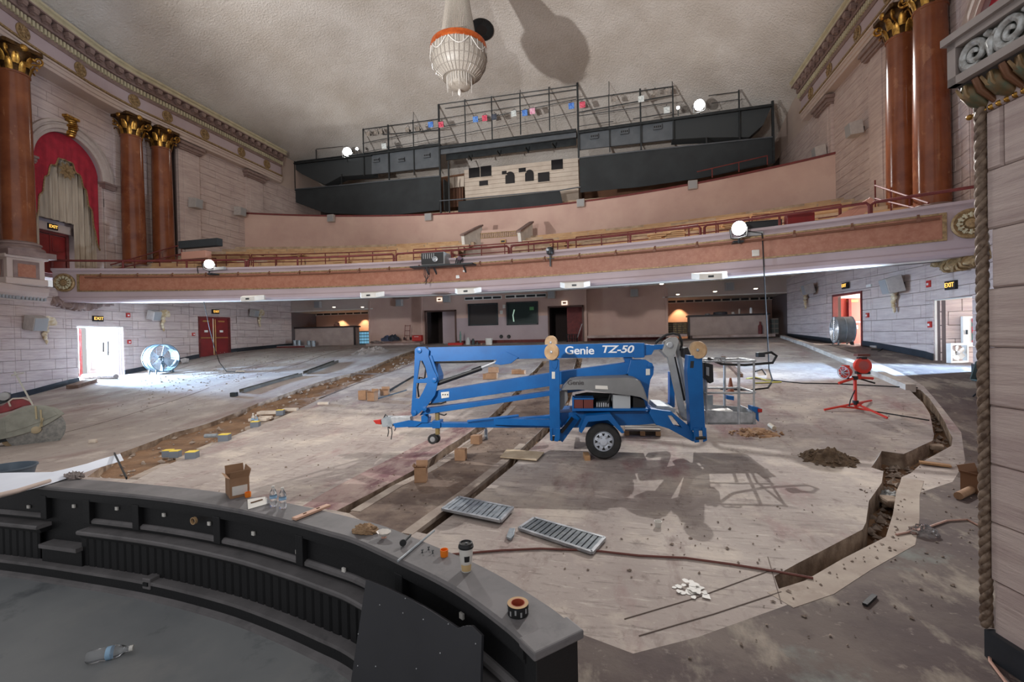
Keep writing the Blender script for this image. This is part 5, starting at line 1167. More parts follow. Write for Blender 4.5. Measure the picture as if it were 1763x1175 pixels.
MB().lathe([(0,rz0-2.05),(.07,rz0-1.98),(.09,rz0-1.88),(.05,rz0-1.74)],10,c=CH).build('finial',MATS['crystal_bright'],ch,smooth=40)
d=ray(829,50); tt=10
while tt<60 and (EYE+d*tt).z<cz((EYE+d*tt).x,(EYE+d*tt).y): tt+=.02
VCt=EYE+d*tt; e=.2; nrm=Vector((-(cz(VCt.x+e,VCt.y)-cz(VCt.x-e,VCt.y))/(2*e),-(cz(VCt.x,VCt.y+e)-cz(VCt.x,VCt.y-e))/(2*e),1)).normalized()*-1
vt=thing('ceiling_vent','round black slotted ring vent on the ceiling behind the chandelier','vent',VCt); M=basis(nrm); k_=(VCt-EYE).dot(CF)/FPX
ro=21*k_; ri=9.5*k_
MB().lathe([(ri,.02),(ro,.02),(ro,.1),(ri,.1)],40,c=VCt,M=M).build('ring_plate',SIGNB,vt)
for k in range(40):
    a=2*PI*k/40; MB().bar(VCt+M@Vector((ri*1.05*math.cos(a),ri*1.05*math.sin(a),.1)),VCt+M@Vector((ro*.97*math.cos(a),ro*.97*math.sin(a),.1)),.04,.05,up=nrm).build('slat',STEELD,vt)
MB().lathe([(ri,.02),(ri,.05),(0,.05)],24,c=VCt,M=M).build('centre_disc',CEIL,vt)
# ================================================================ PROSCENIUM PIER, RIGHT FOREGROUND
C0=onz(1713,1130,0); DV=Vector((ray(900,580).x,ray(900,580).y,0)).normalized(); PD=-DV; PN=Vector((DV.y,-DV.x,0)); PN=-PN
# PN points left (towards the hall), PD towards the camera
PI_=thing('wall_proscenium','pale stone pier at the right edge of the picture with a black base',None,C0,kind='structure')
L_=3.4; E1=C0+PD*L_
mb=MB(); mb.prism([C0-PN*.0+PD*.02,E1,E1-PN*1.2,C0-PN*1.2+PD*.02],(0,0,3.95)); mb.build('pier_core',MORTAR,PI_)
stones(PI_,C0,E1,.13,3.9,(C0+PN*3).xy,ch=.396,L=1.7,d=.03)
MB().prism([C0+PN*.0,E1,E1+PN*.07,C0+PN*.07],(0,0,.185)).build('black_base',BASEB,PI_)
rp=MB(); rc=C0+PN*.03-PD*.025
for j in range(3): rp.tube([rc+PN*(.016*math.cos(q*.5+j*2.094))+PD*(.016*math.sin(q*.5+j*2.094))+Z*(.19+q*.0155) for q in range(238)],.0215,6)
rp.build('rope_moulding',mat('rope_gilt',(140,120,102),.5,.2,rgb2=(86,66,52),scale=20),PI_,smooth=60)
BX=thing('box_frieze','ornate frieze with silver scrolls over a leaf moulding at the top right','frieze',C0+Z*4,kind='structure')
BO_=onz(1643,80,0)*0
# plane of the frieze face: parallel to the pier, standing proud of it
OF=.12; FP=C0+PN*OF
def onplane(px,py,p0,n): d=ray(px,py); return EYE+d*((Vector(p0)-EYE).dot(n)/d.dot(n))
F0=onplane(1643,80,FP,PN); F1=onplane(1648,150,FP,PN); zt,zb_=F0.z,F1.z; Fx=Vector((F0.x,F0.y,0))
def fb(a,z,o=0): return Fx+PD*a+PN*o+Z*z
W2=mat('frieze_greige',(158,146,140),.6,rgb2=(144,132,126),scale=3)
MB().prism([fb(0,zt),fb(3,zt),fb(3,zb_),fb(0,zb_)],-PN*.6).build('frieze_body',mat('frieze_ground',(84,86,74),.5,rgb2=(60,60,52),scale=12),BX)
for a0,a1,z0,z1 in ((0,3,zt-.045,zt),(0,3,zb_,zb_+.055),(0,.06,zb_,zt)): MB().prism([fb(a0,z0),fb(a1,z0),fb(a1,z1),fb(a0,z1)],PN*.05).build('frame_strip',W2,BX)
MB().prism([fb(-.02,zt),fb(3,zt),fb(3,zt+.05),fb(-.02,zt+.05)],PN*.08).build('frame_cap',W2,BX)
SIL=mat('silver_scroll',(214,216,214),.3,.25,rgb2=(150,146,140),scale=25)
zc=(zt+zb_)/2; hh=(zt-zb_-.1)/2
for k in range(4):
    a=.06+hh*1.1+k*hh*2.35
    for nm,r0,th,mtl in (('scroll',hh*1.02,.03,SIL),):
        MB().tube([fb(a+r*math.cos(q),zc+r*math.sin(q)*1.0,.02) for q,r in [(-1.2-.42*i,r0*(1-i/30)) for i in range(28)]],[th*(1-.02*i) for i in range(28)],6).build('scroll',mtl,BX,smooth=60)
    MB().tube([fb(a+hh*1.0,zc-hh*.8,.015),fb(a+hh*1.15,zc,.03),fb(a+hh*1.4,zc+hh*.75,.015)],[.015,.03,.012],6).build('acanthus_stem',SIL,BX,smooth=60)
    for j in range(3): MB().lathe([(0,-.03),(.028,0),(0,.03)],6,c=fb(a+hh*(.9+.2*j),zc+hh*(.75-.2*j),.02)).build('bud',SIL,BX,smooth=60)
BRZ=mat('bronze_green',(86,92,70),.4,.4,rgb2=(120,92,60),scale=14); BRW=mat('bronze_brown',(124,84,58),.4,.3)
MB().prism([fb(.02,zb_,.0),fb(3,zb_,.0),fb(3,zb_-.19,-.12),fb(.02,zb_-.19,-.12)],-PN*.1).build('leaf_cove',mat('cove_dark',(54,44,38),.6),BX)
for k in range(14):
    a=.06+k*.17
    MB().tube([fb(a,zb_-.015,-.03),fb(a+.015,zb_-.07,-.035),fb(a+.03,zb_-.13,-.075),fb(a+.05,zb_-.18,-.11)],[.035,.062,.06,.03],8).build('leaf',BRZ,BX,smooth=60)
    for t_ in (-.03,.03): MB().tube([fb(a+t_,zb_-.03,.018),fb(a+.02+t_*.6,zb_-.09,.012),fb(a+.045,zb_-.17,-.06)],[.008,.012,.006],5).build('leaf_vein',GOLDP,BX,smooth=60)
    MB().tube([fb(a+.085,zb_-.01,.0),fb(a+.095,zb_-.09,-.03),fb(a+.115,zb_-.18,-.1)],[.022,.028,.016],6).build('rib',BRW,BX,smooth=60)
bd=MB(); q=.0
while q<3: bd.lathe([(0,-.022),(.02,-.01),(.02,.01),(0,.022)],7,c=fb(q,zb_-.205,-.1),M=basis(PD)); q+=.05
tag(bd.build('gold_bead_row',GOLD,BX,smooth=60),kind='stuff')
MB().prism([fb(.1,zb_-.22,-.13),fb(3,zb_-.22,-.13),fb(3,zb_-.3,-.13),fb(.1,zb_-.3,-.13)],-PN*.3).build('pier_cap',W2,BX)
# ================================================================ PIT RAIL
PR_=thing('pit_rail','curved black panelled orchestra pit rail with a dusty flat cap','rail',(4.5,3.0,.1))
path=[(p.x,p.y) for p in RPATH]
P3=[Vector((p[0],p[1],0)) for p in path]
def pxof(p): d=p-EYE; return 881.5+FPX*d.dot(CR)/d.dot(CF)
def atpx(px,z=.7):
    for i in range(len(P3)-1):
        a,b=pxof(P3[i]+Z*z),pxof(P3[i+1]+Z*z)
        if (P3[i]+Z*z-EYE).dot(CF)>.3 and a<=px<=b:
            k=(px-a)/(b-a); t=(P3[i+1]-P3[i]).normalized(); return P3[i]+(P3[i+1]-P3[i])*k,t,Vector((-t.y,t.x,0)),i+k
    return None
def subpath(i0,i1):
    n=max(2,int((i1-i0)*2)); out=[]
    for j in range(n+1):
        f=i0+(i1-i0)*j/n; i=min(len(P3)-2,int(f)); q=P3[i]+(P3[i+1]-P3[i])*(f-i); out.append((q.x,q.y))
    return out
N_=len(P3)-1
MB().sweep([(-.012,.905),(-.03,.915),(-.03,.935),(-.015,.945),(.215,.945),(.23,.93),(.23,.905)],path).build('cap',DUSTLIT,PR_,smooth=30)
MB().sweep([(-.028,.86),(-.028,.912),(.02,.912),(.02,.86)],path).build('cap_moulding',BLACK,PR_)
MB().sweep([(.02,.0),(.02,.91),(.2,.91),(.2,.0)],path).build('rail_body',BLACK,PR_)
i80=atpx(84)[3]; i150=atpx(152)[3]
for a,b in ((0,i80),(i150,N_)):
    MB().sweep([(-.095,.565),(-.10,.575),(-.10,.592),(-.09,.60),(.02,.60),(.02,.565)],subpath(a,b)).build('arm_ledge',DUSTLIT,PR_)
    MB().sweep([(-.06,.525),(-.075,.565),(.02,.565),(.02,.525)],subpath(a,b)).build('ledge_moulding',BLACK,PR_)
    MB().sweep([(.02,.640),(.02,.676),(.008,.676),(-.012,.662),(-.012,.640)],subpath(a,b)).build('panel_sill',DUSTLIT,PR_)  # sill colour carries light caught from above as well as dust
MB().sweep([(-.095,.40),(-.095,.435),(.02,.435),(.02,.40)],subpath(i80+.1,i150-.1)).build('gate_step',DUSTLIT,PR_); MB().sweep([(-.06,.25),(-.06,.40),(.02,.40),(.02,.25)],subpath(i80,i150)).build('gate_riser',BLACK,PR_)
MB().sweep([(-.11,.13),(-.11,.245),(-.10,.26),(.02,.26),(.02,.13)],path).build('base_step',BLACK,PR_)
MB().sweep([(-.115,.235),(-.115,.262),(-.03,.264),(-.03,.235)],path).build('step_edge',DUSTLIT,PR_)
MB().sweep([(-.15,.13),(-.145,.15),(-.11,.16),(-.11,.13)],path).build('toe_strip',DUSTLIT,PR_)
MB().sweep([(.0,.84),(.0,.865),(-.02,.865),(-.02,.84)],path).build('upper_bead',BLACK,PR_)
for px in (80,154,238,378,520,692,912):
    q=atpx(px)
    if q: p,t,n,_=q; MB().box(p+n*.0+Z*.745,(.075,.05,.22),math.atan2(t.y,t.x)).build('stile',BLACK,PR_,bevel=.004)
# bead boards of the wainscot
me=stone_mesh(.088,.29,.02).copy(); me.name='bead_board'; me.materials.clear(); me.materials.append(BLACK)
cum=[0]
for a,b in zip(P3,P3[1:]): cum.append(cum[-1]+(b-a).length)
d=.05
while d<cum[-1]:
    for i in range(N_):
        if d<=cum[i+1]: break
    t=(P3[i+1]-P3[i]).normalized(); n=Vector((-t.y,t.x,0)); p=P3[i]+t*(d-cum[i])
    if not(i80<i+.5<i150) and (p+Z-EYE).dot(CF)>.2: place_mesh('bead_board',me,PR_,p-n*.02+Z*.395,math.atan2(-n.y,-n.x)-PI/2)
    d+=.09
MB().sweep([(-.02,.25),(-.02,.54),(.02,.54),(.02,.25)],subpath(i150,N_)).build('wainscot_back',BLACK,PR_)
for px,py,k in ((49,873,.01),(127,872,.005),(201,876,.01),(282,887,.01),(360,902,.01),(436,919,.01),(512,951,.01),(592,982,.01),(795,1061,.01)):
    q=atpx(px); p,t,n,_=q; P=onplane(px,py,p-n*.0+n*.01,n); MB().box(P,(.03,.012,.03),math.atan2(t.y,t.x)).build('paper_tag',WHITE,PR_)
p,t,n,_=atpx(262,.3); P=onplane(262,1001,p-n*.07,n); ob=MB().box(P,(.09,.1,.09),math.atan2(t.y,t.x)).build('outlet_box',DUSTLIT,PR_,bevel=.006); MB().box(P-n*.055+Z*.0,(.05,.01,.03),math.atan2(t.y,t.x)).build('socket',BLACK,ob)
q=P3[-1]; t=(P3[-1]-P3[-2]).normalized(); n=Vector((-t.y,t.x,0))
MB().box(q+n*.1+t*.03+Z*.46,(.09,.23,.9),math.atan2(t.y,t.x)).build('end_post',BLACK,PR_,bevel=.006); MB().box(q+n*.1+t*.035+Z*.927,(.12,.27,.04),math.atan2(t.y,t.x)).build('end_cap',DUSTLIT,PR_,bevel=.008)
# black panel leaning on the rail
pa=atpx(630)[0]; pb=atpx(820)[0]; tn=(pb-pa).normalized(); nn=Vector((tn.y,-tn.x,0)); p0=pa+nn*.17+Z*.65; pn=(nn-Z*.22).normalized()
Q=[onplane(a,b,p0,-pn if 0 else (nn+Z*.30).normalized()) for a,b in ((630,998),(665,1012),(700,1029),(735,1048),(765,1067),(788,1082),(800,1078),(812,1078),(829,1095),(826,1200),(824,1330),(585,1330),(600,1200))]
PNL=MB().prism(Q,-(nn+Z*.3).normalized()*.018).build('leaning_board',mat('panel_black',(50,50,54),.5,rgb2=(42,42,46),scale=2),bevel=.002); tag(PNL,'black plywood panel with a curved top edge leaning against the pit rail','panel')
for a,b in ((654,1042),(694,1056),(729,1067),(772,1075),(698,1031),(819,1109),(617,1092),(616,1147),(647,1148),(717,1152),(758,1125)):
    MB().lathe([(.004,0),(.003,.003),(0,.004)],8,c=onplane(a,b,p0+(nn+Z*.3).normalized()*.001,(nn+Z*.3).normalized()),M=basis(nn)).build('screw',ALU,PNL)
# ================================================================ TOWABLE BOOM LIFT
AX=Vector((.9945,.1045,0)); AY=Vector((-.1045,.9945,0)); LO=Vector((6.66,9.04,0))
LIFT=thing('boom_lift','blue towable boom lift parked folded across the floor, basket at right','boom lift',LO)
def LP(px,py,ly=0): d=ray(px,py); p0=LO+AY*ly; return EYE+d*((p0-EYE).dot(AY)/d.dot(AY))
def LPs(pts,ly): return [LP(a,b,ly) for a,b in pts]
def lplate(pts,ly0,ly1,name,mt,parent=LIFT,holes=(),bevel=.006):
    return MB().prism(LPs(pts,ly0),AY*(ly1-ly0),[LPs(h,ly0) for h in holes]).build(name,mt,parent,bevel=bevel)
# main boom tube and its telescoping end
BOOM=lplate([(737,598.6),(1097,591),(1110,591),(1110,615),(1078,615.5),(930,617.5),(741,623)],-.16,.14,'main_boom',BLUE)
lplate([(1108,592.5),(1125,594.5),(1144,593),(1146,597.5),(1142,601),(1126,603),(1122,611),(1108,613)],-.11,.09,'boom_tip',BLUE,BOOM)
lplate([(1092,592),(1109,591.5),(1109,616),(1092,617)],-.175,.155,'boom_collar',BLUE,BOOM)
lplate([(1074,616),(1089,616),(1088,626),(1078,627)],-.1,.1,'boom_rest',BLUE,BOOM)
lplate([(860,611),(872,606),(882,611),(893,616),(880,626),(862,629),(851,627)],-.19,-.16,'cylinder_bracket',BLUE,BOOM)
MB().tube([LP(741,624.5,-.1),LP(800,624,-.1),LP(850,622,-.1)],.02,5).build('hose',RUBBER,BOOM)
def lettering(txt,px0,py0,px1,py1,ly,mt,name,parent,shear=0.0,bold=.012):
    cu=bpy.data.curves.new('txt','FONT'); cu.body=txt; cu.size=1; cu.extrude=.004; cu.offset=bold; cu.shear=shear; cu.space_character=.96
    t=bpy.data.objects.new('t',cu); COL.objects.link(t); dg=bpy.context.evaluated_depsgraph_get(); me=bpy.data.meshes.new_from_object(t.evaluated_get(dg)); bpy.data.objects.remove(t)
    xs=[v.co.x for v in me.vertices]; ys=[v.co.y for v in me.vertices]; x0,x1,y0,y1=min(xs),max(xs),min(ys),max(ys)
    A=LP(px0,py1,ly); B=LP(px1,(py1-py0*0),ly); T=LP(px0,py0,ly); ex=(B-A); ez=(T-A)
    vs=[A+ex*((v.co.x-x0)/(x1-x0))+ez*((v.co.y-y0)/(y1-y0))-AY*(v.co.z) for v in me.vertices]; fs=[tuple(p.vertices) for p in me.polygons]
    mb=MB(); mb.add(vs,fs); return mb.build(name,mt,parent)
LETW=mat('lettering_white',(230,232,236),.5)
lettering('Genie',973,596.5,1023,610.5,-.165,LETW,'maker_lettering',BOOM,bold=.016)
lettering('TZ-50',1037,595,1092,608,-.165,LETW,'model_lettering',BOOM,shear=.22,bold=.022)
# left riser frame: two triangular plates with holes
RIS=[(714,601),(719,597.5),(731,597.5),(739,604),(738,614),(746,636),(752.5,650),(753,663),(749,681),(735,700),(717,716),(710,718),(707.5,712),(709,690),(713,640)]
H1=[(723,621.5),(727,621.5),(732,632),(736,650),(730,652.5),(718.5,653.5)]; H2=[(716.5,660),(735,660),(727,677),(721,687),(716,686)]
H3=[(733,681),(741,668),(738,679),(734,681)]
for y0,y1 in ((-.22,-.19),(.17,.2)): lplate(RIS,y0,y1,'riser_plate',BLUE,holes=(H1,H2))
lplate([(739,613),(743,612),(755,648),(754,660),(749,655)],-.19,.17,'riser_web',BLUE)
lplate([(715,601),(722,598),(730,598),(716,606)],-.19,.17,'riser_head',BLUE); lplate([(709,706),(720,700),(716,713),(710,716)],-.19,.17,'riser_foot',BLUE)
MB().tube([LP(727,622,-.05),LP(733,635,-.1),LP(731,652,-.05),LP(722,650,0),LP(719,668,-.05),LP(721,684,-.05)],.018,5).build('hose',RUBBER,LIFT,smooth=60)
for px,py in ((722,604),(748,655),(714,711),(731,704)): MB().lathe([(.05,0),(.05,.03),(0,.035)],12,c=LP(px,py,-.22),M=basis(-AY)).build('pivot_pin',BLUE,LIFT)
# lift cylinder
MB().tube([LP(752,661,-.1),LP(829,634,-.1)],.052,10).build('lift_cylinder',BLACK,LIFT,smooth=40); MB().tube([LP(752,659,-.12),LP(812,637.5,-.12)],.02,6).build('chrome_line',ALU,LIFT); MB().tube([LP(829,633.5,-.1),LP(858,622,-.1)],.028,8).build('cylinder_rod',ALU,LIFT,smooth=40)
# middle arm, lower link
ARM=lplate([(750.5,673.5),(946,643),(1000,635.5),(1078,624.5),(1112,621),(1112,640),(1078,645),(946,665.5),(740,696)],-.13,.11,'middle_arm',BLUE)
lplate([(759,676),(773,674.5),(773,684.5),(760,686.5)],-.137,-.13,'placard',WHITE,ARM,bevel=None)
for k in range(3): lplate([(761.5+4*k,679),(763.5+4*k,678.7),(763.5+4*k,681),(761.5+4*k,681.3)],-.139,-.137,'placard_print',SIGNB,ARM,bevel=None)
MB().tube([LP(738,696.5,-.13),LP(760,695,-.14),LP(768,692,-.14)],.018,5).build('hose',RUBBER,ARM)
lplate([(730.6,704),(850,688.5),(946,674),(1010,664),(1010,672),(946,682),(740,713),(722,716)],-.11,.09,'lower_link',BLUE)
# rear riser (behind the hood)
lplate([(1086,620),(1112,620),(1122,626),(1126,632),(1125,645),(1120,654),(1117,672),(1115,700),(1096,700),(1090,660),(1080,643)],-.2,.18,'rear_riser',BLUE)
lplate([(1112,635.5),(1119,635.5),(1119,646),(1112,646.5)],-.21,-.2,'placard',WHITE,bevel=None); MB().lathe([(.05,0),(.05,.03),(0,.035)],12,c=LP(1119,629,-.2),M=basis(-AY)).build('pivot_pin',BLUE,LIFT)
# tow tongue, hitch and jack wheel
lplate([(702,728.5),(804,728.5),(850,724),(946,716),(968,714),(968,737),(702,736.5)],-.08,.06,'tow_tongue',BLUE)
for s in (-1,1): MB().bar(LP(852,726,s*.1),LP(960,728,s*.55),.09,.12).build('tongue_arm',BLUE,LIFT)
MB().tube([LP(805,726,-.1),LP(893,716,-.12)],.03,6).build('tongue_tube',BLUE,LIFT)
TL_=lplate([(672,719),(706,718),(707,729),(690,731),(675,731)],-.1,.08,'hitch_actuator',ALU); lplate([(656,723),(663,718),(672,718),(676,735),(658,736)],-.09,.07,'hitch_coupler',GALV)
lplate([(642,724.5),(655,723),(656,731.5),(647,730.5)],-.05,.05,'red_coupler_handle',RED)
MB().tube([LP(660,722,-.05),LP(664,714,-.05),LP(669,719,-.05),LP(667,734,-.08),LP(672,738,-.05)],.014,5).build('brake_cable',BLACK,LIFT,smooth=60)
for px,a,b in ((668,736,752),(674,736,757),(680,735,742)): MB().tube([LP(px,a,-.05),LP(px+1,(a+b)/2,-.07),LP(px-.6,b,-.05)],.011,4).build('safety_chain',STEELD,LIFT)
lplate([(676,730),(704,724),(728,727),(716,735),(680,737)],-.11,-.08,'tongue_plate',BLUE)
lplate([(725,717),(731,714.5),(737,720),(736,728.5),(725,728.5)],-.12,.1,'boom_cradle',BLUE)
lplate([(744,725),(758,725),(758,738),(744,738)],-.12,.1,'jack_clamp',BLUE)
JK=MB().tube([LP(753,711,-.02),LP(753.5,748,-.02)],.05,8).build('jack_post',mat('jack_brass',(170,150,104),.4,.6),LIFT,smooth=40); MB().tube([LP(756,713,-.1),LP(765,715.5,-.1),LP(769,713,-.1)],.014,5).build('jack_crank',STEELD,JK)
def wheel(px,py,ly,r,w_,name,rim,hub=True,parent=LIFT,spokes=8):
    c=LP(px,py,ly); M=basis(-AY)
    t=MB().lathe([(r*.62,-w_/2),(r*.9,-w_/2),(r*.985,-w_*.36),(r,-w_*.2),(r,w_*.2),(r*.985,w_*.36),(r*.9,w_/2),(r*.62,w_/2),(r*.58,w_*.3),(r*.58,-w_*.3),(r*.62,-w_/2)],32,c=c,M=M,cap=False).build(name,RUBBER,parent,smooth=35)
    f=w_/2
    MB().lathe([(r*.62,f*.98),(r*.60,f*.5),(r*.54,f*.45),(r*.52,f*.7),(r*.36,f*.82),(r*.3,f*.7),(r*.2,f*.72),(r*.2,f*.95),(0,f*.98)],28,c=c,M=M,cap=False).build('rim',rim,t,smooth=35)
    if spokes:
        mb=MB()
        for k in range(spokes):
            a=2*PI*k/spokes; mb.prism([c+M@Vector((r*.46*math.cos(a+e)*k2,r*.46*math.sin(a+e)*k2,f*.86)) for e,k2 in ((-.2,1.04),(.2,1.04),(.06,.72),(-.06,.72))],M@Vector((0,0,.004)))
        mb.build('rim_holes',BLACK,t)
        for k in range(5):
            a=2*PI*k/5+.3; MB().lathe([(.016,0),(.014,.02),(0,.022)],6,c=c+M@Vector((r*.27*math.cos(a),r*.27*math.sin(a),f*.76)),M=M).build('lug_nut',ALU,t)
    return t
RIMW=mat('rim_white',(206,212,222),.4,.2)
wheel(1038.5,759,-.72,.315,.21,'tyre',RIMW); wheel(1038.5,759,.72,.315,.21,'tyre',RIMW)
wheel(745,756.5,-.1,.10,.07,'jack_wheel',GREY,spokes=0,parent=JK); wheel(750,755,.08,.10,.07,'jack_wheel',GREY,spokes=0,parent=JK)
MB().tube([LP(1038.5,759,-.68),LP(1038.5,759,.68)],.05,8).build('axle',STEELD,LIFT)
lplate([(996.7,743.5),(1008.5,717),(1051.6,713.7),(1075.5,745.5),(1070.6,747),(1047,724),(1013,727),(1001.5,746.5)],-.84,-.56,'fender',BLUE); lplate([(996.7,743.5),(1008.5,717),(1051.6,713.7),(1075.5,745.5),(1070.6,747),(1047,724),(1013,727),(1001.5,746.5)],.58,.84,'fender',BLUE)
# chassis
lplate([(962,711),(1116,708),(1124,703),(1131,712),(1131,730),(1100,732),(968,738)],-.42,.42,'chassis_beam',BLUE)
lplate([(985,704),(1116,704),(1116,708),(985,708.5)],-.62,.5,'engine_tray',BLUE)
lplate([(985,684),(988,684),(988,706),(985,706)],-.6,-.55,'tray_post',BLUE)
# engine bay
for a,b in ((986.5,1004),(1005,1021.5)): lplate([(a,688.5),(b,688.5),(b,703.5),(a,703.5)],-.58,-.2,'battery_box',mat('battery_maroon',(104,44,36),.5))
lplate([(985.5,686),(1022.5,686),(1022.5,688.6),(985.5,688.6)],-.59,-.2,'battery_strap',BLUE)
EN=lplate([(1026,692),(1050,690),(1051,703.5),(1026,703.5)],-.52,-.1,'engine_block',STEELD)
for k in range(6): lplate([(1027+3.8*k,694),(1029+3.8*k,694),(1029+3.8*k,701),(1027+3.8*k,701)],-.55,-.52,'cooling_fin',ALU,EN,bevel=None)
MB().tube([LP(1043,702,-.5),LP(1047,692,-.56),LP(1052,676,-.56),LP(1050,670,-.5)],.016,5).build('engine_hose',RUBBER,EN)
lplate([(1055.5,680),(1085.5,680),(1085.5,704),(1055.5,704)],-.58,-.15,'control_cabinet',mat('cabinet_grey',(178,182,184),.5))
lplate([(1090,682),(1109,690),(1112,702),(1090,703)],-.5,-.1,'pump_unit',BLACK); lplate([(1010,676),(1086,680),(1108,690),(1112,704),(990,704),(990,680)],-.1,-.05,'bay_back',BLACK)
# grey hood, a rounded shell lofted across the machine
HO=[(966,671),(972,663),(981,654.5),(995,652.5),(1009,652),(1045,650.5),(1082.6,649.5),(1095,652),(1102,656),(1108,668),(1116,691),(1110,687),(1104,683.5),(1085,680),(1063.5,678),(1035,674.5),(1008.7,671),(994,670),(980,670.5)]
def scaled(k,ly):
    cx,cy=1040,668; return [LP(cx+(a-cx)*k,cy+(b-cy)*k+(1-k)*10,-.62)+AY*(ly+.62) for a,b in HO]
mb=MB(); rings=[scaled(.965,-.70),scaled(.99,-.675),scaled(1,-.62),scaled(1.0,0),scaled(1,.5),scaled(.96,.56)]; n=len(HO)
mb.add([p for r_ in rings for p in r_],[(i*n+j,i*n+(j+1)%n,(i+1)*n+(j+1)%n,(i+1)*n+j) for i in range(len(rings)-1) for j in range(n)])
b0=len(mb.v); tri=tessellate_polygon([rings[0]]); mb.add(rings[0],[tuple(t) for t in tri]); mb.add(rings[-1],[tuple(t) for t in tessellate_polygon([rings[-1]])])
HOOD=mb.build('engine_hood',mat('hood_grey',(128,128,128),.5,rgb2=(116,116,116),scale=2),LIFT,smooth=35)
lettering('Genie',977,655,1005,663,-.705,mat('hood_dark_letter',(70,66,66),.5),'hood_lettering',HOOD,bold=.012)
lplate([(1025,664),(1046,665),(1047,671),(1025,670)],-.712,-.70,'hood_placard',WHITE,HOOD,bevel=None)
lplate([(962,676),(976,668),(978,688),(968,706),(962,706)],-.55,-.3,'hood_side_post',mat('hood_grey',(128,128,128)))
# outriggers
WPAD=mat('wood_pad',(196,164,126),.75,rgb2=(172,138,100),scale=8)
def pad(px,py,ly,r,M,name='outrigger_pad'):
    c=LP(px,py,ly); t=MB().lathe([(0,-.02),(r,-.02),(r,.02),(0,.02)],28,c=c,M=M).build(name,WPAD,LIFT); MB().lathe([(.03,.02),(.025,.035),(0,.04)],8,c=c,M=M).build('pad_bolt',ALU,t); return t
def post_box(pts,ly0,ly1,name='outrigger_post'): return lplate(pts,ly0,ly1,name,BLUE)
o1=post_box([(945.5,620),(963,620),(963.5,700),(964.5,750),(946.5,750),(946,690)],-.72,-.52)
lplate([(946.5,738),(951,738),(951,760),(947,759)],-.74,-.72,'clevis',BLUE,o1); lplate([(957,738),(964.5,738),(964,757),(960,761),(954,760)],-.74,-.72,'clevis',BLUE,o1); lplate([(947,752),(964,752),(964,760),(949,760)],-.6,-.55,'clevis_pin',STEELD,o1)
lplate([(950,640.5),(955.5,640.5),(955.5,652.5),(950,652.5)],-.725,-.72,'placard',WHITE,o1,bevel=None); lplate([(949,618),(961,618),(959,632),(956,637),(951,632)],-.735,-.72,'post_cap',BLUE,o1)
pad(950,606.5,-.76,.145,basis(Vector((-.35,-.94,.02)))); 
pad(949,590,.62,.145,basis(Vector((-.35,-.94,.02))))
post_box([(948,617),(958,617),(960,700),(950,700)],.55,.72)
MB().bar(LP(962,757,-.6),LP(992,716,-.45),.10,.14).build('outrigger_brace',BLUE,LIFT); MB().bar(LP(966,745,-.72),LP(986,720,-.6),.04,.05).build('brace_ram',BLACK,LIFT)
o2=post_box([(1185,612),(1209,614),(1211,680),(1214.5,742),(1189,742),(1187,700),(1183,640)],-.74,-.5)
lplate([(1194,738),(1203,738),(1204,762),(1196,763)],-.77,-.74,'clevis',BLUE,o2); lplate([(1209,737),(1216,737),(1217.5,759),(1211,762)],-.77,-.74,'clevis',BLUE,o2); MB().tube([LP(1197,755,-.76),LP(1215,754,-.76)],.03,6).build('clevis_pin',STEELD,o2)
lplate([(1189,622),(1195,622),(1194,634),(1188,634)],-.745,-.74,'post_slot',STEELD,o2)
pad(1202.5,603,-.78,.15,basis(Vector((-.62,-.78,-.02))))
lplate([(1120.7,704.5),(1156,709),(1188.6,736),(1204,762),(1192,760.5),(1151.7,738.8),(1129,731.6),(1118,712.6)],-.66,-.46,'outrigger_beam',BLUE,holes=([(1150,716),(1157,716),(1174,737),(1160,733)],))
lplate([(1195,753),(1199.5,753),(1199.5,759.5),(1195,759)],-.67,-.66,'placard',WHITE,bevel=None)
post_box([(1153,641),(1161,641),(1162,702),(1153,700)],.5,.68); MB().bar(LP(1156,700,.6),LP(1128,708,.4),.12,.16).build('outrigger_beam',BLUE,LIFT)
pad(1198,600,.7,.14,basis(Vector((-.62,-.78,0))))
lplate([(1131,699),(1150,700),(1163,705),(1162,711),(1140,708),(1128,706)],-.5,.3,'rear_step',GALV)
# grey jib
JG=mat('jib_grey',(166,166,164),.45,.2,rgb2=(152,152,150),scale=4)
J=lplate([(1141,604),(1147,588),(1160,580.5),(1166,581),(1169,587),(1163,610),(1158,618),(1150,617),(1138,603)],-.2,.14,'jib_knuckle',JG)
MB().lathe([(.06,0),(.06,.03),(.04,.04),(0,.04)],16,c=LP(1152.5,594.5,-.2),M=basis(-AY)).build('jib_pin',ALU,J)
lplate([(1149,612),(1160,611),(1184,724),(1172,717)],-.22,-.10,'jib_arm',JG); lplate([(1162,586),(1168.5,586),(1189,703),(1182,695)],-.05,.1,'jib_arm',JG)
MB().tube([LP(1160,615,-.08),LP(1177,690,-.08)],.035,8).build('jib_cylinder',BLACK,LIFT)
lplate([(1170,714),(1190,700),(1196,716),(1186,727),(1176,724)],-.2,.12,'jib_foot',JG)
hp=[(1128,592),(1136,584),(1147,577),(1159,574.5),(1169,577),(1173,586),(1174,594),(1171,604)]
for k in range(3): MB().tube([LP(a,b,-.04+.05*k) for a,b in hp],.024,6).build('jib_hose',RUBBER,LIFT,smooth=60)
# basket
def bk(px,py,ly): return LP(px,py,ly)
BN,BF=-.36,.42
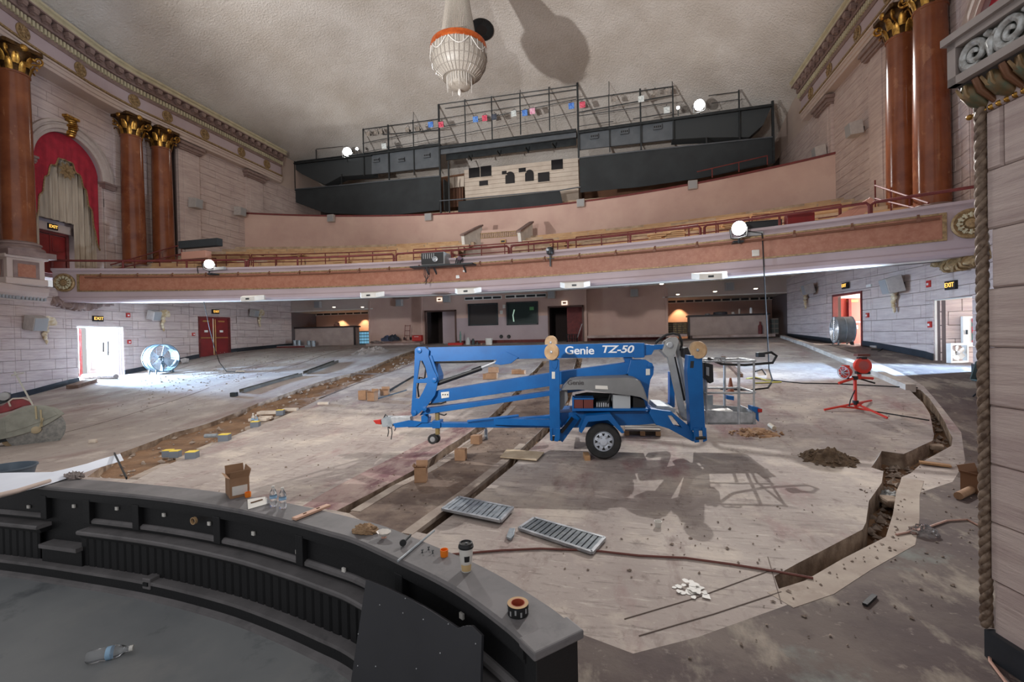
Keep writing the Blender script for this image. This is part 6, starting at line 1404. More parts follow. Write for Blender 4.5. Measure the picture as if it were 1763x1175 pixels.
# near rim in pixels -> same local x,z on the far plane
def near(px,py): return LP(px,py,BN)
def far(px,py): return LP(px,py,BN)+AY*(BF-BN)
BSK=lplate([(1218,731.5),(1303,731.5),(1303,727),(1218,727)],BN,BF,'basket_floor',ALU)
x0,x1,zt,zm,zb=1214,1300,622.5,677,731
def rail4(zp,name,r=.02):
    P=[near(x0,zp),near(x1-8,zp),near(x1,zp-1)]; Q=[far(x1,zp-1),far(x1-8,zp),far(x0,zp)]
    MB().tube(P+Q,r,7,closed=True).build(name,ALU,BSK,smooth=60)
rail4(zt,'top_rail'); rail4(zm,'mid_rail')
for px in (1216,1272,1298):
    for f in (near,far): MB().tube([f(px,zt),f(px,zb)],.024 if px==1272 else .018,7).build('basket_post',ALU,BSK,smooth=60)
for f,e in ((near,1),(far,1)):
    A,B,C_,D=f(1217,zb),f(1300,zb),f(1300,712.5),f(1217,706); MB().prism([A,B,C_,D],AY*.012).build('toe_board',ALU,BSK)
for px in (1217,1300): MB().prism([near(px,zb),far(px,zb),far(px,709),near(px,709)],AX*.012).build('toe_board',ALU,BSK)
MB().prism([far(1215,690),far(1250,690),far(1250,710),far(1215,710)],AY*.01).build('mesh_guard',GALV,BSK)
for px in (1228,1236): MB().tube([near(px,zt),near(px+3,zt-6),near(px+12,zt-6),near(px+14,zt)],.014,5).build('grab_handle',ALU,BSK,smooth=60)
cb=lplate([(1212,624),(1228,628),(1229,658),(1222,661),(1213,650)],BN-.1,BN+.1,'control_box',BLACK,bevel=.012); lplate([(1216,632),(1221,633),(1221,648),(1216,646)],BN-.12,BN-.1,'control_panel',GREY,cb,bevel=None)
lplate([(1177,600),(1184,598),(1190,612),(1186,620),(1177,615)],-.35,-.1,'pivot_cover',BLACK)
lplate([(1206,648),(1217,648),(1218,690),(1214,700),(1206,690)],-.3,.2,'basket_mount',ALU)
tb=lplate([(1295,700),(1304,701.5),(1311,704),(1311,711),(1302,712),(1295,707)],BN-.05,BN+.15,'light_bracket',BLUE); lplate([(1305,704),(1312.5,704.5),(1312.5,710.5),(1305,710.5)],BN-.07,BN-.05,'tail_light',RED,tb); lplate([(1301,711),(1306,711),(1307,727),(1302,722)],BN,BN+.05,'bracket_leg',BLUE,tb)
lplate([(1252,681),(1264,682.5),(1264,690),(1252,688)],.0,.1,'light_block',BLUE,BSK)
lplate([(1231,709),(1262,707),(1262,712),(1236,715)],-.1,.2,'folded_sheet',WHITE,BSK)
MB().tube([near(1220,618),near(1252,629)+AY*.3,near(1300,632)+AY*.5,LP(1330,625,.3),LP(1337,613,.35),LP(1328,607,.3),LP(1313,609,.3)],.026,6).build('power_cord',RUBBER,LIFT,smooth=60)
MB().box(LP(1309,611,.3),(.14,.1,.09),.3).build('cord_plug',STEELD,LIFT,bevel=.01)
for a,b in (((1010,795),-.72),((1072,778),.1)): pass
for px,py,l in ((1010,790,'left of the near lift wheel'),):
    P=fl(px,py); tag(MB().box(P+Z*.04,(.10,.28,.09),.2).build('wheel_chock',WOOD,bevel=.005),'short timber wheel chock wedged '+l,'chock')
# plank stack lying behind the wheel
ps=thing('plank_stack','grey planks on timber blocks lying behind the lift wheel','lumber',fl(1105,750))
A,B=fl(1076,749),fl(1137,750)
for k in range(3): MB().bar(A+Vector((0,.03+.22*k,.11+.01*k)),B+Vector((0,.03+.22*k,.11+.01*k)),.2,.035).build('plank',mat('grey_plank',(150,142,132),.8,rgb2=(132,122,112),scale=4,stretch=(1,6,1)),ps)
for f in (.05,.5,.93): p=A+(B-A)*f; MB().box(p+Vector((0,.2,.05)),(.1,.6,.09)).build('bearer_block',WOOD,ps)
# ================================================================ BOXES ON THE FLOOR
def depth(P): return (P-EYE).dot(CF)
def pxm(P): return depth(P)/FPX        # metres per photo pixel at a point
def open_box(P,w_,d,h,rz,label,flaps=(1,1,1,1),mt=None,side=None,name='cardboard_box',cat='box',group='cardboard boxes on the floor'):
    mt=mt or CARD; t=thing(name,label,cat,P,group,rz=rz); th=.008; b=MB()
    b.box((0,0,th),(w_,d,th)); 
    for sx in (-1,1): b.box((sx*(w_/2-th/2),0,h/2),(th,d,h)); b.box((0,sx*(d/2-th/2),h/2),(w_-2*th,th,h))
    b.build('box_body',mt,t,local=True)
    for k,(nx,ny) in enumerate(((1,0),(-1,0),(0,1),(0,-1))):
        if not flaps[k]: continue
        tl=.55*min(w_,d)*flaps[k] if flaps[k]<2 else .3*w_; ang=[.5,.7,.35,.9][k]
        c=Vector((nx*w_/2,ny*d/2,h)); o=Vector((nx,ny,0)); e=(o*math.sin(ang)+Z*math.cos(ang))*tl; s_=Vector((-ny,nx,0))*(d/2 if nx else w_/2)
        MB().prism([c-s_,c+s_,c+s_+e,c-s_+e],o*.006).build('flap',mt,t,local=True)
    return t
def shut_box(P,w_,d,h,rz,label,group='cardboard boxes on the floor',tape=True):
    t=thing('cardboard_box',label,'box',P,group,rz=rz); MB().box((0,0,h/2),(w_,d,h)).build('box_body',CARD,t,local=True,bevel=.006)
    MB().box((0,0,h+.001),(.05,d,.004)).build('tape_strip',mat('tape_tan',(190,156,116),.4),t,local=True); MB().box((w_*.2,0,h+.004),(w_*.55,d*.96,.006)).build('lid_flap',CARD,t,local=True)
    return t
for pxc,pyb,wp,hp,kind,rz,l in ((724,834,22,34,'o',.25,'open-topped cardboard box, largest on the aisle strip in front of the lift tongue'),(793,796,20,22,'s',.1,'cardboard box with a white top on the aisle strip'),(820,768,18,17,'s',-.1,'small cardboard box under the lift tongue'),(624,692,15,19,'s',.1,'left one of two cardboard boxes standing together on the slab'),(640,694,15,19,'o',-.1,'right one of two cardboard boxes standing together on the slab'),(661,684,15,11,'o',.3,'low open cardboard box right of the two standing together'),(846,656,20,12,'s',.1,'lowest cardboard box of the small stack behind the boom'),(889,647,18,9,'s',.2,'cardboard box right of the small stack behind the boom'),(900,647,10,8,'s',-.2,'small cardboard box at the right of the row behind the boom'),(836,656,10,11,'s',.3,'cardboard box left of the small stack behind the boom')):
    P=fl(pxc,pyb-2); k=pxm(P); w_=wp*k; h=hp*k
    P=P+Vector((-.02,w_*.35,0)); P.z=zf(P.x,P.y)
    if kind=='o': open_box(P,w_*.92,w_*.75,h*.78,rz,l,(.6,.5,.9,.5))
    else: shut_box(P,w_*.95,w_*.75,h*.85,rz,l)
P=fl(847,654); P=P+Vector((0,.2,.0)); k=pxm(P); shut_box(Vector((P.x,P.y,zf(P.x,P.y)+12*k*.86)),18*k,14*k,9*k,.3,'topmost cardboard box of the small stack behind the boom')
P=fl(1692,848); k=pxm(P); b=open_box(P,44*k,38*k,31*k,.5,'open dark-sided cardboard box by the right pier',(.3,.3,.6,.0),mt=mat('cardboard_dark',(120,84,58),.85)); 
A,B=fl(1650,861),fl(1672,850); tag(MB().tube([A+Z*.05,B+Z*.05],.05,10).build('cardboard_tube',CARD,smooth=40),'short cardboard tube lying beside the open box by the pier','tube')
# ================================================================ ON THE PIT RAIL
ZC=.946
def rc(px,py): return onz(px,py,ZC)
P=rc(404,853); bx=thing('cardboard_box','open cardboard box with a white label standing on the pit rail','box',P,rz=-.62)
P=P+Vector((0,.03,0)); bx.location=P; w_,d,h=.21,.14,.165; th=.005; b=MB(); b.box((0,0,.004),(w_,d,.006))
for s in (-1,1): b.box((s*(w_/2),0,h/2),(th,d,h)); b.box((0,s*(d/2),h/2),(w_,th,h))
b.build('box_body',CARD,bx,local=True)
for (nx,ny),ang,tl in (((1,0),.45,.07),((-1,0),.35,.07),((0,1),.25,.06),((0,-1),1.0,.03)):
    c=Vector((nx*w_/2,ny*d/2,h)); o=Vector((nx,ny,0)); e=(o*math.sin(ang)+Z*math.cos(ang))*tl; s_=Vector((-ny,nx,0))*(d/2 if nx else w_/2)
    MB().prism([c-s_,c+s_,c+s_+e,c-s_+e],o*.004).build('flap',CARD,bx,local=True)
MB().box((w_/2+.004,.0,.06),(.003,d*.8,.075)).build('label',WHITE,bx,local=True)
def lathing(name,label,cat,P,parts,n=20):
    t=thing(name,label,cat,P)
    for nm,prof,mt in parts: MB().lathe(prof,n,c=(0,0,0),cap=False).build(nm,mt,t,smooth=40,local=True)
    return t
WAT=mat('clear_bottle',(248,250,252),.04,trans=.97); LAB=mat('bottle_label',(150,186,214),.5)
def bottle(P,label,rz=0,lay=None,h=.2):
    t=lathing('water_bottle',label,'bottle',P,[('bottle',[(.0,.002),(.026,0),(.032,.01),(.032,.05),(.029,.06),(.032,.07),(.032,.125),(.026,.15),(.013,.175),(.013,.185)],WAT),('cap',[(.0145,.183),(.0145,.2),(0,.201)],WHITE),('label_band',[(.0325,.085),(.033,.087),(.033,.105),(.0325,.107)],LAB)])
    t.scale=(h/.2,)*3
    if lay is not None: t.rotation_euler=(0,PI/2,lay); t.location=P+Z*.03*h/.2
    return t
bottle(rc(471,873),'clear water bottle on the pit rail, left of the two upright ones',h=.165); bottle(rc(487,876),'clear water bottle on the pit rail, right of the two upright ones',h=.165)
lathing('plastic_cup','small clear plastic cup on the pit rail left of the water bottles','cup',rc(463,869),[('cup',[(.018,0),(.022,.06),(.02,.06),(.016,.004),(0,.004)],WAT)])
bottle(onz(150,1143,.13)+Z*.0,'empty clear water bottle lying on the grey pit floor',lay=.62,h=.25)
for px,py,l in ((427,856,'beside the cardboard box on the pit rail'),(765,958,'left of the coffee cup on the pit rail')):
    lathing('orange_cap','orange plastic cap '+l,'cap',rc(px,py),[('cap_body',[(0,.0),(.022,0),(.024,.02),(.024,.04),(.021,.04),(.02,.012),(0,.012)],ORANGE),('base',[(.018,-.0),(.022,.006),(.018,.012)],mat('pale_base',(210,190,170),.5))])
c=lathing('coffee_cup','white paper coffee cup with a black lid standing on the pit rail','cup',rc(803,983),[('cup',[(.0,0),(.028,0),(.03,.005),(.040,.135),(0,.135)],WHITE),('lid',[(.043,.132),(.043,.142),(.039,.146),(.037,.158),(.03,.16),(.028,.154),(0,.154)],BLACK)],28)
MB().lathe([(.0305,.008),(.0345,.045)],24,a0=-2.2,a1=-.3).build('sleeve_print',mat('cup_tan',(210,180,130),.5),c,local=True); MB().lathe([(.0345,.062),(.0385,.095)],16,a0=-1.5,a1=-.7).build('round_emblem',SIGNB,c,local=True); MB().box((.006,-.005,.158),(.012,.006,.006)).build('sip_hole',GREY,c,local=True)
t=lathing('tape_roll','roll of black cloth tape with a tan core standing on the pit rail end','tape',rc(892,1056),[('tape_winding',[(.033,0),(.05,0),(.05,.048),(.033,.048),(.033,0)],BLACK),('core_ring',[(.03,.0),(.033,.0),(.033,.05),(.03,.05),(.03,0)],mat('core_red',(170,80,56),.6)),('top_face',[(.033,.0482),(.05,.0482),(.05,.0492),(.033,.0492)],mat('tape_tan',(190,156,116),.4))],28)
for k in range(12): a=2*PI*k/12; MB().box((.0505*math.cos(a),.0505*math.sin(a),.018+.01*(k%2)),(.002,.008,.022),a).build('print_mark',GREY,t,local=True)
A,B=rc(506,897)+Z*.012,rc(566,873)+Z*.012; wd=thing('wooden_float','pale wooden float board lying across the pit rail','board',(A+B)/2); MB().bar(A,B,.05,.018).build('board',mat('float_wood',(206,164,140),.6),wd,bevel=.003)
for f in (.3,.68): p=A+(B-A)*f; MB().bar(p+(A-B)*.04+Z*.0105,p+(B-A)*.04+Z*.0105,.012,.004).build('slot',mat('slot_dark',(90,60,44),.8),wd)
A,B=rc(685,969)+Z*.008,rc(748,916)+Z*.008; tag(MB().tube([A,B],.007,6).build('metal_rod',GALV),'grey metal rod lying across the pit rail','rod')
def blob(P,rx,ry,rz,mt,name,label,cat,nu=28,nv=12,amp=.25,seed=0,fr=3.0,parent=None):
    mb=MB()
    def fn(u,v):
        a=2*PI*u; b=PI/2*v; q=Vector((math.cos(a)*math.cos(b),math.sin(a)*math.cos(b),math.sin(b))); k=1+amp*(noise.noise(q*fr+Vector((seed,0,0)))+.5*noise.noise(q*fr*2.7+Vector((seed,5,0)))); return P+Vector((q.x*rx*k,q.y*ry*k,q.z*rz*k))
    mb.grid(fn,nu,nv); o=mb.build(name,mt,parent,smooth=50); return tag(o,label,cat) if label else o
blob(rc(630,916),.085,.055,.05,mat('rag_brown',(170,140,108),.95,rgb2=(140,112,84),scale=30,space='object'),'rag','crumpled brown rag lying on the pit rail','rag',48,20,.3,2,3.2)
sh=thing('shell_dish','white scallop shell dish on the pit rail beside the rag','dish',rc(661,926)); mb=MB(); n=24
vs=[]
for i in range(n+1):
    a=PI*2*i/n
    for k,(r,z) in enumerate(((.012,.012),(.03,.018),(.046,.036),(.05,.04))): rr=r*(1+.07*math.cos(9*a)*(k/3)); vs.append(Vector((rr*math.cos(a),rr*math.sin(a)*.7,z+.004*math.sin(a))))
mb.add(vs,[(i*4+k,i*4+k+1,(i+1)*4+k+1,(i+1)*4+k) for i in range(n) for k in range(3)]); mb.build('dish',mat('shell_white',(236,228,218),.35),sh,smooth=60,local=True); MB().lathe([(.018,0),(.012,.012),(0,.014)],12).build('foot',mat('foot_pink',(196,150,130),.5),sh,local=True)
P=rc(694,941); tl_=thing('utility_tool','small black tool with a round wheel head lying on the pit rail','tool',P); MB().lathe([(.02,-.008),(.022,0),(.02,.008)],16,c=P+Z*.022,M=basis((.5,-.8,.2))).build('wheel_head',BLACK,tl_,smooth=40); MB().bar(P+Z*.02,rc(707,927)+Z*.02,.01,.012).build('handle',STEELD,tl_)
for px,py,l in ((727,952,'nearest the metal rod'),(738,947,'in the middle'),(745,953,'nearest the orange cap')):
    lathing('screw','small grey screw standing on the pit rail, '+l,'screw',rc(px,py),[('screw_body',[(.006,0),(.003,.004),(.003,.014),(.008,.015),(.008,.018),(0,.019)],STEELD)],10)
P=rc(441,868); tag(MB().prism([rc(426,861)+Z*.001,rc(457,856)+Z*.001,rc(459,869)+Z*.001,rc(427,878)+Z*.001],Z*.002).build('paper_sheet',WHITE),'small white paper sheet on the pit rail in front of the bottles','paper')
tag(MB().bar(rc(432,868)+Z*.008,rc(452,862)+Z*.008,.016,.008).build('brown_scraper',mat('scraper_brown',(110,80,56),.6),bevel=.003),'brown scraper lying on the white paper on the pit rail','tool')
# tape core hanging on the rail panel
p,t_,n_,_=atpx(336,.75); P=onplane(334,897,p-n_*.02,n_); tag(MB().lathe([(.024,-.01),(.03,-.01),(.03,.012),(.024,.012),(.024,-.01)],20,c=P,M=basis(-n_),cap=False).build('tape_core',mat('tape_tan',(190,156,116),.4),smooth=40),'torn tan tape core stuck on the black pit rail panel','tape')
# drawings and clutter at the left end of the rail
def sheet_from(pts_a,pts_b,za,zb_,mt,name,label,cat,th=.003,nu=24):
    def at(L,u):
        f=u*(len(L)-1); i=min(len(L)-2,int(f)); k=f-i; return (L[i][0]+(L[i+1][0]-L[i][0])*k,L[i][1]+(L[i+1][1]-L[i][1])*k)
    mb=MB(); va=[];vb=[]
    for i in range(nu+1): u=i/nu; va.append(onz(*at(pts_a,u),za)+Z*.006*math.sin(u*9)); vb.append(onz(*at(pts_b,u),zb_)+Z*.006*math.sin(u*9+.4))
    V=va+vb; V2=[p-Z*th for p in V]; n=nu+1
    fs=[(i,i+1,n+i+1,n+i) for i in range(nu)]; mb.add(V+V2,fs+[tuple(j+2*n for j in reversed(f)) for f in fs]+[(i,i+1,i+1+2*n,i+2*n) for i in range(nu)]+[(n+i,n+i+1,n+i+1+2*n,n+i+2*n) for i in range(nu)])
    return tag(mb.build(name,mt,smooth=60),label,cat)
PAP=mat('drawing_paper',(228,232,240),.7,rgb2=(216,220,230),scale=2)
dr=sheet_from([(-40,818),(20,815),(90,812),(150,799),(207,782)],[(-40,853),(20,851),(80,834),(150,813),(213,793)],1.0,.96,PAP,'drawing_sheets','large white drawing sheets spread on the left end of the pit rail','paper')
MB().tube([onz(-20,858,.965),onz(30,846,.97),onz(86,828,.975)],[.024,.022,.016],10).build('rolled_edge',mat('paper_shade',(196,176,164),.7),dr,smooth=60)
blob(onz(128,823,.95),.10,.05,.05,mat('crumpled_film',(150,138,132),.5,rgb2=(110,96,92),scale=12),'crumpled_paper','crumpled greyish wrapping on the pit rail beside the drawing sheets','paper',36,12,.6,4,5)
A,B=onz(197,781,1.02),onz(218,824,.955); tag(MB().bar(A,B,.012,.022).build('straight_edge',BLACK),'black straight edge leaning over the end of the drawing sheets','tool')
P=fl(15,806,.25); P=onz(8,806,.35); tb=thing('wash_tub','dark grey oval tub standing on the floor behind the pit rail','tub',(P.x,P.y,zf(P.x,P.y))); MB().lathe([(.28,.0),(.36,.34),(.375,.34),(.375,.36),(.35,.36),(.27,.02),(0,.02)],28).build('tub_body',mat('tub_grey',(86,98,110),.5,.3),tb,smooth=40,local=True)
# ================================================================ CONCRETE SAW AT THE LEFT EDGE
SP=fl(62,763); SN=Vector((EYE.x-SP.x,EYE.y-SP.y,0)).normalized(); SN=(Matrix.Rotation(-.15,3,'Z')@SN); ST=Vector((-SN.y,SN.x,0)); 
saw=thing('concrete_saw','walk-behind concrete saw with a big round blade and red engine at the left edge','saw',SP)
def sp(px,py,o=0): return onplane(px,py,SP+SN*o,SN)
def splate(pts,o0,o1,name,mt,bevel=.01,smooth=None): return MB().prism([sp(a,b,o1) for a,b in pts],SN*(o0-o1)).build(name,mt,saw,bevel=bevel,smooth=smooth)
SG=mat('dusty_guard',(150,150,138),.8,rgb2=(128,128,118),scale=4)
kk=pxm(SP); c=sp(62,739.6,.05)
c0=Vector((c.x,c.y,max(c.z,SP.z+37*kk))) 
MB().lathe([(.0,-.004),(37*kk,-.004),(37*kk,.004),(0,.004)],48,c=c,M=basis(SN)).build('saw_blade',mat('blade_steel',(120,120,118),.45,.6,rgb2=(150,148,142),scale=16),saw); MB().lathe([(7*kk,.0),(7*kk,.03),(4*kk,.05),(0,.05)],16,c=c+SN*.01,M=basis(SN)).build('blade_hub',mat('hub_tan',(176,160,130),.7),saw,smooth=40)
splate([(-12,760),(-12,728),(0,722),(12,715),(28,707),(44,701),(60,698),(78,698.5),(94,702),(106,708),(111,713),(100,720),(85,729),(72,736),(60,742),(40,748),(18,754)],.075,.10,'blade_guard',SG)
splate([(8,726),(30,712),(60,704),(92,708),(100,714),(70,727),(40,738),(10,746)],.10,.112,'guard_face',SG)
for a,b in (((61,700),(63,722)),((70,706),(72,735)),((74,720),(68,738))): MB().bar(sp(*a,.12),sp(*b,.12),.03,.02,up=SN).build('guard_rib',mat('rib_tan',(170,156,124),.8),saw)
splate([(-10,702),(2,700),(18,690),(34,687.5),(47,690),(55,697),(40,700),(20,708),(-10,715)],-.32,-.05,'engine_cowl',mat('engine_red',(140,44,50),.5,rgb2=(116,40,44),scale=5),.02)
splate([(-10,690),(4,676),(16,678),(14,692),(-10,700)],-.3,-.1,'engine',STEELD); MB().lathe([(.09,-.05),(.09,.05),(0,.06)],14,c=sp(7,683,-.08),M=basis(SN)).build('air_filter',GREY,saw,smooth=40)
MB().tube([sp(18,700,-.04),sp(15,692,-.02),sp(22,687,-.02),sp(40,686,-.04),sp(50,690,-.04)],.02,6).build('frame_tube',mat('tube_pale',(190,176,164),.6),saw,smooth=60)
MB().tube([sp(25,640,.0),sp(40,668,.0),sp(56,697,.02),sp(62,705,.08)],.018,6).build('lift_handle',mat('handle_tan',(176,172,160),.5),saw,smooth=60); MB().tube([sp(20,647,.1),sp(41,642,-.1)],.016,6).build('handle_grip',mat('handle_tan',(176,172,160),.5),saw)
wc=sp(17,764,.0); MB().lathe([(.0,-.03),(9*kk,-.03),(9*kk,.03),(0,.03)],18,c=Vector((wc.x,wc.y,zf(wc.x,wc.y)+9*kk)),M=basis(SN)).build('front_wheel',mat('wheel_tan',(140,120,92),.8),saw,smooth=40)
splate([(-12,752),(22,750),(26,757),(-12,766)],-.3,.05,'saw_frame',STEELD)
# ================================================================ DRUM FANS
def drum_fan(P,r,depth_,rz,label,mt):
    t=thing('drum_fan',label,'fan',P,rz=rz); up=r+.1; M=basis((0,-1,0))
    MB().lathe([(r,-depth_/2),(r*1.03,-depth_/2),(r*1.03,-depth_/2+.03),(r,-depth_/2+.04),(r,0),(r*1.015,.01),(r,.02),(r,depth_/2-.04),(r*1.03,depth_/2-.03),(r*1.03,depth_/2),(r*.985,depth_/2),(r*.985,-depth_/2),(r,-depth_/2)],32,c=(0,0,up),M=M,cap=False).build('drum',mt,t,smooth=35,local=True)
    for sg in (-1,1):
        g=MB()
        for q in (.2,.36,.52,.68,.84,.97): g.tube([Vector((r*q*math.cos(2*PI*k/24),sg*depth_/2,up+r*q*math.sin(2*PI*k/24))) for k in range(24)],.006,4,closed=True)
        for k in range(8): a=2*PI*k/8; g.tube([Vector((0,sg*(depth_/2+.01),up)),Vector((r*math.cos(a),sg*depth_/2,up+r*math.sin(a)))],.008,4)
        g.build('guard_wires',ALU,t,local=True)
    MB().lathe([(.0,-.1),(.1,-.09),(.1,.08),(.05,.1),(0,.1)],14,c=(0,0,up),M=M).build('motor',STEELD,t,smooth=40,local=True)
    for k in range(4):
        a=2*PI*k/4+.4; rot=Matrix.Rotation(a,3,'Y'); MB().prism([rot@Vector(v)+Vector((0,0,up)) for v in ((-.05,-.05,.08),(.06,.05,.08),(.2*r/.5,.1,r*.9),(-.1*r/.5,-.06,r*.92))],(0,.008,0)).build('fan_blade',ALU,t,local=True)
    MB().box((0,0,up-r*.5),(.06,depth_*.5,r)).build('motor_mount',mt,t,local=True)
    for sx in (-1,1):
        for sy in (-1,1): MB().bar((sx*r*.55,sy*depth_*.4,up-r*.78),(sx*r*.6,sy*depth_*.42,.0),.05,.05).build('leg',mt,t,local=True)
    MB().lathe([(.07,-.03),(.07,.03),(0,.03)],12,c=(r*.75,depth_*.3,.08),M=basis((1,0,0))).build('wheel',RUBBER,t,local=True)
    return t
FANB=mat('fan_blue_grey',(92,112,122),.6,.1,rgb2=(74,96,108),scale=5); FANG=mat('fan_grey',(124,128,130),.55,.2,rgb2=(106,110,112),scale=5)
P=fl(278,644); drum_fan(P,23.5*pxm(P),.62,1.44,'pale blue drum fan on the floor right of the left exit',FANB)
P=fl(1455,595); P=P+Vector((0,.2,0)); drum_fan(Vector((P.x,P.y,zf(P.x,P.y))),.54,.62,-1.65,'grey drum fan standing in front of the right rear door',FANG)
P=fl(1386,581); P=P+Vector((0,.1,0)); drum_fan(Vector((P.x,P.y,zf(P.x,P.y))),.3,.25,-1.3,'small grey floor fan against the right wall, far back',FANG)
# ================================================================ RED TRIPOD WORK LIGHT
P0=fl(1474,706); tp=thing('tripod_light','red tripod work light with two lamp heads standing on the slab','work light',P0); REDL=mat('lamp_red',(206,50,30),.4)
k=pxm(P0); q=lambda px,py,o=0:(lambda d:EYE+d*((P0+Vector((CF.x,CF.y,0)).normalized()*o-EYE).dot(Vector((CF.x,CF.y,0)).normalized())/d.dot(Vector((CF.x,CF.y,0)).normalized())))(ray(px,py))
MB().tube([q(1473,704),q(1472,653)],.034,10).build('mast',REDL,tp,smooth=40); MB().tube([q(1472,654),q(1472,648)],.06,10).build('mast_collar',BLACK,tp,smooth=40); MB().tube([q(1473,697),q(1473,690)],.06,10).build('leg_collar',BLACK,tp)
for px,py in ((1419,706),(1528,720),(1500,690)):
    F=fl(px,py,.03); MB().tube([q(1473,695),F],.024,8).build('leg',REDL,tp,smooth=40); MB().tube([q(1473,703),q(1473,703)+(F-q(1473,703))*.5+Z*.05],.02,6).build('leg_brace',REDL,tp)
MB().tube([q(1444,660),q(1475,650),q(1503,652)],.03,8).build('cross_bar',REDL,tp,smooth=40); MB().tube([q(1478,652),q(1506,660)],.02,6).build('tilt_handle',BLACK,tp)
def head(px,py,r,ax,guard,lbl):
    c=q(px,py); M=basis(ax); h=MB().lathe([(.0,-r*.8),(r*.6,-r*.75),(r*.9,-r*.3),(r,0),(r,.3*r),(r*.92,.34*r)],20,c=c,M=M).build('lamp_head',REDL,tp,smooth=35)
    MB().lathe([(r*.9,.33*r),(0,.36*r)],20,c=c,M=M).build('lens',WAT,h)
    if guard:
        g=MB()
        for a in range(4): an=PI*a/4; g.tube([c+M@Vector((r*math.cos(an)*s,r*math.sin(an)*s,.35*r+.35*r*math.cos(s*PI/2))) for s in (-1,-.5,0,.5,1)],.008,4)
        g.tube([c+M@Vector((r*1.02*math.cos(2*PI*j/20),r*1.02*math.sin(2*PI*j/20),.5*r)) for j in range(20)],.01,4,closed=True); g.build('wire_guard',ALU,h)
    MB().box(c+Z*r*.95,(r*.9,.1,.05)).build('top_handle',BLACK if not guard else REDL,h); return c
head(1456,641,.135,(-.85,-.45,-.1),True,'left'); head(1484,630,.18,(.15,-.95,.1),False,'right')
MB().box(q(1484,630)+Vector((0,0,.24)),(.24,.2,.05)).build('ballast_cap',mat('cap_brown',(90,44,34),.6),tp); MB().box(q(1485,642),(.26,.12,.06)).build('lamp_bracket',BLACK,tp); MB().tube([q(1460,652),q(1457,645)],.03,6).build('yoke',BLACK,tp); MB().tube([q(1479,653),q(1480,640)],.04,6).build('yoke',REDL,tp)
cable([q(1472,672,-.05),q(1464,690,-.05),q(1462,700,-.05)],.012,'thin black lead hanging along the red tripod mast')
# ================================================================ FOLDING CHAIR
P=fl(1700,690); P=P+Vector((.12,.1,0)); fc=thing('folding_chair','dark green folding chair partly hidden behind the right pier','chair',P)
k=pxm(P); fwd=Vector((CF.x,CF.y,0)).normalized(); rt=Vector((CR.x,CR.y,0)).normalized(); qc=lambda a,b,c:P+rt*a+fwd*b+Z*c; Zc=zf(P.x,P.y)
CH_=mat('chair_green',(44,66,66),.6)
MB().prism([qc(-.24,-.2,.4),qc(.24,-.2,.4),qc(.24,.2,.43),qc(-.24,.2,.43)],Z*.035).build('seat',CH_,fc,bevel=.01)
MB().prism([qc(-.22,.22,.46),qc(.24,.22,.46),qc(.24,.3,.86),qc(-.0,.3,.86)],fwd*.03).build('backrest',CH_,fc,bevel=.01)
for a in (-.2,.22):
    MB().tube([qc(a,-.22,.02),qc(a,.1,.42)],.016,6).build('leg',BLACK,fc); MB().tube([qc(a+.02,.24,.02),qc(a+.02,-.12,.42)],.016,6).build('leg',BLACK,fc)
MB().tube([qc(-.2,-.0,.44),qc(-.12,.1,.62),qc(-.05,.15,.7)],.018,6).build('arm_rest',BLACK,fc)
# ================================================================ FLOOR GRILLES, SHEETS, DEBRIS
def floor_quad(pts,dz,th): return [fl(*p)+Z*dz for p in pts]
def grille(pts,label,nx,ny,lift=.03):
    Q=floor_quad(pts,lift,0); c=sum(Q,Vector((0,0,0)))/4; t=thing('floor_grille',label,'grille',c); n=Z
    for i in range(4): MB().bar(Q[i],Q[(i+1)%4],.035,.03).build('frame_bar',ALU,t)
    bi=lambda u,v:(Q[0]*(1-u)+Q[1]*u)*(1-v)+(Q[3]*(1-u)+Q[2]*u)*v
    g=MB()
    for i in range(1,nx): g.bar(bi(i/nx,0),bi(i/nx,1),.013,.02)
    for j in range(1,ny): g.bar(bi(0,j/ny),bi(1,j/ny),.013,.02)
    tag(g.build('lattice',GALV,t),kind='stuff'); MB().prism([p-Z*.02 for p in Q],Z*.002).build('backing',mat('grille_dark',(64,64,68),.8),t); return t
grille([(762,884),(790,863),(883,882),(862,905)],'aluminium floor grille lying askew over the open trench',34,12,.05)
grille([(894,915),(920,897),(1041,932),(1019,957)],'aluminium floor grille lying flat on the slab in front of the cord',40,14,.03)
tag(MB().prism(floor_quad([(861,791),(873,777),(937,783),(924,797)],.03,0),Z*.015).build('plywood_sheet',mat('ply_sheet',(196,176,148),.75,rgb2=(176,154,126),scale=5)),'small plywood sheet lying over the trench beside the lift','sheet')
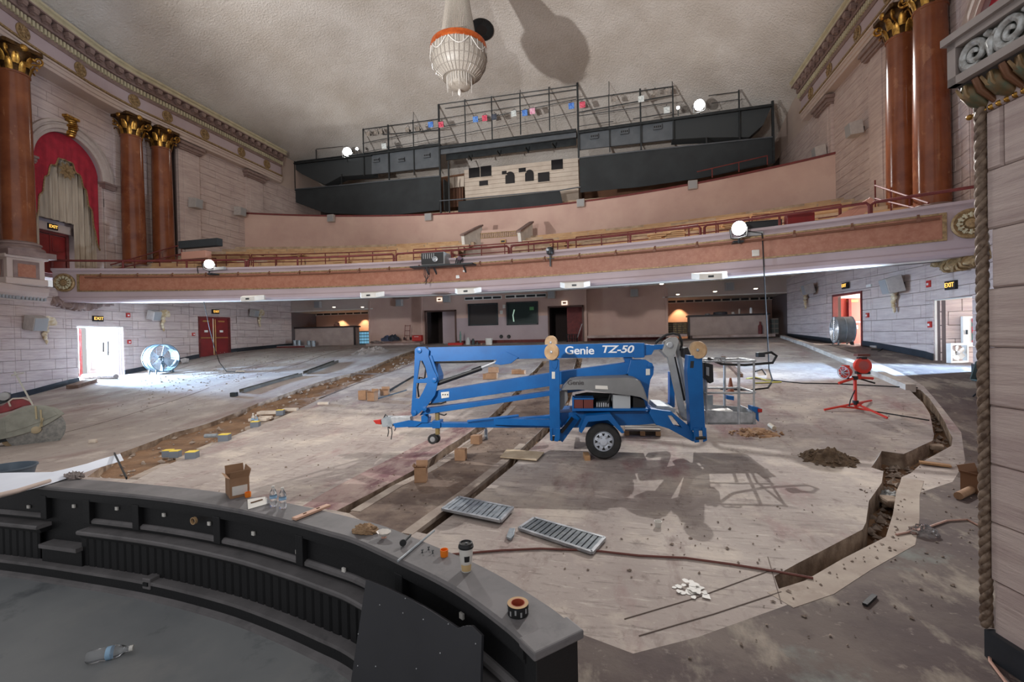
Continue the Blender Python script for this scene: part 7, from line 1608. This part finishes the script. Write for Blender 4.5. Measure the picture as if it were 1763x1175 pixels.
def mound(pts_px,h,mt,name,label,seed=0,n=46,rocks=0,rmt=None):
    Q=[fl(*p) for p in pts_px]; cx=sum(p.x for p in Q)/len(Q); cy=sum(p.y for p in Q)/len(Q)
    rx=max(abs(p.x-cx) for p in Q); ry=max(abs(p.y-cy) for p in Q); mb=MB()
    def fn(u,v):
        x=cx+(u*2-1)*rx*1.05; y=cy+(v*2-1)*ry*1.05; d=math.sqrt(((x-cx)/rx)**2+((y-cy)/ry)**2); k=max(0,1-d*d)
        hh=h*k*(.7+.9*noise.noise(Vector((x*4+seed,y*4,0)))+.7*noise.noise(Vector((x*13+seed,y*13,1)))) ; return Vector((x,y,zf(x,y)-.012+max(0,hh)))
    mb.grid(fn,n,n)
    for _ in range(rocks):
        a=random.random()*6.28; r_=math.sqrt(random.random())*1.1; mb.rock((cx+rx*r_*math.cos(a),cy+ry*r_*math.sin(a),zf(cx,cy)+h*max(0,1-r_*r_)*.6),random.uniform(.015,.06))
    return tag(mb.build(name,mt,smooth=40),label,'debris',kind='stuff')
SOIL=mat('soil_pile',(126,104,82),.95,rgb2=(84,66,50),scale=9,bump=1,bscale=40)
mound([(1385,785),(1405,778),(1440,782),(1480,797),(1440,805),(1405,800)],.2,SOIL,'dirt_pile','heap of brown dirt on the slab beside the right trench',1,56,120)
mound([(612,607),(640,603),(665,607),(640,612)],.28,mat('grey_powder',(150,140,134),.95),'powder_pile','low heap of grey powder on the floor at the back',3,30,0)
mound([(1255,748),(1300,735),(1345,745),(1300,754)],.05,mat('sawdust',(176,140,104),.95,rgb2=(140,104,76),scale=6),'dirt_pile','thin brown dirt spread under the basket',5,40,60)
mound([(318,613),(345,604),(398,604),(350,613)],.2,mat('plaster_dust',(206,194,184),.95,rgb2=(160,146,138),scale=5),'plaster_debris','long pale heap of plaster debris along the left wall',7,50,160)
def scatter(zones,label,mt,smin,smax,name='debris_chips'):
    mb=MB()
    for (pts,nn) in zones:
        Q=[fl(*p) for p in pts]; xs=[p.x for p in Q]; ys=[p.y for p in Q]; c=0; tr=0
        while c<nn and tr<nn*20:
            tr+=1; x=random.uniform(min(xs),max(xs)); y=random.uniform(min(ys),max(ys))
            if inpoly(x,y,Q) and not any(inpoly(x,y,T) for T,_,_ in TRENCH): mb.rock((x,y,zf(x,y)+.008),random.uniform(smin,smax)*random.random()**1.5+.008); c+=1
    return tag(mb.build(name,mt),label,'debris',kind='stuff')
scatter([([(250,690),(220,660),(420,615),(560,600),(560,620),(400,660)],420),([(100,700),(320,660),(450,640),(300,720)],70),([(330,645),(460,615),(480,630),(360,655)],160)],'pale chips of concrete scattered over the left part of the floor',RUBBLE,.015,.055)
scatter([([(1480,830),(1560,860),(1560,940),(1350,1040),(1300,1050),(1380,1000),(1500,930)],60),([(1560,800),(1700,780),(1700,1000),(1500,1100),(1350,1150),(1100,1150),(1400,1040),(1580,940)],90),([(1100,900),(1400,860),(1400,980),(1000,1000),(900,960)],60),([(1330,700),(1560,690),(1560,800),(1320,780)],50)],'small chips scattered on the right part of the floor',mat('chip_dark',(158,142,128),.9,rgb2=(124,108,98),scale=8),.006,.022)
scatter([([(620,840),(720,800),(900,670),(960,690),(860,800),(720,900)],110),([(300,830),(560,700),(700,640),(700,800),(500,880)],70)],'small chips scattered on the aisle strip and the middle slab',mat('chip_brown',(110,90,76),.9,rgb2=(150,132,116),scale=8),.007,.025)
CHAN=mat('channel_olive',(104,100,92),.6,.2,rgb2=(84,80,74),scale=4)
# steel channels lying on the left floor
for a,b,l in (((416,677),(517,648),'longer nearer'),((526,645),(579,625),'shorter farther')):
    A,B=fl(*a),fl(*b); t=thing('steel_channel','dark steel channel lying on the left floor, the %s one of two'%l,'steel channel',(A+B)/2); MB().bar(A+Z*.05,B+Z*.05,.2,.025).build('web',CHAN,t)
    d=(B-A).normalized(); s=Vector((-d.y,d.x,0))
    for sg in (-1,1): MB().bar(A+Z*.07+s*sg*.1,B+Z*.07+s*sg*.1,.02,.12).build('flange',CHAN,t)
tag(MB().box(fl(403,683)+Z*.07,(.2,.16,.14),.3).build('steel_block',STEELD,bevel=.01),'dark steel block on the floor before the near channel','block')
A,B=fl(650,688),fl(700,673); tag(MB().bar(A+Z*.02,B+Z*.02,.03,.03).build('steel_strip',STEELD),'thin steel strip lying beside the low open box','strip'); A,B=fl(668,676),fl(712,650); tag(MB().bar(A+Z*.03,B+Z*.03,.06,.05).build('steel_angle',STEELD),'dark steel angle running up behind the low open box','steel angle')
# roll and plank near the left exit
A,B=fl(144,653),fl(200,653); tag(MB().tube([A+Z*.12,A+(B-A)*.5+Z*.13,B+Z*.11],[.12,.13,.12],10).build('carpet_roll',mat('roll_grey',(150,138,130),.9,rgb2=(110,98,92),scale=6),smooth=40),'dusty rolled-up material lying before the left exit','roll')
A,B=fl(124,670),fl(158,659); tag(MB().bar(A+Z*.08,B+Z*.08,.4,.15).build('timber_beam',mat('beam_brown',(120,92,74),.85,rgb2=(92,68,54),scale=5)),'thick brown timber lying before the left exit','beam')
for a,b,r,l in (((305,622),(355,612),.12,'nearer'),((312,627),(325,625),.14,'shorter')): A,B=fl(*a),fl(*b); tag(MB().tube([A+Z*.12,A+(B-A)*.5+Z*.15,B+Z*.1],[r,r*1.15,r*.9],9).build('plaster_chunk',mat('plaster_dust',(206,194,184),.95),smooth=40),'long white plaster chunk lying right of the blue fan, the %s one'%l,'plaster')
for px,py,s_,l in ((415,641,.25,'right of the hanging cable'),(446,725,.3,'in the dug aisle'),(458,722,.2,'in the dug aisle, smaller'),(462,713,.34,'in the dug aisle, farthest'),(160,763,.1,'on the near left slab'),(557,697,.2,'in the dug aisle end'),(500,708,.26,'beside the dug aisle')):
    P=fl(px,py); o=MB(); o.box(P+Z*.04,(s_*1.6,s_*.7,.08),.3); tag(o.build('plaster_slab',mat('slab_white',(210,196,180),.9,rgb2=(186,170,154),scale=6),bevel=.015),'flat pale concrete piece lying '+l,'concrete piece')
# dark blocks with yellow tops in and along the dug aisle
YEL=mat('yellow_top',(226,196,60),.6); BLK2=mat('block_blue_grey',(108,114,122),.6)
for px,py,l,s in ((290,785,'left of the two in the dug aisle',1),(302,786,'right of the two in the dug aisle',1),(331,789,'set into the aisle edge, nearest the pit rail',1.15),(387,759,'set into the aisle edge, second',1.1),(440,735,'set into the aisle edge, third',.9),(483,714,'set into the aisle edge, farthest',.8)):
    P=fl(px,py); k=pxm(P)*s; P=P-Z*.02; t=thing('floor_box','blue-grey floor box with a yellow top, '+l,'floor box',P,'floor boxes with yellow tops'); MB().box(P+Z*5.5*k,(15*k,12*k,11*k),.35).build('box_body',BLK2,t,bevel=.008); MB().box(P+Z*11.3*k,(14*k,11*k,1.2*k),.35).build('yellow_lid',YEL,t)
bottle(fl(436,728)-Z*.05,'clear water bottle standing in the dug aisle',h=.3); bottle(fl(441,729)-Z*.05,'clear water bottle standing in the dug aisle beside another',h=.28)
for px,py,l in ((362,753,'grey pipe fitting in the dug aisle'),):
    P=fl(px,py); tag(MB().tube([P+Vector((-.15,0,.02)),P+Vector((.15,.05,.03))],.05,8).build('pipe_fitting',GALV),l,'pipe')
P=fl(837,757); lathing('spray_can','grey spray can standing on the aisle strip under the lift tongue','can',P,[('can_body',[(0,0),(.035,0),(.035,.2),(.02,.22),(.02,.25),(0,.25)],GALV)],14)
P=fl(880,930); tag(MB().prism([fl(872,930)+Z*.01,fl(877,917)+Z*.02,fl(887,918)+Z*.03,fl(885,929)+Z*.02,fl(879,934)+Z*.01],Z*.03).build('foil_scrap',GALV,bevel=.006),'grey metal scrap on the slab before the near grille','scrap')
lathing('paper_cup','small white cup lying on the slab in front of the lift','cup',fl(1133,908),[('cup_body',[(.03,0),(.045,.07),(.04,.07),(.026,.006),(0,.006)],WHITE)],16)
blob(fl(1590,921),.13,.1,.1,WAT,'plastic_bag','crumpled clear plastic bag beside the right border band','bag',30,12,.3,9,3)
A,B=fl(1489,1045),fl(1506,1029); tag(MB().bar(A+Z*.015,B+Z*.015,.035,.02).build('black_stick',BLACK),'short black stick lying on the stained floor at right','stick')
A,B=fl(1583,800),fl(1637,806); tag(MB().bar(A+Z*.04,B+Z*.03,.12,.03).build('form_board',WOOD),'splintered wooden form board lying beside the right trench','board')
for a,b,l in (((1600,760),(1626,764),'upper'),((1525,846),(1545,860),'lower')): A,B=fl(*a),fl(*b); tag(MB().bar(A-Z*.1,B-Z*.08,.2,.1).build('concrete_chunk',CONCEDGE,bevel=.03),'grey broken concrete chunk lying in the right trench, the %s one'%l,'concrete piece')
tag(blob(fl(1535,838)-Z*.22,.16,.25,.12,mat('grey_cloth',(150,150,148),.9),'cloth_scrap','x','cloth',30,10,.5,11,4),'crumpled grey plastic lying in the right trench')
# spill of white paint
sp_=MB(); c=fl(1192,1018)
for _ in range(26):
    a=random.random()*6.28; r_=random.random()**.7; P=c+Vector((.16*r_*math.cos(a),.13*r_*math.sin(a),0)); nn=7; rr=random.uniform(.01,.045)
    sp_.add([Vector((P.x+rr*random.uniform(.6,1.3)*math.cos(2*PI*k/nn),P.y+rr*random.uniform(.6,1.3)*math.sin(2*PI*k/nn),zf(P.x,P.y)+.004+.0008*_)) for k in range(nn)],[tuple(range(nn))])
tag(sp_.build('paint_spill',WHITE),'spatter of white paint on the slab before the pit rail end','paint',kind='stuff')
# cords
def cord(pts,r,label,mt,h=.012): return cable([fl(a,b,r+.002) for a,b in pts],r,label,mt)
CORDB=mat('cord_brown',(120,70,60),.6); CORDP=mat('cord_pink',(176,136,120),.6)
cord([(775,955),(815,952),(862,948),(930,945),(1020,948),(1100,957),(1180,961),(1260,972),(1340,985),(1400,996)],.012,'brown extension cord running from the pit rail across the slab to the trench',CORDB)
cord([(1543,921),(1588,912),(1630,897),(1665,895),(1690,908),(1706,930),(1710,960),(1716,1000)],.012,'pinkish cord curving over the stained floor towards the pier',CORDP)
cord([(1716,1092),(1702,1110),(1705,1140),(1735,1180)],.01,'pinkish cord running along the black base of the pier',CORDP)
cord([(1300,652),(1380,660),(1440,661),(1480,663),(1540,666),(1580,668)],.014,'dark cord lying across the slab behind the red tripod',BLACK); cord([(1462,700),(1490,706),(1600,724)],.012,'dark cord lying in front of the red tripod',BLACK)
cord([(1285,652),(1300,650),(1320,655),(1345,658),(1300,660)],.02,'yellow cord lying behind the basket',mat('cord_yellow',(186,170,80),.6))
cord([(1318,645),(1312,636),(1300,640)],.02,'short dark lead behind the basket',BLACK); cord([(1500,602),(1515,603),(1522,600),(1512,605)],.02,'small coil of dark cord near the right wall',BLACK)
# traffic cone behind the basket
P=fl(1258,676); k=pxm(P); lathing('traffic_cone','dusty orange traffic cone standing behind the basket','cone',P,[('cone_body',[(8*k,0),(8*k,1*k),(5.5*k,1.5*k),(1.6*k,25*k),(0,25*k)],mat('cone_orange',(150,84,52),.7,rgb2=(110,66,46),scale=6)),('cone_band',[(4.4*k,8*k),(3.3*k,14*k)],mat('cone_band_white',(190,180,170),.6))],14)
# pipe lying on the floor behind the lift at right
A,B=fl(1245,618),fl(1275,650); tag(MB().bar(A+Z*.05,B+Z*.05,.14,.1).build('timber_length',mat('beam_brown',(120,92,74),.85)),'brown timber lying on the slab behind the basket','beam')
A,B=fl(1325,735),fl(1333,741); tag(MB().tube([A+Z*.04,B+Z*.04],.045,8).build('pipe_stub',mat('stub_pale',(200,184,160),.7)),'short pale pipe stub on the slab beyond the basket','pipe')
# ================================================================ FAR BACK OF THE FLOOR
def back(px,py): return fl(px,py)
P=back(719,588); P=Vector((P.x,min(P.y,27.4),0)); P=ony(719,588,27.3); bx=thing('tool_box','red tool box by the back wall left of the left doorway','tool box',P); MB().box(P+Z*.18,(.62,.35,.34)).build('box_body',RED,bx,bevel=.02); MB().box(P+Z*.37,(.6,.33,.06)).build('lid',mat('lid_red',(150,30,26),.4),bx); MB().tube([P+Vector((-.15,-.18,.3)),P+Vector((.15,-.18,.3))],.015,5).build('handle',WHITE,bx)
P=ony(701,586,27.3); ht=thing('hand_truck','dark red hand truck standing against the back wall','hand truck',P)
for dx in (-.18,.18): MB().tube([P+Vector((dx,0,.1)),P+Vector((dx,.12,1.0))],.02,6).build('upright',MAROON,ht)
for z in (.3,.62,.95): MB().tube([P+Vector((-.18,.12*z,z)),P+Vector((.18,.12*z,z))],.016,6).build('cross_bar',MAROON,ht)
for dx in (-.22,.22): MB().lathe([(.0,-.03),(.1,-.03),(.1,.03),(0,.03)],14,c=P+Vector((dx,.05,.1)),M=basis((1,0,0))).build('wheel',RUBBER,ht)
MB().box(P+Vector((0,-.12,.03)),(.4,.24,.02)).build('toe_plate',MAROON,ht)
for px,py,c,l in ((667,588,(70,76,96),'left'),(677,587,(44,46,54),'middle'),(648,591,(120,104,98),'leftmost and flattest')):
    P=ony(px,py,27.2); blob(P,.4,.25,.36 if px>650 else .15,mat('bag_%d'%px,c,.85),'canvas_bag','lumpy bag by the back wall left of the hand truck, %s of three'%l,'bag',24,10,.4,px,3)
P=ony(785,600,26.2); w_=thing('tool_box','red tool box in front of the control booth wall','tool box',P); MB().box(P+Z*.2,(.9,.4,.28)).build('box_body',RED,w_,bevel=.03); MB().tube([P+Vector((-.75,0,.1)),P+Vector((-.7,0,.35)),P+Vector((-.3,0,.38))],.02,5).build('wire_handle',ALU,w_)
for px,py,h,w_,c,l in ((806,599,.62,.3,(190,186,180),'white tub'),(815,599,.55,.2,(50,60,58),'dark bottle'),(822,600,.4,.16,(86,84,80),'grey can'),(793,592,.75,.12,(90,120,110),'greenish bottle'),(829,600,.3,.2,(196,150,130),'pale pink jug')):
    P=ony(px,py,26.3); lathing('container','%s standing in the row before the control booth wall'%l,'container',P,[('body',[(0,0),(w_/2,0),(w_/2,h*.7),(w_/4,h*.88),(w_/4,h),(0,h)],mat('container_%d'%px,c,.5))],14)
P=ony(842,600,26.0); lathing('bucket','white plastic bucket before the control booth wall','bucket',P,[('bucket_body',[(0,0),(.17,0),(.22,.55),(.23,.55),(.23,.6),(.2,.6),(.15,.03),(0,.03)],WHITE)],18)
for px in (863,876):
    P=ony(px,580,YB-.02); tag(MB().lathe([(.12,0),(.12,.02),(.1,.03),(0,.02)],18,c=P,M=basis((0,-1,0))).build('wall_port',SIGNB),'round dark port low on the control booth wall, %s of two'%('left' if px<870 else 'right'),'port')
for px,py,l in ((933,500,1),): pass
for px,py in ((868,528),(863,538)): P=ony(px,py,YB-.02); tag(MB().box(P,(.18,.04,.22)).build('wall_plate',WHITE),'small white wall plate between the control booth windows, %s one'%('upper' if py<530 else 'lower'),'plate')
P=ony(985,592,27.0); bk_=thing('wire_basket','grey wire basket standing in the right dark doorway','basket',P)
for z in (.05,.3,.55): MB().tube([P+Vector((.32*math.cos(2*PI*k/12),.2*math.sin(2*PI*k/12),z)) for k in range(12)],.015,4,closed=True).build('hoop',STEELD,bk_)
for k in range(12): a=2*PI*k/12; MB().tube([P+Vector((.32*math.cos(a),.2*math.sin(a),.03)),P+Vector((.32*math.cos(a),.2*math.sin(a),.57))],.012,4).build('wire',STEELD,bk_)
A,B=ony(994,582,27.1),ony(1002,558,27.4); tag(MB().tube([A,B],.025,6).build('broom_handle',ALU),'pale broom handle leaning at the right dark doorway','broom')
P=ony(1309,577,28.0); lathing('gas_cylinder','slim maroon gas cylinder in front of the right bar','cylinder',P,[('cylinder_body',[(0,0),(.11,0),(.11,.5),(.05,.6),(.05,.75),(0,.75)],MAROON)],14)
for px,py,l in ((508,596,'left of the pair'),(515,596,'second of the pair'),(532,597,'left of the right group'),(540,597,'right of the right group')):
    P=ony(px,py,27.2); lathing('paint_can','grey metal can in front of the left bar, '+l,'can',P,[('can_body',[(0,0),(.13,0),(.13,.36),(.14,.37),(.14,.4),(0,.39)],GALV)],14)
A,B=ony(482,600,26.5),ony(530,599,26.5); ln=thing('low_bench','low maroon-sided platform in front of the left bar','platform',(A+B)/2); MB().bar(A+Z*.1,B+Z*.1,.6,.12).build('bench_top',GREY,ln); MB().bar(A+Vector((0,-.28,.03)),B+Vector((0,-.28,.03)),.04,.2).build('bench_side',MAROON,ln)
A,B=ony(1012,581,27.0),ony(1180,578,27.0)
MB().bar(A+Z*.02,B+Z*.02,1.4,.14).build('step_slab',mat('step_grey',(170,150,142),.8,rgb2=(140,120,112),scale=3),WB); MB().bar(ony(636,594,27.4),ony(728,592,27.4),.9,.14).build('step_slab',MATS['step_grey'],WB)
MB().bar(ony(1190,581,27.6)+Z*.02,ony(1330,578,27.6)+Z*.02,1.0,.14).build('step_slab',MATS['step_grey'],WB)
P=fl(416,602); dl=thing('utility_cart','dark upright steel cart with a coiled hose by the left wall','cart',P)
for dx in (-.2,.1): MB().tube([P+Vector((dx,0,.05)),P+Vector((dx,0,1.3))],.02,6).build('upright',STEELD,dl)
for z in (.1,.6,1.28): MB().tube([P+Vector((-.2,0,z)),P+Vector((.1,0,z))],.018,6).build('cross_bar',STEELD,dl)
MB().box(P+Vector((0,-.1,.12)),(.5,.4,.2)).build('base_box',GALV,dl); MB().lathe([(.16,-.05),(.26,-.05),(.26,.05),(.16,.05),(.16,-.05)],18,c=P+Vector((.5,-.1,.28)),M=basis((.2,-1,0)),cap=False).build('hose_coil',RUBBER,dl,smooth=40)
# things on the bars
for (px,py,w_,h,c,l) in ((580,561,.3,.3,(120,80,64),'brown lump on the left bar'),):
    P=ony(px,py+4,28.5); blob(Vector((P.x,28.5,BL[2])),.22,.15,.28,mat('lump_brown',(120,80,64),.8),'brown_bundle','small brown bundle standing on the left bar counter','bundle',18,8,.3,21,3)
for px,w_,h,c,l in ((1240,.8,.16,(50,48,52),'dark flat case'),(1262,.18,.12,(190,186,180),'small white box'),(1273,.12,.3,(170,160,150),'pale bottle'),(1293,.14,.34,(230,230,232),'white jug'),(1218,.3,.08,(120,120,124),'grey tray')):
    P=ony(px,541,28.5); lathing('bar_item','%s standing on the right bar counter'%l,'container',Vector((P.x,28.5,BR[2])),[('item_body',[(0,0),(w_/2,0),(w_/2*.95,h*.8),(w_/2*.7,h),(0,h)],mat('bar_item_%d'%px,c,.5))],14)
